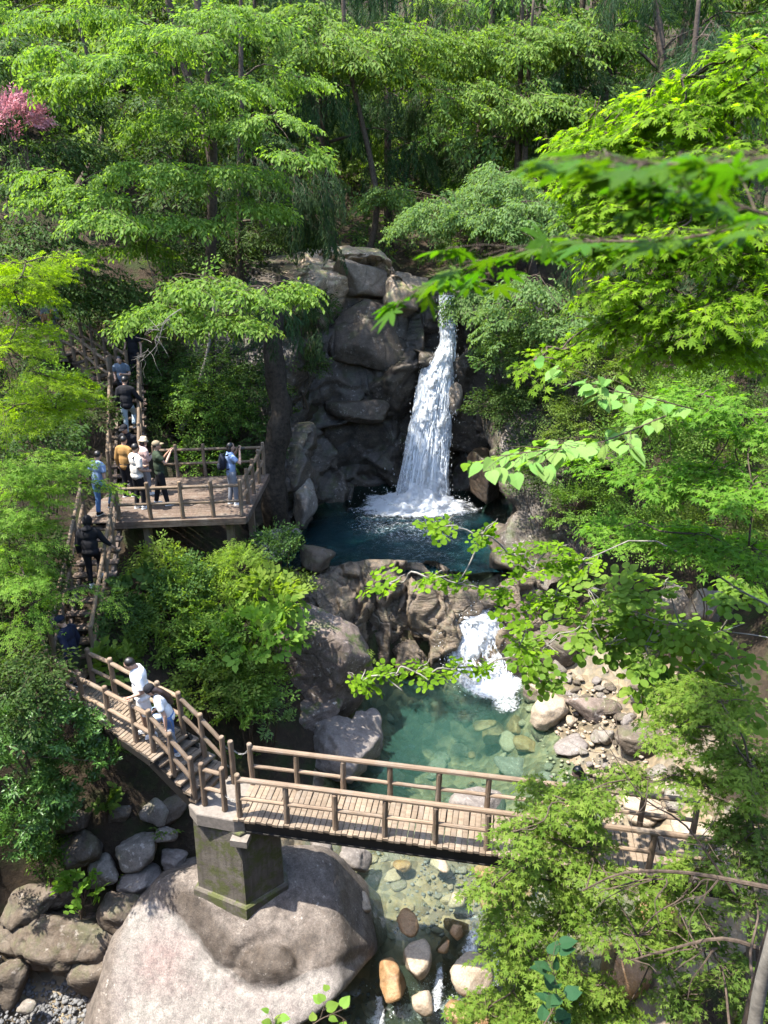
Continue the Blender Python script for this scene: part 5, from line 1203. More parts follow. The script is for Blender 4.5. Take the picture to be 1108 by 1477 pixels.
def phone(p, yaw):
    root = thing('phone', 'dark phone held up by the man in dark green', 'phone', tuple(p), R(yaw)); mb = MB(); mb.box((0, 0, 0), (.15, .01, .075)); mb.build('phone_body', M['plastic'], root); mb = MB(); mb.box((0, -.0065, 0), (.14, .002, .068)); mb.build('screen', M['plastic'], root)
phone(pg['T']((0, .40, .48)), -68)
def bag(name, label, p, r, mat, seed):
    root = thing(name, label, 'bag', tuple(p)); V, F = rock_verts(r, seed, 3, 9, 10, 0.12); link('pouch', mesh_from('pouch', V, F, M[mat], None, True), root)
    mb = MB(); mb.tube(smooth_path([(-r[0] * .6, 0, r[2] * .8), (-r[0] * .3, 0, r[2] * 1.6), (r[0] * .3, 0, r[2] * 1.6), (r[0] * .6, 0, r[2] * .8)], 12), .008, 6); mb.build('handle', M[mat], root, True)
bag('handbag', 'pale blue bundled bag hanging at the front of the woman in the beanie', wo_['T']((.06, .26, -.02)), (.14, .10, .15), 'palebag', 21)
bag('tote_bag', 'thin grey carrier bag hanging from the hand of the woman in the beanie', wo_['T']((-.22, .08, -.34)), (.10, .07, .22), 'grey', 22)
def dog(p):
    root = thing('dog', 'small brown dog held against the chest on the high gallery', 'dog', tuple(p), R(178)); mb = MB()
    mb.ball((0, 0, -.02), (.17, .10, .11), 12, 8); mb.ball((.10, .01, -.02), (.09, .10, .12)); mb.tube([(-.12, .02, .02), (-.19, .05, .11)], [.075, .065], 8); mb.ball((-.2, .06, .15), (.075, .08, .07)); mb.tube([(-.2, .1, .13), (-.205, .19, .11)], [.04, .028], 8)
    for x in (-.235, -.165): mb.ball((x, .03, .19), (.02, .015, .045), 6, 5)
    for x, y in ((-.10, .06), (-.06, .09), (.1, .08), (.14, .05)): mb.tube([(x, y, -.06), (x - .02, y + .05, -.15), (x - .03, y + .05, -.21)], [.035, .025, .022], 7)
    mb.tube([(.19, 0, .02), (.25, -.02, .07), (.25, -.02, .13)], [.03, .025, .012], 7); e = MB(); e.ball((-.205, .195, .118), .014, 6, 5, 1)
    for x in (-.23, -.175): e.ball((x, .128, .175), .011, 6, 5, 1)
    remeshed('body', mb, [M['fur'], M['eye']], .016, root, e)
dog(pd['T']((.0, .22, .26)))
# ------------------------------------------------------------------ leaves, sprays, crowns
def lm(n, d, l, **kw): M[n] = leaf_mat('leaf_' + n, d, l, **kw)
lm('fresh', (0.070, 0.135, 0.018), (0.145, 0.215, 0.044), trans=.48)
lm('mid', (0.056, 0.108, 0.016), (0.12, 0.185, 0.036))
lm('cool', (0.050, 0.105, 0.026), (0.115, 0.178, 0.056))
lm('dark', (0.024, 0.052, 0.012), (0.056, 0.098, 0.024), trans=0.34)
lm('lime', (0.085, 0.17, 0.008), (0.175, 0.29, 0.016), trans=0.6, tg=(1.75, 1.8, 0.4))
lm('maple', (0.075, 0.16, 0.016), (0.145, 0.24, 0.030), trans=0.55, tg=(1.6, 1.75, 0.45))
lm('bright', (0.085, 0.172, 0.020), (0.165, 0.255, 0.042), trans=.54)
lm('glossy', (0.034, 0.078, 0.014), (0.078, 0.14, 0.030), trans=0.28, rough=0.4, spec=0.3)
lm('conifer', (0.018, 0.044, 0.018), (0.042, 0.078, 0.03), trans=0.28)
lm('pale', (0.11, 0.185, 0.055), (0.175, 0.25, 0.09))
lm('blue', (0.012, 0.042, 0.014), (0.028, 0.072, 0.026), trans=0.3)
M['pinkflower'] = leaf_mat('pink_blossom', (0.42, 0.16, 0.18), (0.58, 0.30, 0.31), 0.3, tg=(1.1, .9, .95))

def shape(kind):
    """leaf outline in its own frame: x along the leaf (0..1), y across, z up; faces"""
    if kind == 'ovate':        # folded along the midrib, tip hanging
        V = [(0, 0, 0), (.42, .23, .05), (.42, -.23, .05), (1, 0, -.10), (.5, 0, 0)]; F = [(0, 4, 1), (0, 2, 4), (4, 3, 1), (4, 2, 3)]
    elif kind == 'simple':
        V = [(0, 0, 0), (.45, .25, .05), (.45, -.25, .05), (1, 0, -.08)]; F = [(0, 3, 1), (0, 2, 3)]
    elif kind == 'broad':
        V = [(0, 0, 0), (.1, .25, .03), (.5, .36, .05), (.1, -.25, .03), (.5, -.36, .05), (1.0, 0, -.08), (.45, 0, 0)]; F = [(0, 6, 1), (1, 6, 2), (2, 6, 5), (0, 3, 6), (3, 4, 6), (4, 5, 6)]
    elif kind == 'round':
        V = [(0, 0, 0)]; F = []
        for i in range(9): a = -2.7 + 5.4 * i / 8; V.append((.5 + .5 * math.cos(a) * (1.0 if abs(a) > .4 else 1.1), .47 * math.sin(a), -.03 * math.cos(2 * a)))
        F = [(0, i, i + 1) for i in range(1, 9)]
    elif kind == 'laurel':
        V = [(0, 0, 0), (.5, .17, .045), (.5, -.17, .045), (1, 0, -.14), (.55, 0, 0.0)]; F = [(0, 4, 1), (0, 2, 4), (4, 3, 1), (4, 2, 3)]
    elif kind == 'maple':
        V = [(0, 0, 0)]; F = []; lob = [(-2.2, .38), (-1.35, .62), (-.62, .86), (0, 1.0), (.62, .86), (1.35, .62), (2.2, .38)]
        c = (.18, 0, 0.02); V = [c]
        for i, (a, r) in enumerate(lob):
            ap, an = a - .30, a + .30; rr = r * .42
            V += [(c[0] + rr * math.cos(ap), rr * math.sin(ap), .0), (c[0] + r * .85 * math.cos(a), r * .85 * math.sin(a), -.09 * r), (c[0] + rr * math.cos(an), rr * math.sin(an), .0)]
            b = 1 + 3 * i; F += [(0, b, b + 1), (0, b + 1, b + 2)]
    elif kind == 'maple5':
        c = (.1, 0, 0); V = [c]; F = []
        for i, (a, r) in enumerate([(-1.5, .55), (-.75, .85), (0, 1.0), (.75, .85), (1.5, .55)]):
            w_ = .34; V += [(c[0] + r * .4 * math.cos(a - w_), r * .4 * math.sin(a - w_), .02), (c[0] + r * .9 * math.cos(a), r * .9 * math.sin(a), -.08), (c[0] + r * .4 * math.cos(a + w_), r * .4 * math.sin(a + w_), .02)]
            b = 1 + 3 * i; F += [(0, b, b + 1), (0, b + 1, b + 2)]
    elif kind == 'maple3':
        V = [(-.05, 0, 0)]; F = []
        for i, (a, r) in enumerate([(-1.45, .6), (-.7, .85), (0, 1.0), (.7, .85), (1.45, .6)]):
            b = len(V); V += [(r * .42 * math.cos(a - .36), r * .42 * math.sin(a - .36), .02), (r * math.cos(a), r * math.sin(a), -.09), (r * .42 * math.cos(a + .36), r * .42 * math.sin(a + .36), .02)]; F += [(b, b + 1, b + 2)]
        F += [(0, 1, 15), (3, 4, 12)]
    elif kind == 'needle':
        V = [(0, .06, 0), (0, -.06, 0), (1, 0, -.06)]; F = [(0, 1, 2)]
    return np.array(V, float), np.array(F, int)

def frames(dirs, nrm):
    X = unit(dirs); Y = unit(np.cross(nrm, X)); Z = np.cross(X, Y); return np.stack([X, Y, Z], 1)   # rows
class Spray: pass
def make_spray(kind, L=0.7, leaf=0.085, n_side=9, side_len=0.42, spacing=0.055, ang=0.95, droop=0.35, jitter=0.35, leafdroop=0.35, twig=0.004, seed=0, up=0.0, cluster=1, planar=1.0, td=0):
    """one spray of leaves growing along +X, lying roughly in the XY plane"""
    rg = np.random.default_rng(seed); SV, SF = shape(kind); pos, dirs, nrm, siz = [], [], [], []; TV, TF = [], []; nt_ = 0
    def twig_tube(p0, d0, length, r, nseg):
        nonlocal nt_
        pts = [p0]; d = d0.copy(); st = length / nseg
        for i in range(nseg):
            d = unit(d + np.array([0, 0, -droop * st * (1.2 + i / nseg)]) + rg.normal(size=3) * .06); pts.append(pts[-1] + d * st)
        pts = np.array(pts)
        if nseg < 6 and td == 0: return pts
        tp_ = pts[::3] if nseg == 6 else pts[[0, -1]]
        V, F = tube(tp_, np.linspace(r, r * .35, len(tp_)), 3, False)
        TV.append(V); TF.extend([(a + nt_, b + nt_, c + nt_) for a, b, c, d_ in F] + [(a + nt_, c + nt_, d_ + nt_) for a, b, c, d_ in F]); nt_ += len(V); return pts
    def leaves_on(pts, start):
        seg = np.linalg.norm(np.diff(pts, axis=0), axis=1); s = np.concatenate([[0], np.cumsum(seg)]); m = max(1, int((s[-1] * (1 - start)) / spacing))
        for i in range(m + 1):
            t = start * s[-1] + (i + rg.uniform(-.3, .3)) * spacing; t = min(max(t, 0), s[-1]); q = np.array([np.interp(t, s, pts[:, k]) for k in range(3)])
            j = min(np.searchsorted(s, t), len(pts) - 1); j = max(j, 1); T = unit(pts[j] - pts[j - 1])
            for c_ in range(cluster):
                sgn = (1 if (i + c_) % 2 else -1); a = ang * (0.25 if i == m and c_ == 0 else 1.0) * rg.uniform(.75, 1.2); side = unit(np.cross([0, 0, 1.0], T) + 1e-9)
                d = T * math.cos(a) + side * sgn * math.sin(a) + np.array([0, 0, -leafdroop * rg.uniform(.5, 1.4)])
                if cluster > 1: d = d + rg.normal(size=3) * .45
                pos.append(q + rg.normal(size=3) * .01); dirs.append(d); nrm.append(np.array([0, 0, 1.0]) * planar + rg.normal(size=3) * jitter); siz.append(leaf * rg.uniform(.7, 1.15))
    main = twig_tube(np.zeros(3), np.array([1, 0, up]), L, twig, 6); leaves_on(main, .25)
    for i in range(n_side):
        t = .12 + .8 * i / n_side; q = np.array([np.interp(t * 6, np.arange(7), main[:, k]) for k in range(3)]); sgn = 1 if i % 2 else -1
        T = unit(main[min(6, int(t * 6) + 1)] - main[int(t * 6)]); a = rg.uniform(.7, 1.05) * sgn; d = np.array([T[0] * math.cos(a) - T[1] * math.sin(a), T[0] * math.sin(a) + T[1] * math.cos(a), T[2] + rg.normal() * .12])
        leaves_on(twig_tube(q, d, L * side_len * (1.15 - t * .75) * rg.uniform(.8, 1.15), twig * .6, 3), .1)
    P_, D_, N_, s_ = map(np.array, (pos, dirs, nrm, siz)); Fr = frames(D_, N_)
    LV = P_[:, None, :] + np.einsum('vk,nkj->nvj', SV, Fr) * s_[:, None, None]; k = len(SV)
    sp = Spray(); nL = len(P_)
    sp.V = np.concatenate([LV.reshape(-1, 3)] + TV); sp.F = np.concatenate([(SF[None] + (np.arange(nL) * k)[:, None, None]).reshape(-1, 3), np.array(TF, int).reshape(-1, 3) + nL * k])
    sp.tint = np.concatenate([np.repeat(np.clip(rg.normal(.0, .26, nL), -.6, .6), len(SF)), np.zeros(len(TF))]); sp.mi = np.concatenate([np.zeros(nL * len(SF), int), np.ones(len(TF), int)]); sp.n = nL; fa = SV[SF]; sp.area = float(np.sum(s_ ** 2) * np.sum(np.linalg.norm(np.cross(fa[:, 1] - fa[:, 0], fa[:, 2] - fa[:, 0]), axis=1)) / 2)
    return sp
SP = {
 'hornbeam': [make_spray('simple', .85, .135, 9, .45, .078, .85, .42, .35, .55, seed=k, twig=.006) for k in range(4)],
 'hornbeam_far': [make_spray('simple', 1.0, .17, 7, .45, .12, .9, .35, .45, .45, seed=k, twig=.008) for k in range(4)],
 'maple_mid': [make_spray('maple3', .6, .085, 7, .5, .068, .9, .3, .35, .25, seed=k, twig=.003) for k in range(4)],
 'maple_near': [make_spray('maple', .5, .074, 7, .5, .060, .95, .30, .32, .25, seed=k, twig=.003, td=1) for k in range(4)],
 'maple_soft': [make_spray('maple5', .5, .090, 7, .5, .065, .95, .25, .35, .25, seed=k, twig=.003, td=1) for k in range(4)],
 'laurel': [make_spray('laurel', .45, .125, 5, .5, .055, .8, .1, .5, .15, seed=k, up=.35, cluster=2, twig=.004) for k in range(4)],
 'bush': [make_spray('simple', .45, .092, 7, .5, .055, .9, .25, .5, .15, seed=k, up=.3, twig=.003) for k in range(4)],
 'fine': [make_spray('simple', .5, .070, 8, .5, .050, .9, .3, .45, .25, seed=k, up=.1, twig=.003) for k in range(4)],
 'bigleaf': [make_spray('broad', .36, .165, 4, .5, .095, .8, .2, .35, .15, seed=k, up=.4, twig=.004) for k in range(4)],
 'round': [make_spray('round', .55, .105, 6, .5, .085, .9, .25, .35, .2, seed=k, twig=.003, td=1) for k in range(4)],
 'conifer': [make_spray('needle', 1.0, .17, 11, .42, .038, .5, 1.4, .5, 1.0, seed=k, twig=.007) for k in range(4)],
 'cloud': [make_spray('simple', .9, .16, 6, .5, .115, .9, .35, .5, .35, seed=k, twig=.008) for k in range(4)],
 'twiggy': [make_spray('round', .5, .072, 7, .42, .055, .8, .15, .4, .25, seed=k, up=.05, twig=.003, td=1) for k in range(4)],
 'fern': [make_spray('simple', .5, .085, 8, .38, .055, .8, .6, .3, .2, seed=k, up=.45, twig=.003) for k in range(3)],
}
TRI_TOTAL = 0; DENS = 2.0; TALLY = {}
def crown_mesh(name, species, O, D, N, scale, mats, base_tint, seed=0, tintvar=0.16):
    """O origins, D directions, N normals of sprays -> one mesh"""
    global TRI_TOTAL
    rg = np.random.default_rng(seed); n = len(O); pick = rg.integers(len(SP[species]), size=n); Fr = frames(D, N); scale = np.broadcast_to(scale, (n,)) * rg.uniform(.75, 1.2, n)
    VV, FF, TT, MM = [], [], [], []; off = 0; stint = base_tint + rg.normal(size=n) * tintvar
    for k, sp in enumerate(SP[species]):
        I = np.where(pick == k)[0]
        if not len(I): continue
        V = np.einsum('vk,nkj->nvj', sp.V, Fr[I]) * scale[I][:, None, None] + O[I][:, None, :]; nv = len(sp.V)
        VV.append(V.reshape(-1, 3)); FF.append((sp.F[None] + (np.arange(len(I)) * nv)[:, None, None]).reshape(-1, 3) + off); off += nv * len(I)
        TT.append(np.clip(stint[I][:, None] + sp.tint[None], 0, 1).ravel()); MM.append(np.tile(sp.mi, len(I)))
    V = np.concatenate(VV); F = np.concatenate(FF); TRI_TOTAL += len(F); TALLY[species] = TALLY.get(species, 0) + len(F)
    return mesh_from(name, V, F, mats, np.concatenate(MM), False, np.concatenate(TT))
def pad_sprays(c, Rr, n, rg, flat=0.16, droop=0.35, grow=None, tilt=0.3, inner=0.0):
    """a flat drooping layer of foliage round c"""
    a = rg.uniform(0, 2 * PI, n); r = Rr * np.sqrt(rg.uniform(inner, 1, n)) * .92
    O = np.stack([c[0] + r * np.cos(a), c[1] + r * np.sin(a), c[2] + rg.normal(size=n) * flat * Rr * .5 - droop * (r / Rr) ** 2 * Rr], 1)
    D = np.stack([np.cos(a), np.sin(a), -droop * 1.1 * r / Rr - .05 + rg.normal(size=n) * .12], 1)
    if grow is not None: D = D * .8 + unit(grow)[None] * .9
    D = D + rg.normal(size=(n, 3)) * .25; N = np.array([0, 0, 1.0]) + rg.normal(size=(n, 3)) * tilt
    return O - unit(D) * .25, D, N
def dome_sprays(c, Rv, n, rg, low=-.25):
    """leafy dome with half axes Rv"""
    z = rg.uniform(low, 1, n); a = rg.uniform(0, 2 * PI, n); q = np.stack([np.sqrt(1 - z * z) * np.cos(a), np.sqrt(1 - z * z) * np.sin(a), z], 1)
    lump = 1 + 0.28 * fbm(q * 1.7 + c * 1.3, 3, 5); rr = rg.uniform(.62, 1.0, n) * lump
    O = c + q * np.asarray(Rv) * rr[:, None]; D = q + np.array([0, 0, .15]) + rg.normal(size=(n, 3)) * .45; N = q * .8 + np.array([0, 0, .9]) + rg.normal(size=(n, 3)) * .35
    return O - unit(D) * .15, D, N
def branches_mesh(mb, a, b, r0, r1, sag=0.0, sides=6, rg=None, wob=.05):
    a, b = np.asarray(a, float), np.asarray(b, float); L = np.linalg.norm(b - a); m1, m2 = a + (b - a) * .35, a + (b - a) * .7
    up_ = np.array([0, 0, 1.0]) * L * sag; w_ = (rg.normal(size=(2, 3)) if rg is not None else np.zeros((2, 3))) * L * wob
    pts = smooth_path([a, m1 + up_ + w_[0], m2 + up_ * .9 + w_[1], b], 10); mb.tube(pts, np.linspace(r0, r1, len(pts)), sides)
def tree(name, label, cat, base, top, r, pads, species, mats, tint=.5, dens=1.0, group=None, seed=0, scale=1.0, flat=.16, droop=.35, bark='bark', lean=None, limb=True, tintvar=.16, grow=True, trunk_wob=.03, sides=9, twiglets=True):
    """pads: list of (centre, radius); trunk from base to top with a limb to each pad"""
    rg = np.random.default_rng(seed); base = np.asarray(base, float); top = np.asarray(top, float); root = thing(name, label, cat, tuple(base), group=group); H = np.linalg.norm(top - base)
    path = smooth_path([base - np.array([0, 0, .4]), base + (top - base) * .3 + rg.normal(size=3) * H * trunk_wob, base + (top - base) * .65 + rg.normal(size=3) * H * trunk_wob, top], 18) - base
    mb = MB(); rr = np.linspace(1, .25, len(path)) ** 1.1 * r; rr[0] *= 1.5; rr[1] *= 1.15; mb.tube(path, rr, sides)
    lb = mb; OO, DD, NN = [], [], []; ar = np.mean([s.area for s in SP[species]])
    pads = [(np.asarray(c, float) - base, R_) for c, R_ in pads]
    dtr = [np.min(np.linalg.norm(path[3:] - c, axis=1)) for c, _ in pads]; done = []
    for k_ in np.argsort(dtr):
        c, R_ = pads[k_]; zt = c[2] - .25 * np.linalg.norm(c[:2]); i = int(np.argmin(np.abs(path[:, 2] - zt))); i = min(max(i, 4), len(path) - 2)
        src = path[i]; r0 = max(.02, r * .35 * (1 - i / len(path)) + .012)
        for q in done:
            if np.linalg.norm(q - c) < 0.8 * np.linalg.norm(src - c): src = q; r0 = .014
        done.append(c)
        if limb: branches_mesh(lb, src, c, r0, .007, .06, 5 if twiglets else 3, rg, .07)
        n = max(3, int(dens * PI * R_ ** 2 / (ar * scale ** 2)))
        g = (c - src) * np.array([1, 1, 0]) if grow else None
        if g is not None and np.linalg.norm(g) < .3: g = None
        o, d, nn = pad_sprays(c, R_, n, rg, flat, droop, None if g is None else unit(g)); OO.append(o); DD.append(d); NN.append(nn)
        if limb:
            for q in range(min(6, n) if twiglets else 0): branches_mesh(lb, c, o[q], .012, .004, 0, 3, rg)
    lb.build('trunk', M[bark], root, True)
    cm = crown_mesh('crown', species, np.concatenate(OO), np.concatenate(DD), np.concatenate(NN), scale, mats, tint, seed, tintvar)
    link('crown', cm, root); return root
def shrub(name, label, c, Rv, species, mats, n, tint=.5, seed=0, group=None, scale=1.0, cat='shrub', low=-.25, tintvar=.16):
    rg = np.random.default_rng(seed); c = np.asarray(c, float); z = max(gz(c[0], c[1]), c[2] - Rv[2] * 2.2); root = thing(name, label, cat, (c[0], c[1], z), group=group); rel = c - np.array([c[0], c[1], z])
    Rv = np.asarray(Rv, float); ns = int(n * 2.2 * PI * np.mean(Rv) ** 2 / (np.mean([q.area for q in SP[species]]) * scale ** 2)) + 8
    o, d, nn = dome_sprays(rel, Rv, ns, rg, low); link('foliage', crown_mesh('foliage', species, o, d, nn, scale, mats, tint, seed, tintvar), root)
    mb = MB()
    for k in range(5): branches_mesh(mb, (rg.normal() * .06, rg.normal() * .06, -.1), o[k], .022, .006, 0, 4, rg)
    mb.build('stems', M['twig'], root); return root
# ------------------------------------------------------------------ far forest
def pads_from(lst, jit=0.0, seed=0):
    rg = np.random.default_rng(seed); out = []
    for u, v, y, rp in lst:
        yy = y + rg.uniform(-jit, jit); out.append((P(u, v, y=yy), rp * pxm(u, v, yy)))
    return out
def auto_pads(base, H, Rm, n, rg, low=.25, shape_p=.7):
    out = []
    for i in range(n):
        t = low + (1 - low) * (i + rg.random()) / n; k = (1 - ((t - low) / (1 - low)) ** 2) ** shape_p if t < 1 else .1; a = i * 2.4 + rg.uniform(-.4, .4); rr = Rm * (.25 + .75 * k) * rg.uniform(.35, .95)
        out.append((np.array(base) + np.array([math.cos(a) * rr, math.sin(a) * rr, t * H]), Rm * rg.uniform(.30, .48) * (.6 + .4 * k)))
    return out
frg = np.random.default_rng(99)
FAR = []
for y in (33, 38, 44, 51, 60, 70):
    n = 9 if y < 50 else 8; wdt = y * .58
    for i in range(n):
        x = -wdt + 2 * wdt * (i + frg.uniform(.1, .9)) / n; FAR.append((x, y + frg.uniform(-2.2, 2.2)))
mk = [('cool', 'hornbeam_far'), ('mid', 'hornbeam_far'), ('fresh', 'hornbeam_far'), ('dark', 'cloud'), ('pale', 'hornbeam_far')]
FLAB = ['cool green broadleaf tree on the forest slope behind the waterfall', 'mid green broadleaf tree on the forest slope behind the waterfall', 'fresh green broadleaf tree on the forest slope behind the waterfall', 'dark evergreen broadleaf tree on the forest slope behind the waterfall', 'pale green broadleaf tree on the forest slope behind the waterfall']
for i, (x, y) in enumerate(FAR):
    if abs(x - 1.6) < 2.4 and y < 44: continue
    z = gz(x, y); H = frg.uniform(9, 14); Rm = frg.uniform(2.6, 3.9); j = frg.choice(5, p=[.28, .25, .2, .15, .12]); mt, sp = mk[j]
    tree('broadleaf_tree', FLAB[j], 'tree', (x, y, z), (x + frg.normal() * .8, y + frg.normal() * .8, z + H), frg.uniform(.13, .26), auto_pads((x, y, z), H, Rm, 15 if y < 50 else 12, frg, .12 if y > 48 else .2), sp, [M[mt], M['twig']], frg.uniform(.3, .75), 1.45 if y < 50 else 1.5, 'trees of the forest slope behind the waterfall', 1000 + i, 1.3 if y < 50 else 2.1, .22, .38, bark='bark', limb=y < 48, sides=6, twiglets=False)

# undergrowth of the far slope
ULAB = {'mid': 'leafy shrub of the undergrowth on the forest slope', 'dark': 'dark shrub of the undergrowth on the forest slope', 'cool': 'cool green shrub of the undergrowth on the forest slope'}
for i in range(56):
    y = 31 + 26 * (i / 56.0) ** .9 + frg.uniform(-1, 1); x = frg.uniform(-.58, .58) * y
    if abs(x - 1.6) < 1.6 and y < 44 or (abs(x) < 6 and y < 31.5): continue
    r = frg.uniform(1.1, 2.0); mt = ('mid', 'dark', 'cool')[i % 3]; shrub('shrub', ULAB[mt], (x, y, gz(x, y) + r * .6), (r * 1.2, r, r), 'cloud', [M[mt], M['twig']], .5, .5, 2000 + i, 'undergrowth of the forest slope', 1.4)
for i in range(16):
    y = 44 + 1.1 * i; x = frg.uniform(-.56, .56) * y; r = frg.uniform(1.8, 2.8); shrub('shrub', 'fresh green thicket on the upper forest slope between the trunks', (x, y, gz(x, y) + r * .8), (r * 1.3, r, r * 1.2), 'cloud', [M['fresh'], M['twig']], .7, .5, 2200 + i, 'thickets of the upper forest slope', 1.7)
# cedars with dark hanging foliage
for i, (u, v, y, H, lab) in enumerate([(478, 330, 33, 17, 'tall dark cedar with hanging foliage nearest the top of the waterfall'), (400, 330, 37, 18, 'dark cedar left of the waterfall with a bare lower trunk'), (560, 330, 39, 18, 'dark cedar straight above the waterfall, behind the pale branches'), (700, 300, 36, 16, 'dark cedar right of the waterfall on the far slope'), (1000, 160, 24, 12, 'feathery cedar at the upper right corner'), (905, 190, 31, 15, 'dark cedar behind the yellow green maple on the right')]):
    b = P(u, v, y=y); b[2] = gz(b[0], b[1]); rg = np.random.default_rng(300 + i); pads = []
    for k in range(17): a = k * 2.4; t = .26 + .7 * k / 17; rr = (1 - t) * 3.2 + .5; pads.append((b + np.array([math.cos(a) * rr, math.sin(a) * rr, t * H]), .75 + (1 - t) * 1.0))
    tree('cedar_tree', lab, 'tree', b, b + np.array([rg.normal() * .3, rg.normal() * .3, H]), .24, pads, 'conifer', [M['conifer'], M['twig']], .45, 1.5, None, 300 + i, 1.3, .3, .7, bark='bark')

# the large hornbeam that spreads over the stairs and the platform
HB = [(u, v, y + 3.0, r) for u, v, y, r in [(250,45,18,85),(330,15,19,80),(180,80,18,80),(330,120,18,85),(395,165,18,60),(110,105,17,65),(265,165,19,80),(210,235,18,85),(110,270,17,75),(150,305,17,60),(330,240,18,75),(425,215,17,50),(250,310,18,80),(365,290,18,55),(190,350,18,55),(300,400,15.5,75),(385,415,15,55),(240,440,15,60),(330,455,15,65),(425,408,15,42),(200,455,15.5,40),(60,70,18,60),(30,15,19,60),(140,10,19,60),(430,110,20,50),(290,440,15,60),(60,245,17,45)]]
tree('hornbeam_tree', 'large layered hornbeam spreading bright drooping sprays over the stairs and platform', 'tree', (-6.0, 24.0, gz(-6.0, 24)), (-5.6, 23.5, 24.5), .26, pads_from(HB, .8, 1), 'hornbeam', [M['fresh'], M['twig']], .5, 1.55, None, 21, .95, .10, .26, bark='bark')
# its neighbours
tree('hornbeam_tree', 'pale hornbeam leaning over the top of the waterfall from the right', 'tree', (6.0, 31, gz(6, 31)), (5.2, 30.5, 22), .2, pads_from([(640,285,27,70),(700,300,26,70),(760,290,25,70),(610,310,27,50),(560,270,29,50),(690,420,25.5,55),(740,440,24,60),(760,400,24,50),(650,350,27.5,40),(800,330,25,60),(720,250,27,70),(830,450,22,50)], .8, 2), 'hornbeam', [M['cool'], M['twig']], .7, 1.9, None, 22, .95, .22, .5)
tree('hornbeam_tree', 'green hornbeam behind the big layered one above the cliff', 'tree', (-2.5, 33, gz(-2.5, 33)), (-2.6, 32.5, 27), .22, pads_from([(480,60,30,100),(560,50,31,110),(430,20,30,90),(640,60,32,110),(690,130,31,80),(740,50,32,110),(820,40,31,100),(790,140,30,80)], 1.2, 3), 'hornbeam_far', [M['mid'], M['twig']], .65, 1.7, None, 23, 1.0, .2, .35)
tree('bare_tree', 'thin dark tree with crooked half bare branches above the cliff', 'tree', (-1.6, 30.5, gz(-1.6, 30.5)), (-1.0, 30, 26), .16, pads_from([(500,60,29.5,35),(545,95,29.5,30),(610,110,29,30),(590,50,29,30),(650,140,29,30)], .5, 4), 'hornbeam_far', [M['mid'], M['twig']], .6, 0.8, None, 24, 1.0, .2, .3, trunk_wob=.06)
tree('broadleaf_tree', 'dark evergreen filling the upper left corner beside the pink blossom', 'tree', (-14, 26, gz(-14, 26)), (-13.6, 26, 27), .24, pads_from([(20,60,24,90),(70,130,25,80),(20,250,24,80),(90,210,25,70),(60,330,24,80),(130,400,24,70),(10,140,25,60),(170,420,25,60),(60,410,24,60)], 1, 5), 'cloud', [M['dark'], M['twig']], .55, 1.5, None, 25, .95, .3, .35)
tree('broadleaf_tree', 'shaded evergreen between the high gallery and the large hornbeam', 'tree', (-10.5, 28.5, gz(-10.5, 28.5)), (-10, 28.3, 21), .2, pads_from([(200,480,26,70),(260,520,26,70),(150,440,27,70),(330,500,27,70),(300,350,27,80),(390,330,27,70),(240,420,27,80),(370,440,26,55),(405,500,25.5,38)], 1, 6), 'cloud', [M['dark'], M['twig']], .5, 1.3, None, 26, .9, .3, .35)

tree('broadleaf_tree', 'tall dark evergreen standing right behind the large hornbeam, left of the cliff', 'tree', (-6.6, 28.0, gz(-6.6, 28)), (-6.3, 27.6, 27), .25, auto_pads((-6.6, 28.0, gz(-6.6, 28)), 15, 3.4, 20, np.random.default_rng(4), .2), 'cloud', [M['dark'], M['twig']], .5, 1.3, None, 27, 1.05, .25, .4, twiglets=False)
tree('broadleaf_tree', 'dark evergreen overhanging the left shoulder of the cliff', 'tree', (-4.6, 26.6, gz(-4.6, 26.6)), (-4.2, 26.2, 22), .2, pads_from([(440,300,25.5,55),(400,250,26,60),(450,250,26,50),(430,410,25.4,45),(445,465,25.2,32),(360,230,26,60)], .5, 16), 'conifer', [M['conifer'], M['twig']], .45, 1.5, None, 28, 1.2, .4, .6, twiglets=False)
# pink flowering shrub high on the left
shrub('azalea', 'pink flowering azalea high at the left among dark trees', P(28, 178, y=23), (.72, .6, .7), 'bush', [M['pinkflower'], M['twig']], 1.6, .5, 31, None, 1.0, 'flowering shrub')

# twisted trunk and other trunks by the platform
def trunk_only(name, label, pts, r0, r1, bark='bark', seed=0, burl=.12):
    rg = np.random.default_rng(seed); pts = smooth_path(pts, 30); root = thing(name, label, 'tree', tuple(pts[0])); V, F = tube(pts - pts[0], np.linspace(r0, r1, len(pts)) * (1 + .25 * np.exp(-np.arange(len(pts)) / 3.0)), 16)
    q = V.copy(); c = np.repeat(pts - pts[0], 16, axis=0); d = V[:len(c)] - c; V[:len(c)] = c + d * (1 + burl * fbm(q[:len(c)] * np.array([5, 5, .9]), 3, seed)[:, None] * 2)
    link('trunk', mesh_from('trunk', V, F, M[bark], None, True), root); return root
tw = trunk_only('old_tree', 'thick twisted old trunk standing between the platform and the pool', [P(402, 770, y=21.9), P(394, 670, y=22.0), P(406, 590, y=22.2), P(394, 500, y=22.5), P(408, 400, y=23.2)], .40, .22, 'barkdark', 5, .26)
o, d, n_ = pad_sprays(np.zeros(3), 1.3, 26, np.random.default_rng(8), .5, .3); tp = P(385, 440, y=22.6) - np.array(tw.location)
link('crown', crown_mesh('crown', 'conifer', o + tp, d, n_, 1.1, [M['conifer'], M['twig']], .4, 41), tw)
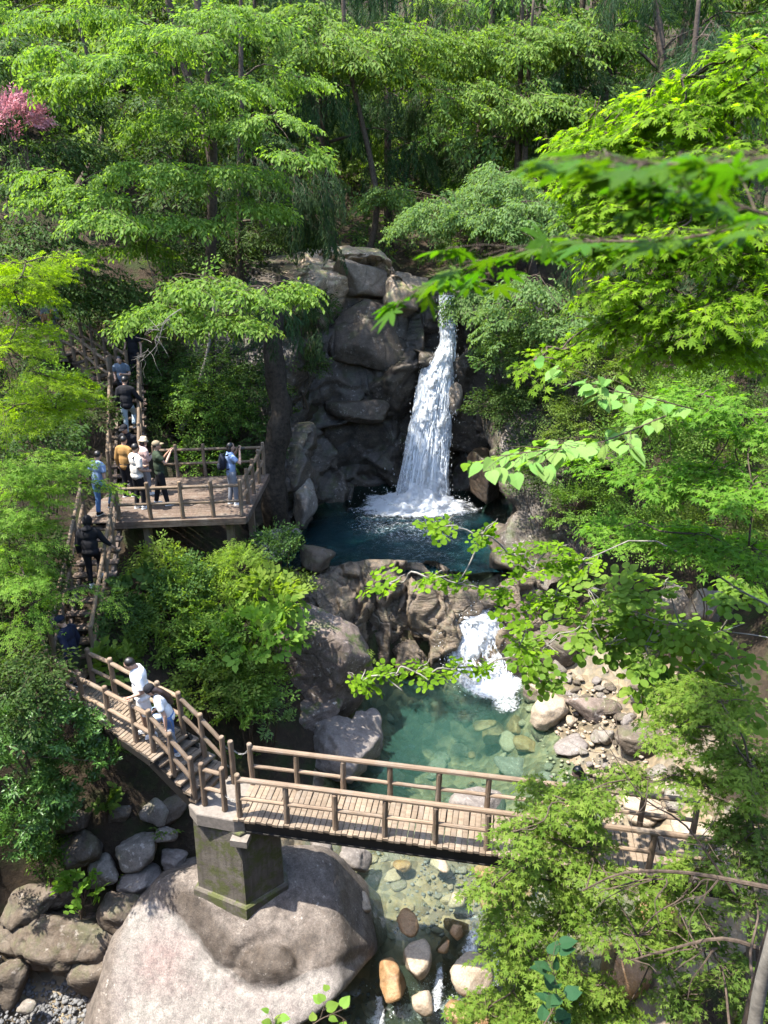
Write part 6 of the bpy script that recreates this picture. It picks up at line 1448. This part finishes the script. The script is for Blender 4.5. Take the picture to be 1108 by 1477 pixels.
trunk_only('leaning_tree', 'slender pale leaning trunk in the undergrowth behind the platform', [P(262, 620, y=23.5), P(285, 560, y=23.5), P(300, 505, y=23.6), P(312, 420, y=24)], .09, .05, 'barkgrey', 6)
def bare_branch(name, label, a, b, seed, r=.016, n=16, mat='twig', spread=.5):
    rg = np.random.default_rng(seed); a, b = np.asarray(a), np.asarray(b); root = thing(name, label, 'branch', tuple(a)); mb = MB(); branches_mesh(mb, np.zeros(3), b - a, r, r * .3, .08, 6, rg); L = np.linalg.norm(b - a)
    for k in range(n):
        t = rg.uniform(.25, 1); q = (b - a) * t + np.array([0, 0, .08 * L * 4 * t * (1 - t)]); d = unit(b - a) * .6 + rg.normal(size=3) * spread; branches_mesh(mb, q, q + unit(d) * L * rg.uniform(.2, .45), r * .4, r * .12, .05, 4, rg)
    mb.build('wood', M[mat], root); return root
bare_branch('bare_branch', 'dead bare twigs hanging in front of the upper stairs', P(262, 445, y=16.6), P(205, 520, y=16.5), 51, .014, 26, 'barkgrey', .55)

# ------------------------------------------------------------------ left side maples and shrubs
tree('maple_tree', 'yellow green maple reaching in at the left edge beside the high gallery', 'tree', (-9.2, 13.0, gz(-9.2, 13)), (-8.6, 13, 15.5), .13, pads_from([(40,378,13.5,55),(95,370,13.8,32),(20,420,13.5,55),(60,540,13.2,55),(20,585,13,60),(95,565,13.4,40),(10,500,13.2,50),(40,470,13.5,40),(30,400,13,45),(80,590,13.2,45)], .3, 7), 'maple_mid', [M['lime'], M['twig']], .45, 1.4, None, 51, 1.2, .12, .25)
tree('maple_tree', 'layered green maple whose leaves half cover the lower stairs', 'tree', (-8.8, 12.6, gz(-8.8, 12.6)), (-8.3, 12.8, 12.5), .12, pads_from([(40,660,14,62),(100,668,14.8,32),(25,715,13.8,58),(70,690,14.2,40),(128,695,15,20),(150,706,15.4,15),(28,785,13.4,36),(20,830,13.2,55),(35,830,12.9,34),(100,850,13.2,22),(18,905,12.8,42),(48,870,12.7,28),(10,760,13.4,60),(15,690,14,50),(160,855,13.4,13),(10,960,12.6,34)], .25, 8), 'maple_mid', [M['bright'], M['twig']], .55, 1.45, None, 52, 1.2, .12, .25)
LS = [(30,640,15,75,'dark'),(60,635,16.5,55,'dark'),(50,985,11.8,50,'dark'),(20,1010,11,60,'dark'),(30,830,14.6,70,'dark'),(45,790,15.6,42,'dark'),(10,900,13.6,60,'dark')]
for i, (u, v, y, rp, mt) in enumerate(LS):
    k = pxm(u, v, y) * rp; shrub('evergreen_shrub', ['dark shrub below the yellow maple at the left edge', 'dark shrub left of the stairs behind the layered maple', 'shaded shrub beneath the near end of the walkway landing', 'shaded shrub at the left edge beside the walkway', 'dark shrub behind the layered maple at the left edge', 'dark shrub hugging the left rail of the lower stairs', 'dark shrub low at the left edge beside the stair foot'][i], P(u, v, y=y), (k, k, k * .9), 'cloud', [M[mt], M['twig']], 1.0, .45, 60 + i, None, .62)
GL = [(40,1040,11.2,52),(100,1062,11.4,42),(25,1100,11.3,52),(95,1118,11.5,46),(140,1098,11.3,30),(45,1165,11.3,52),(15,1215,11.2,45),(90,1165,11.5,22),(65,1205,11.3,30)]
o, d, n_ = [], [], []; rg = np.random.default_rng(3); gb = np.array([-8.7, 12.0, 0.0]); gb[2] = gz(gb[0], gb[1]); gr = thing('laurel_shrub', 'glossy long leaved evergreen bush hanging over the rocks below the walkway', 'shrub', tuple(gb))
mb = MB()
for u, v, y, rp in GL:
    k = rp * pxm(u, v, y); a_, b_, c_ = dome_sprays(P(u, v, y=y) - gb, (k, k, k * .85), int(1.5 * 2.2 * PI * k * k / np.mean([q.area for q in SP['laurel']])) + 6, rg); o.append(a_); d.append(b_); n_.append(c_); branches_mesh(mb, np.zeros(3), P(u, v, y=y) - gb, .03, .01, .05, 6, rg)
mb.build('stems', M['twig'], gr); link('foliage', crown_mesh('foliage', 'laurel', np.concatenate(o), np.concatenate(d), np.concatenate(n_), .95, [M['glossy'], M['twig']], .55, 71), gr)
shrub('leafy_plant', 'bright broad leaved plant growing on the brown ledge at the lower left', P(112, 1285, y=10.9), (.42, .35, .28), 'bigleaf', [M['bright'], M['twig']], 1.2, .45, 72, None, .9, 'plant')
shrub('leafy_plant', 'small broad leaved plant in the hollow beneath the walkway', P(155, 1160, y=12.2), (.25, .25, .2), 'bigleaf', [M['mid'], M['twig']], 1.2, .45, 73, None, .8, 'plant')
shrub('hanging_fern', 'green plant hanging beside the glossy bush above the ledge', P(70, 1245, y=11.4), (.35, .3, .3), 'bush', [M['mid'], M['twig']], 1.2, .4, 74, None, .9, 'plant')

# the bank of shrubs between the platform and the walkway
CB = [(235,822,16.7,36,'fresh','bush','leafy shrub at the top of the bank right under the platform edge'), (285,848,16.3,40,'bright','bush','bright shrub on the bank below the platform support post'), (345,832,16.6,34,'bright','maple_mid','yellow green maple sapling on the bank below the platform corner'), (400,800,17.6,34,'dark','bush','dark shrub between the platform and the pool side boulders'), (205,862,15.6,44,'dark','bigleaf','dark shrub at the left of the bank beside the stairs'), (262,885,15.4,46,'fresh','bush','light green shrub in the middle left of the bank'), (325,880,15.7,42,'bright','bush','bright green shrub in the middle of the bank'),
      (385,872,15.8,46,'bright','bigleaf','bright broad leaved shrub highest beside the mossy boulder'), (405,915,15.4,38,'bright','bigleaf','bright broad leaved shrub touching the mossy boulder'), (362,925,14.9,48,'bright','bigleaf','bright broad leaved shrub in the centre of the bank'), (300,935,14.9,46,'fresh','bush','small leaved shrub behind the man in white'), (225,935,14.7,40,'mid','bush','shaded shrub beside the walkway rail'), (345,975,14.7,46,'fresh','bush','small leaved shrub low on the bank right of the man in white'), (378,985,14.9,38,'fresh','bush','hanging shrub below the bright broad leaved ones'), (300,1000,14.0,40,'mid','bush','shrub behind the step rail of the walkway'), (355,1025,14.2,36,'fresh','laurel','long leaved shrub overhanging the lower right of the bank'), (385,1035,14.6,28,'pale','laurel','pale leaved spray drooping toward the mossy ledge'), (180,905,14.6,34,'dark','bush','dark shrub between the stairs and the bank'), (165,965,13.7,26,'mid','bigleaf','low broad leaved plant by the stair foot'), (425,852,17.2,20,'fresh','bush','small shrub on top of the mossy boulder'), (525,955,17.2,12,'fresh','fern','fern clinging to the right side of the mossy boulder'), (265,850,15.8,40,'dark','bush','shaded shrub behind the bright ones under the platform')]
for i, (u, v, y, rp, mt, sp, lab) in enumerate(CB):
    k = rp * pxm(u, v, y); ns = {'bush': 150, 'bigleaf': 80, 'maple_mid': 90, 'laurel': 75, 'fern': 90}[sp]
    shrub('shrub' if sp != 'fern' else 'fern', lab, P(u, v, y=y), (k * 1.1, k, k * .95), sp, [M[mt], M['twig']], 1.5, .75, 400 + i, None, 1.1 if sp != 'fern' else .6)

# undergrowth round the platform, the cliff and the right wall of the pool
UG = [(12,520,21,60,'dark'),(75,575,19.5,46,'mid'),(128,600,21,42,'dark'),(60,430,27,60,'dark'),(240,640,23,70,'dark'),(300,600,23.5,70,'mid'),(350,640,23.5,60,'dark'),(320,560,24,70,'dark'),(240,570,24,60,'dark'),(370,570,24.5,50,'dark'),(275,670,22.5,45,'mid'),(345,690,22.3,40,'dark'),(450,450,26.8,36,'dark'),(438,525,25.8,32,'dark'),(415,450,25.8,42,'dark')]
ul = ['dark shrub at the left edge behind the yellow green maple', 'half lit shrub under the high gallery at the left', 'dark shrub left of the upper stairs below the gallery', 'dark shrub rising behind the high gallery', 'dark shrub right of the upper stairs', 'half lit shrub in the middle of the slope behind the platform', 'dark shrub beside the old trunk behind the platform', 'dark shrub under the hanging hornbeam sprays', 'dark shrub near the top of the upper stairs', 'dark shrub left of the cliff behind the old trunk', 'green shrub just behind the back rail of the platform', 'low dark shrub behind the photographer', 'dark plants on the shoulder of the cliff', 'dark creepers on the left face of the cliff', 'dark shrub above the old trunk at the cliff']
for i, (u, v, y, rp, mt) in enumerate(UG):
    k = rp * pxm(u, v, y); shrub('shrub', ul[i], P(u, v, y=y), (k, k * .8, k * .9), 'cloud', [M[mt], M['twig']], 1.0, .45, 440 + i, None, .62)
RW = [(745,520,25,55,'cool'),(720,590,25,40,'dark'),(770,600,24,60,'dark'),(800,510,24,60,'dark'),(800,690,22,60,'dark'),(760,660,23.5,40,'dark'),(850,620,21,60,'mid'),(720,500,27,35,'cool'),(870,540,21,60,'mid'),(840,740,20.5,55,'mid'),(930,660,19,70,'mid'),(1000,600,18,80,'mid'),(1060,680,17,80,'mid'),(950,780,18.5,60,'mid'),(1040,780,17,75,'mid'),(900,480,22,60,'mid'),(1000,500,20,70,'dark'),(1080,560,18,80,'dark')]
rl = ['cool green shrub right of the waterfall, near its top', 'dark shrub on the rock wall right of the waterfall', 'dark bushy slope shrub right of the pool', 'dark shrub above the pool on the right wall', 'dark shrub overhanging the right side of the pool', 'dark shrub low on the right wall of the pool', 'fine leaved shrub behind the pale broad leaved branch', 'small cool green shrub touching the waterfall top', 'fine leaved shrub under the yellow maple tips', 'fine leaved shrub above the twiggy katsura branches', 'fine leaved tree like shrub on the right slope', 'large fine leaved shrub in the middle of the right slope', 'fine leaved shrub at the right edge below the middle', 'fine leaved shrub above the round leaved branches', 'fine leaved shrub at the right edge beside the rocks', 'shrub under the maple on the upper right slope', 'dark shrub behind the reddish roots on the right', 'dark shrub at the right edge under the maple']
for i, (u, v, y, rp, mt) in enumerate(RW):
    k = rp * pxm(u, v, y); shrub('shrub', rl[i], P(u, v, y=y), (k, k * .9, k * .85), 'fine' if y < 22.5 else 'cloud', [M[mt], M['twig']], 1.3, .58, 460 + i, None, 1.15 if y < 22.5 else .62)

# ------------------------------------------------------------------ right side, nearer and nearer
tree('maple_tree', 'glowing yellow green maple spreading its tiers across the upper right', 'tree', (6.6, 7.6, gz(6.6, 7.6)), (5.6, 7.0, 21), .15, pads_from([(1060,130,6.40,75),(970,160,6.60,70),(900,200,6.80,65),(845,185,7.00,40),(1040,210,6.17,80),(950,250,6.47,70),(880,290,6.56,60),(1070,300,5.93,75),(980,330,6.25,70),(920,350,6.40,50),(860,330,6.65,35),(1080,420,6.01,70),(1000,440,6.16,60),(930,450,6.33,50),(870,470,6.38,40),(810,505,6.39,35),(770,520,6.45,25),(1050,490,6.03,55),(960,500,6.20,40),(880,410,6.44,40),(830,260,6.94,30),(1090,60,6.40,50),(930,140,6.80,45),(1000,250,6.27,70),(930,310,6.31,55),(1040,360,5.97,65),(880,240,6.79,45),(1000,110,6.60,45),(1090,370,5.75,55),(940,400,6.27,45)], .25, 9), 'maple_near', [M['lime'], M['twig']], .45, 4.2, None, 81, 1.05, .16, .35)
tree('maple_tree', 'darker maple below the glowing one at the right edge', 'tree', (7.6, 9.2, gz(7.6, 9.2)), (6.8, 8.8, 15), .12, pads_from([(1080,600,8.6,70),(1010,570,9,60),(950,590,9.2,50),(1085,700,8.4,60),(1020,680,8.8,60),(940,690,9.4,55),(870,660,9.8,40),(1000,770,9,60),(900,760,9.6,50),(1080,790,8.4,60)], .4, 10), 'maple_soft', [M['maple'], M['twig']], .4, 3.2, None, 82, 1.05, .12, .25)
tree('katsura_tree', 'tree with thin outstretched twigs of small yellow green leaves before the cascade', 'tree', (6.9, 9.4, gz(6.9, 9.4)), (6.6, 9.4, 12), .09, pads_from([(640,760,8.2,18),(690,775,8.2,22),(735,800,8.3,26),(620,835,8,18),(660,842,8.1,22),(715,850,8.2,30),(770,820,8.4,34),(800,790,8.5,34),(560,842,7.9,14),(600,970,7.6,20),(555,975,7.6,16),(650,966,7.7,17),(700,962,7.8,18),(760,880,8.2,32),(750,930,8,30),(520,985,7.5,10),(800,860,8.3,36),(840,810,8.5,40)], .15, 11), 'twiggy', [M['lime'], M['twig']], .35, 1.7, None, 83, 0.95, .10, .18, bark='barkgrey', tintvar=.3)
tree('lindera_tree', 'round leaved tree reaching over the right shore rocks', 'tree', (7.6, 11.2, gz(7.6, 11.2)), (7.2, 11.2, 10.8), .10, pads_from([(850,850,10.2,48),(900,880,10.2,48),(840,900,10.0,45),(790,930,9.8,45),(870,930,9.9,44),(930,930,10.0,48),(760,968,9.6,30),(980,900,10.2,50),(1040,910,10.2,50),(1000,970,9.9,55),(940,985,9.8,42),(1070,990,9.8,55),(960,840,10.4,50),(1060,850,10.2,50)], .3, 12), 'round', [M['bright'], M['twig']], .45, 2.2, None, 84, 1.2, .12, .2, bark='barkgrey')
tree('maple_tree', 'light green maple hiding the far end of the bridge at the lower right', 'tree', (6.4, 6.8, gz(6.4, 6.8)), (5.0, 6.8, 9.6), .11, pads_from([(975,1050,8,46),(1040,1060,7.8,60),(920,1120,7.8,36),(850,1140,7.8,34),(1090,1130,7.4,50),(780,1150,7.8,36),(830,1160,7.7,42),(740,1200,7.6,32),(790,1210,7.5,42),(850,1220,7.4,40),(740,1255,7.4,34),(800,1270,7.3,46),(880,1270,7.3,40),(740,1310,7.2,38),(810,1330,7.1,46),(870,1330,7.1,42),(730,1370,7,34),(790,1390,6.9,45),(740,1430,6.8,42),(800,1450,6.8,50),(700,1460,6.8,36),(1010,1130,7.6,40),(960,1290,7.2,35),(870,1420,6.9,30),(1090,1200,7.2,45),(960,1340,7.1,38),(920,1350,7.0,34),(1040,1010,7.6,50),(1000,1000,8,45),(710,1280,7.2,24),(720,1340,7.1,24),(760,1460,6.8,40),(850,1460,6.8,40),(900,1460,6.8,35),(1000,1260,7.2,38),(1080,1100,7.6,45)], .25, 13), 'maple_soft', [M['bright'], M['twig']], .55, 3.4, None, 91, 1.0, .12, .22)
tree('broadleaf_tree', 'thin tangled tree with crooked brown limbs at the lower right corner', 'tree', (4.9, 5.6, gz(4.9, 5.6)), (4.2, 5.8, 9.5), .10, pads_from([(1060,1220,7,45),(1090,1300,6.8,45),(1040,1390,6.6,45),(1080,1440,6.5,45),(980,1440,6.7,38),(1010,1330,6.9,30),(1095,1200,7,40),(960,1380,6.9,26)], .3, 14), 'maple_soft', [M['mid'], M['twig']], .45, 2.4, None, 92, 1.05, .2, .25)
for i, (a, b, r, lab) in enumerate([((1108, 1372, 6.2), (910, 1385, 6.4), .03, 'long crooked brown branch crossing the lower right'), ((1108, 1280, 6.4), (840, 1285, 6.8), .03, 'upper crooked brown branch entering from the right edge'), ((1060, 1290, 6.6), (880, 1080, 7.2), .016, 'thin upright brown branch above the crooked ones')]):
    bare_branch('branch', lab, P(a[0], a[1], y=a[2]), P(b[0], b[1], y=b[2]), 95 + i, r, 12, 'bark', .45)
trunk_only('near_trunk', 'pale grey trunk cut by the lower right corner of the picture', [P(1088, 1490, y=4.6), P(1098, 1420, y=4.6), P(1116, 1350, y=4.6), P(1146, 1250, y=4.7)], .055, .045, 'barkgrey', 9)

# ------------------------------------------------------------------ foreground sprays whose leaves can be picked apart one by one
def leaf_mesh_single(kind, seed):
    rg = np.random.default_rng(seed)
    if kind == 'palm':      # seven lobed maple leaf, toothed, with a fold along each lobe
        V = [(0, 0, 0)]; F = []; lob = [(-2.25, .34), (-1.45, .60), (-.70, .86), (0, 1.0), (.70, .86), (1.45, .60), (2.25, .34)]; c = np.array([.16, 0, .015]); V = [c]
        for a, r in lob:
            r *= rg.uniform(.9, 1.1); b = len(V); dr = np.array([math.cos(a), math.sin(a), 0]); sd = np.array([-dr[1], dr[0], 0]); dz = -.10 * r
            V += [c + dr * r * .34 - sd * r * .115, c + dr * r * .58 - sd * r * .10 + [0, 0, dz * .35], c + dr * r * .85 + [0, 0, dz], c + dr * r * .58 + sd * r * .10 + [0, 0, dz * .35], c + dr * r * .34 + sd * r * .115, c + dr * r * .5 + [0, 0, .012 - .03 * r]]
            F += [(0, b, b + 5), (b, b + 1, b + 5), (b + 1, b + 2, b + 5), (b + 2, b + 3, b + 5), (b + 3, b + 4, b + 5), (b + 4, 0, b + 5)]
        V = np.array([np.asarray(v, float) for v in V])
    else:                   # heart shaped leaf with a cupped blade and drip tip
        V = [(0, 0, 0)]; F = []; out = [(-.06, .16), (.04, .36), (.25, .45), (.5, .40), (.75, .22), (1.02, 0), (.75, -.22), (.5, -.40), (.25, -.45), (.04, -.36), (-.06, -.16)]
        V += [(x, y, .10 * abs(y) - .16 * x * x) for x, y in out]; V.append((.42, 0, -.03)); m_ = len(V) - 1
        F = [(0, m_, 1)] + [(i, m_, i + 1) for i in range(1, 11)] + [(11, m_, 0)]; F = [(a, c_, b) for a, b, c_ in F]; V = np.array(V, float)
    return V, F
M['maplebig'] = leaf_mat('big_maple_leaf', (0.028, 0.080, 0.004), (0.060, 0.125, 0.007), .5, tg=(1.5, 1.6, .35))
M['heart'] = leaf_mat('heart_leaf', (0.085, 0.185, 0.035), (0.15, 0.25, 0.06), .4)
def big_leaf_branch(name, label, path, kind, mat, size, n, seed, side=.12, droop=.15, tintr=(.2, .8), stem=.006, twigs=0):
    rg = np.random.default_rng(seed); pts = smooth_path(path, 24); root = thing(name, label, 'branch', tuple(pts[0])); rel = pts - pts[0]
    mb = MB(); mb.tube(rel, np.linspace(stem, stem * .35, len(rel)), 6)
    meshes = []
    for k in range(5):
        V, F = leaf_mesh_single(kind, seed * 10 + k); me = mesh_from('leaf', V, F, M[mat]); a = me.attributes.new('tint', 'FLOAT', 'FACE'); a.data.foreach_set('value', np.full(len(me.polygons), rg.uniform(*tintr), np.float32)); meshes.append(me)
    T = unit(np.gradient(rel, axis=0)); tw = []
    for k in range(twigs):
        i = int((.15 + .8 * k / max(1, twigs)) * (len(rel) - 1)); sd = unit(np.cross([0, 0, 1.0], T[i])) * (1 if k % 2 else -1); e = rel[i] + (T[i] * .75 + sd * .7 + np.array([0, 0, rg.normal() * .15])) * side * rg.uniform(1.5, 3.0); mb.tube(smooth_path([rel[i], (rel[i] + e) / 2 + [0, 0, .01], e], 6), [stem * .4] * 7 if False else np.linspace(stem * .45, stem * .2, 7), 5); tw.append((rel[i], e))
    for k in range(n):
        if twigs and k % 3: q0, q1 = tw[rg.integers(len(tw))]; t = rg.uniform(.3, 1.0); q = q0 + (q1 - q0) * t; tt = unit(q1 - q0)
        else: i = int((k + .5) / n * (len(rel) - 1)); q = rel[i]; tt = T[i]
        sd = unit(np.cross([0, 0, 1.0], tt)) * (1 if k % 2 else -1); d = unit(tt * rg.uniform(.3, .9) + sd * rg.uniform(.5, 1.0) + np.array([0, 0, -droop - rg.random() * droop * 1.5])); s_ = size * rg.uniform(.75, 1.2); pet = s_ * .35
        fr = frames(d[None], (np.array([0, 0, 1.0]) + rg.normal(size=3) * .28)[None])[0]; mb.tube([q, q + d * pet * .6 + np.array([0, 0, .006]), q + d * pet], stem * .16 + .0006, 4)
        o = link('leaf', meshes[rg.integers(5)], root); o.matrix_local = Matrix.Translation(Vector(q + d * pet)) @ Matrix(fr.T.tolist()).to_4x4() @ Matrix.Scale(s_, 4)
    mb.build('stem', M['twig'], root); return root
big_leaf_branch('maple_branch', 'out of focus dark green maple branch reaching toward the waterfall top', [P(1180, 300, y=1.55), P(980, 345, y=1.75), P(830, 350, y=1.95), P(700, 375, y=2.15), P(605, 420, y=2.3)], 'palm', 'maplebig', .098, 92, 1, .07, .12, stem=.004, twigs=14)
big_leaf_branch('maple_branch', 'closest blurred maple spray at the upper right edge', [P(1190, 215, y=1.15), P(1040, 235, y=1.25), P(920, 235, y=1.35), P(840, 225, y=1.45)], 'palm', 'maplebig', .085, 46, 2, .06, .12, stem=.004, twigs=9)
big_leaf_branch('maple_branch', 'blurred maple leaves along the right edge under the closest spray', [P(1200, 330, y=1.35), P(1090, 305, y=1.45), P(1010, 275, y=1.5), P(950, 290, y=1.55)], 'palm', 'maplebig', .085, 44, 3, .06, .12, stem=.004, twigs=8)
big_leaf_branch('broadleaf_branch', 'pale heart shaped leaves on a branch before the right pool wall', [P(960, 600, y=5.3), P(860, 640, y=5.0), P(780, 650, y=4.9), P(705, 660, y=4.8)], 'heart', 'heart', .115, 84, 4, .13, .25, (.3, 1), .006, 14)
big_leaf_branch('broadleaf_branch', 'upper spray of pale heart shaped leaves below the maple tips', [P(1000, 590, y=5.6), P(920, 570, y=5.4), P(860, 560, y=5.3), P(850, 545, y=5.2)], 'heart', 'heart', .11, 54, 5, .13, .25, (.2, .9), .006, 10)
big_leaf_branch('broadleaf_branch', 'large blue green leaves close to the camera at the bottom right', [P(770, 1500, y=2.9), P(800, 1450, y=3.0), P(800, 1410, y=3.0), P(790, 1375, y=3.05)], 'heart', 'blue', .085, 26, 6, .05, .1, (.2, .8), .005, 7)
big_leaf_branch('broadleaf_branch', 'small sprig of bright leaves rising at the bottom edge before the dark water', [P(430, 1500, y=3.3), P(455, 1475, y=3.35), P(480, 1462, y=3.4), P(505, 1452, y=3.4)], 'heart', 'bright', .075, 12, 7, .06, .05, (.3, .9), .004, 3)
big_leaf_branch('broadleaf_branch', 'second sprig of bright leaves at the bottom edge left of the first', [P(400, 1500, y=3.3), P(395, 1478, y=3.3), P(405, 1462, y=3.35)], 'heart', 'bright', .07, 8, 8, .05, .05, (.3, .9), .004, 2)

# ------------------------------------------------------------------ ground cover on the slopes
def cover():
    rg = np.random.default_rng(5); n = 1500; x = rg.uniform(-24, 24, n); y = rg.uniform(9, 48, n)
    keep = ~((x > -2.6) & (x < 5.4) & (y < 30)) & ~((x > -8.8) & (x < -2.8) & (y > 16.8) & (y < 22)) & (np.abs(x) < 4 + y * .6) & ~((x < -4.6) & (x > -9.2) & (y < 11.6)) & ~((x > -8.4) & (x < -5.8) & (y > 11) & (y < 24)) & ~((x > 5) & (x < 9.4) & (y < 20))
    x2 = rg.uniform(6, 16, 700); y2 = rg.uniform(1.5, 20, 700); k2 = (ground_z(x2, y2) > 3.6); x = np.concatenate([x[keep], x2[k2]]); y = np.concatenate([y[keep], y2[k2]]); z = ground_z(x, y) + .08; m = len(x); a = rg.uniform(0, 6.28, m); D = np.stack([np.cos(a), np.sin(a), np.full(m, .35)], 1)
    me = crown_mesh('ground_cover', 'fern', np.stack([x, y, z], 1), D, np.array([0, 0, 1.0]) + rg.normal(size=(m, 3)) * .3, 1.25, [M['mid'], M['twig']], .4, 6); tag(link('ground_cover', me), kind='stuff')
cover()
print('TRIS in foliage', TRI_TOTAL)
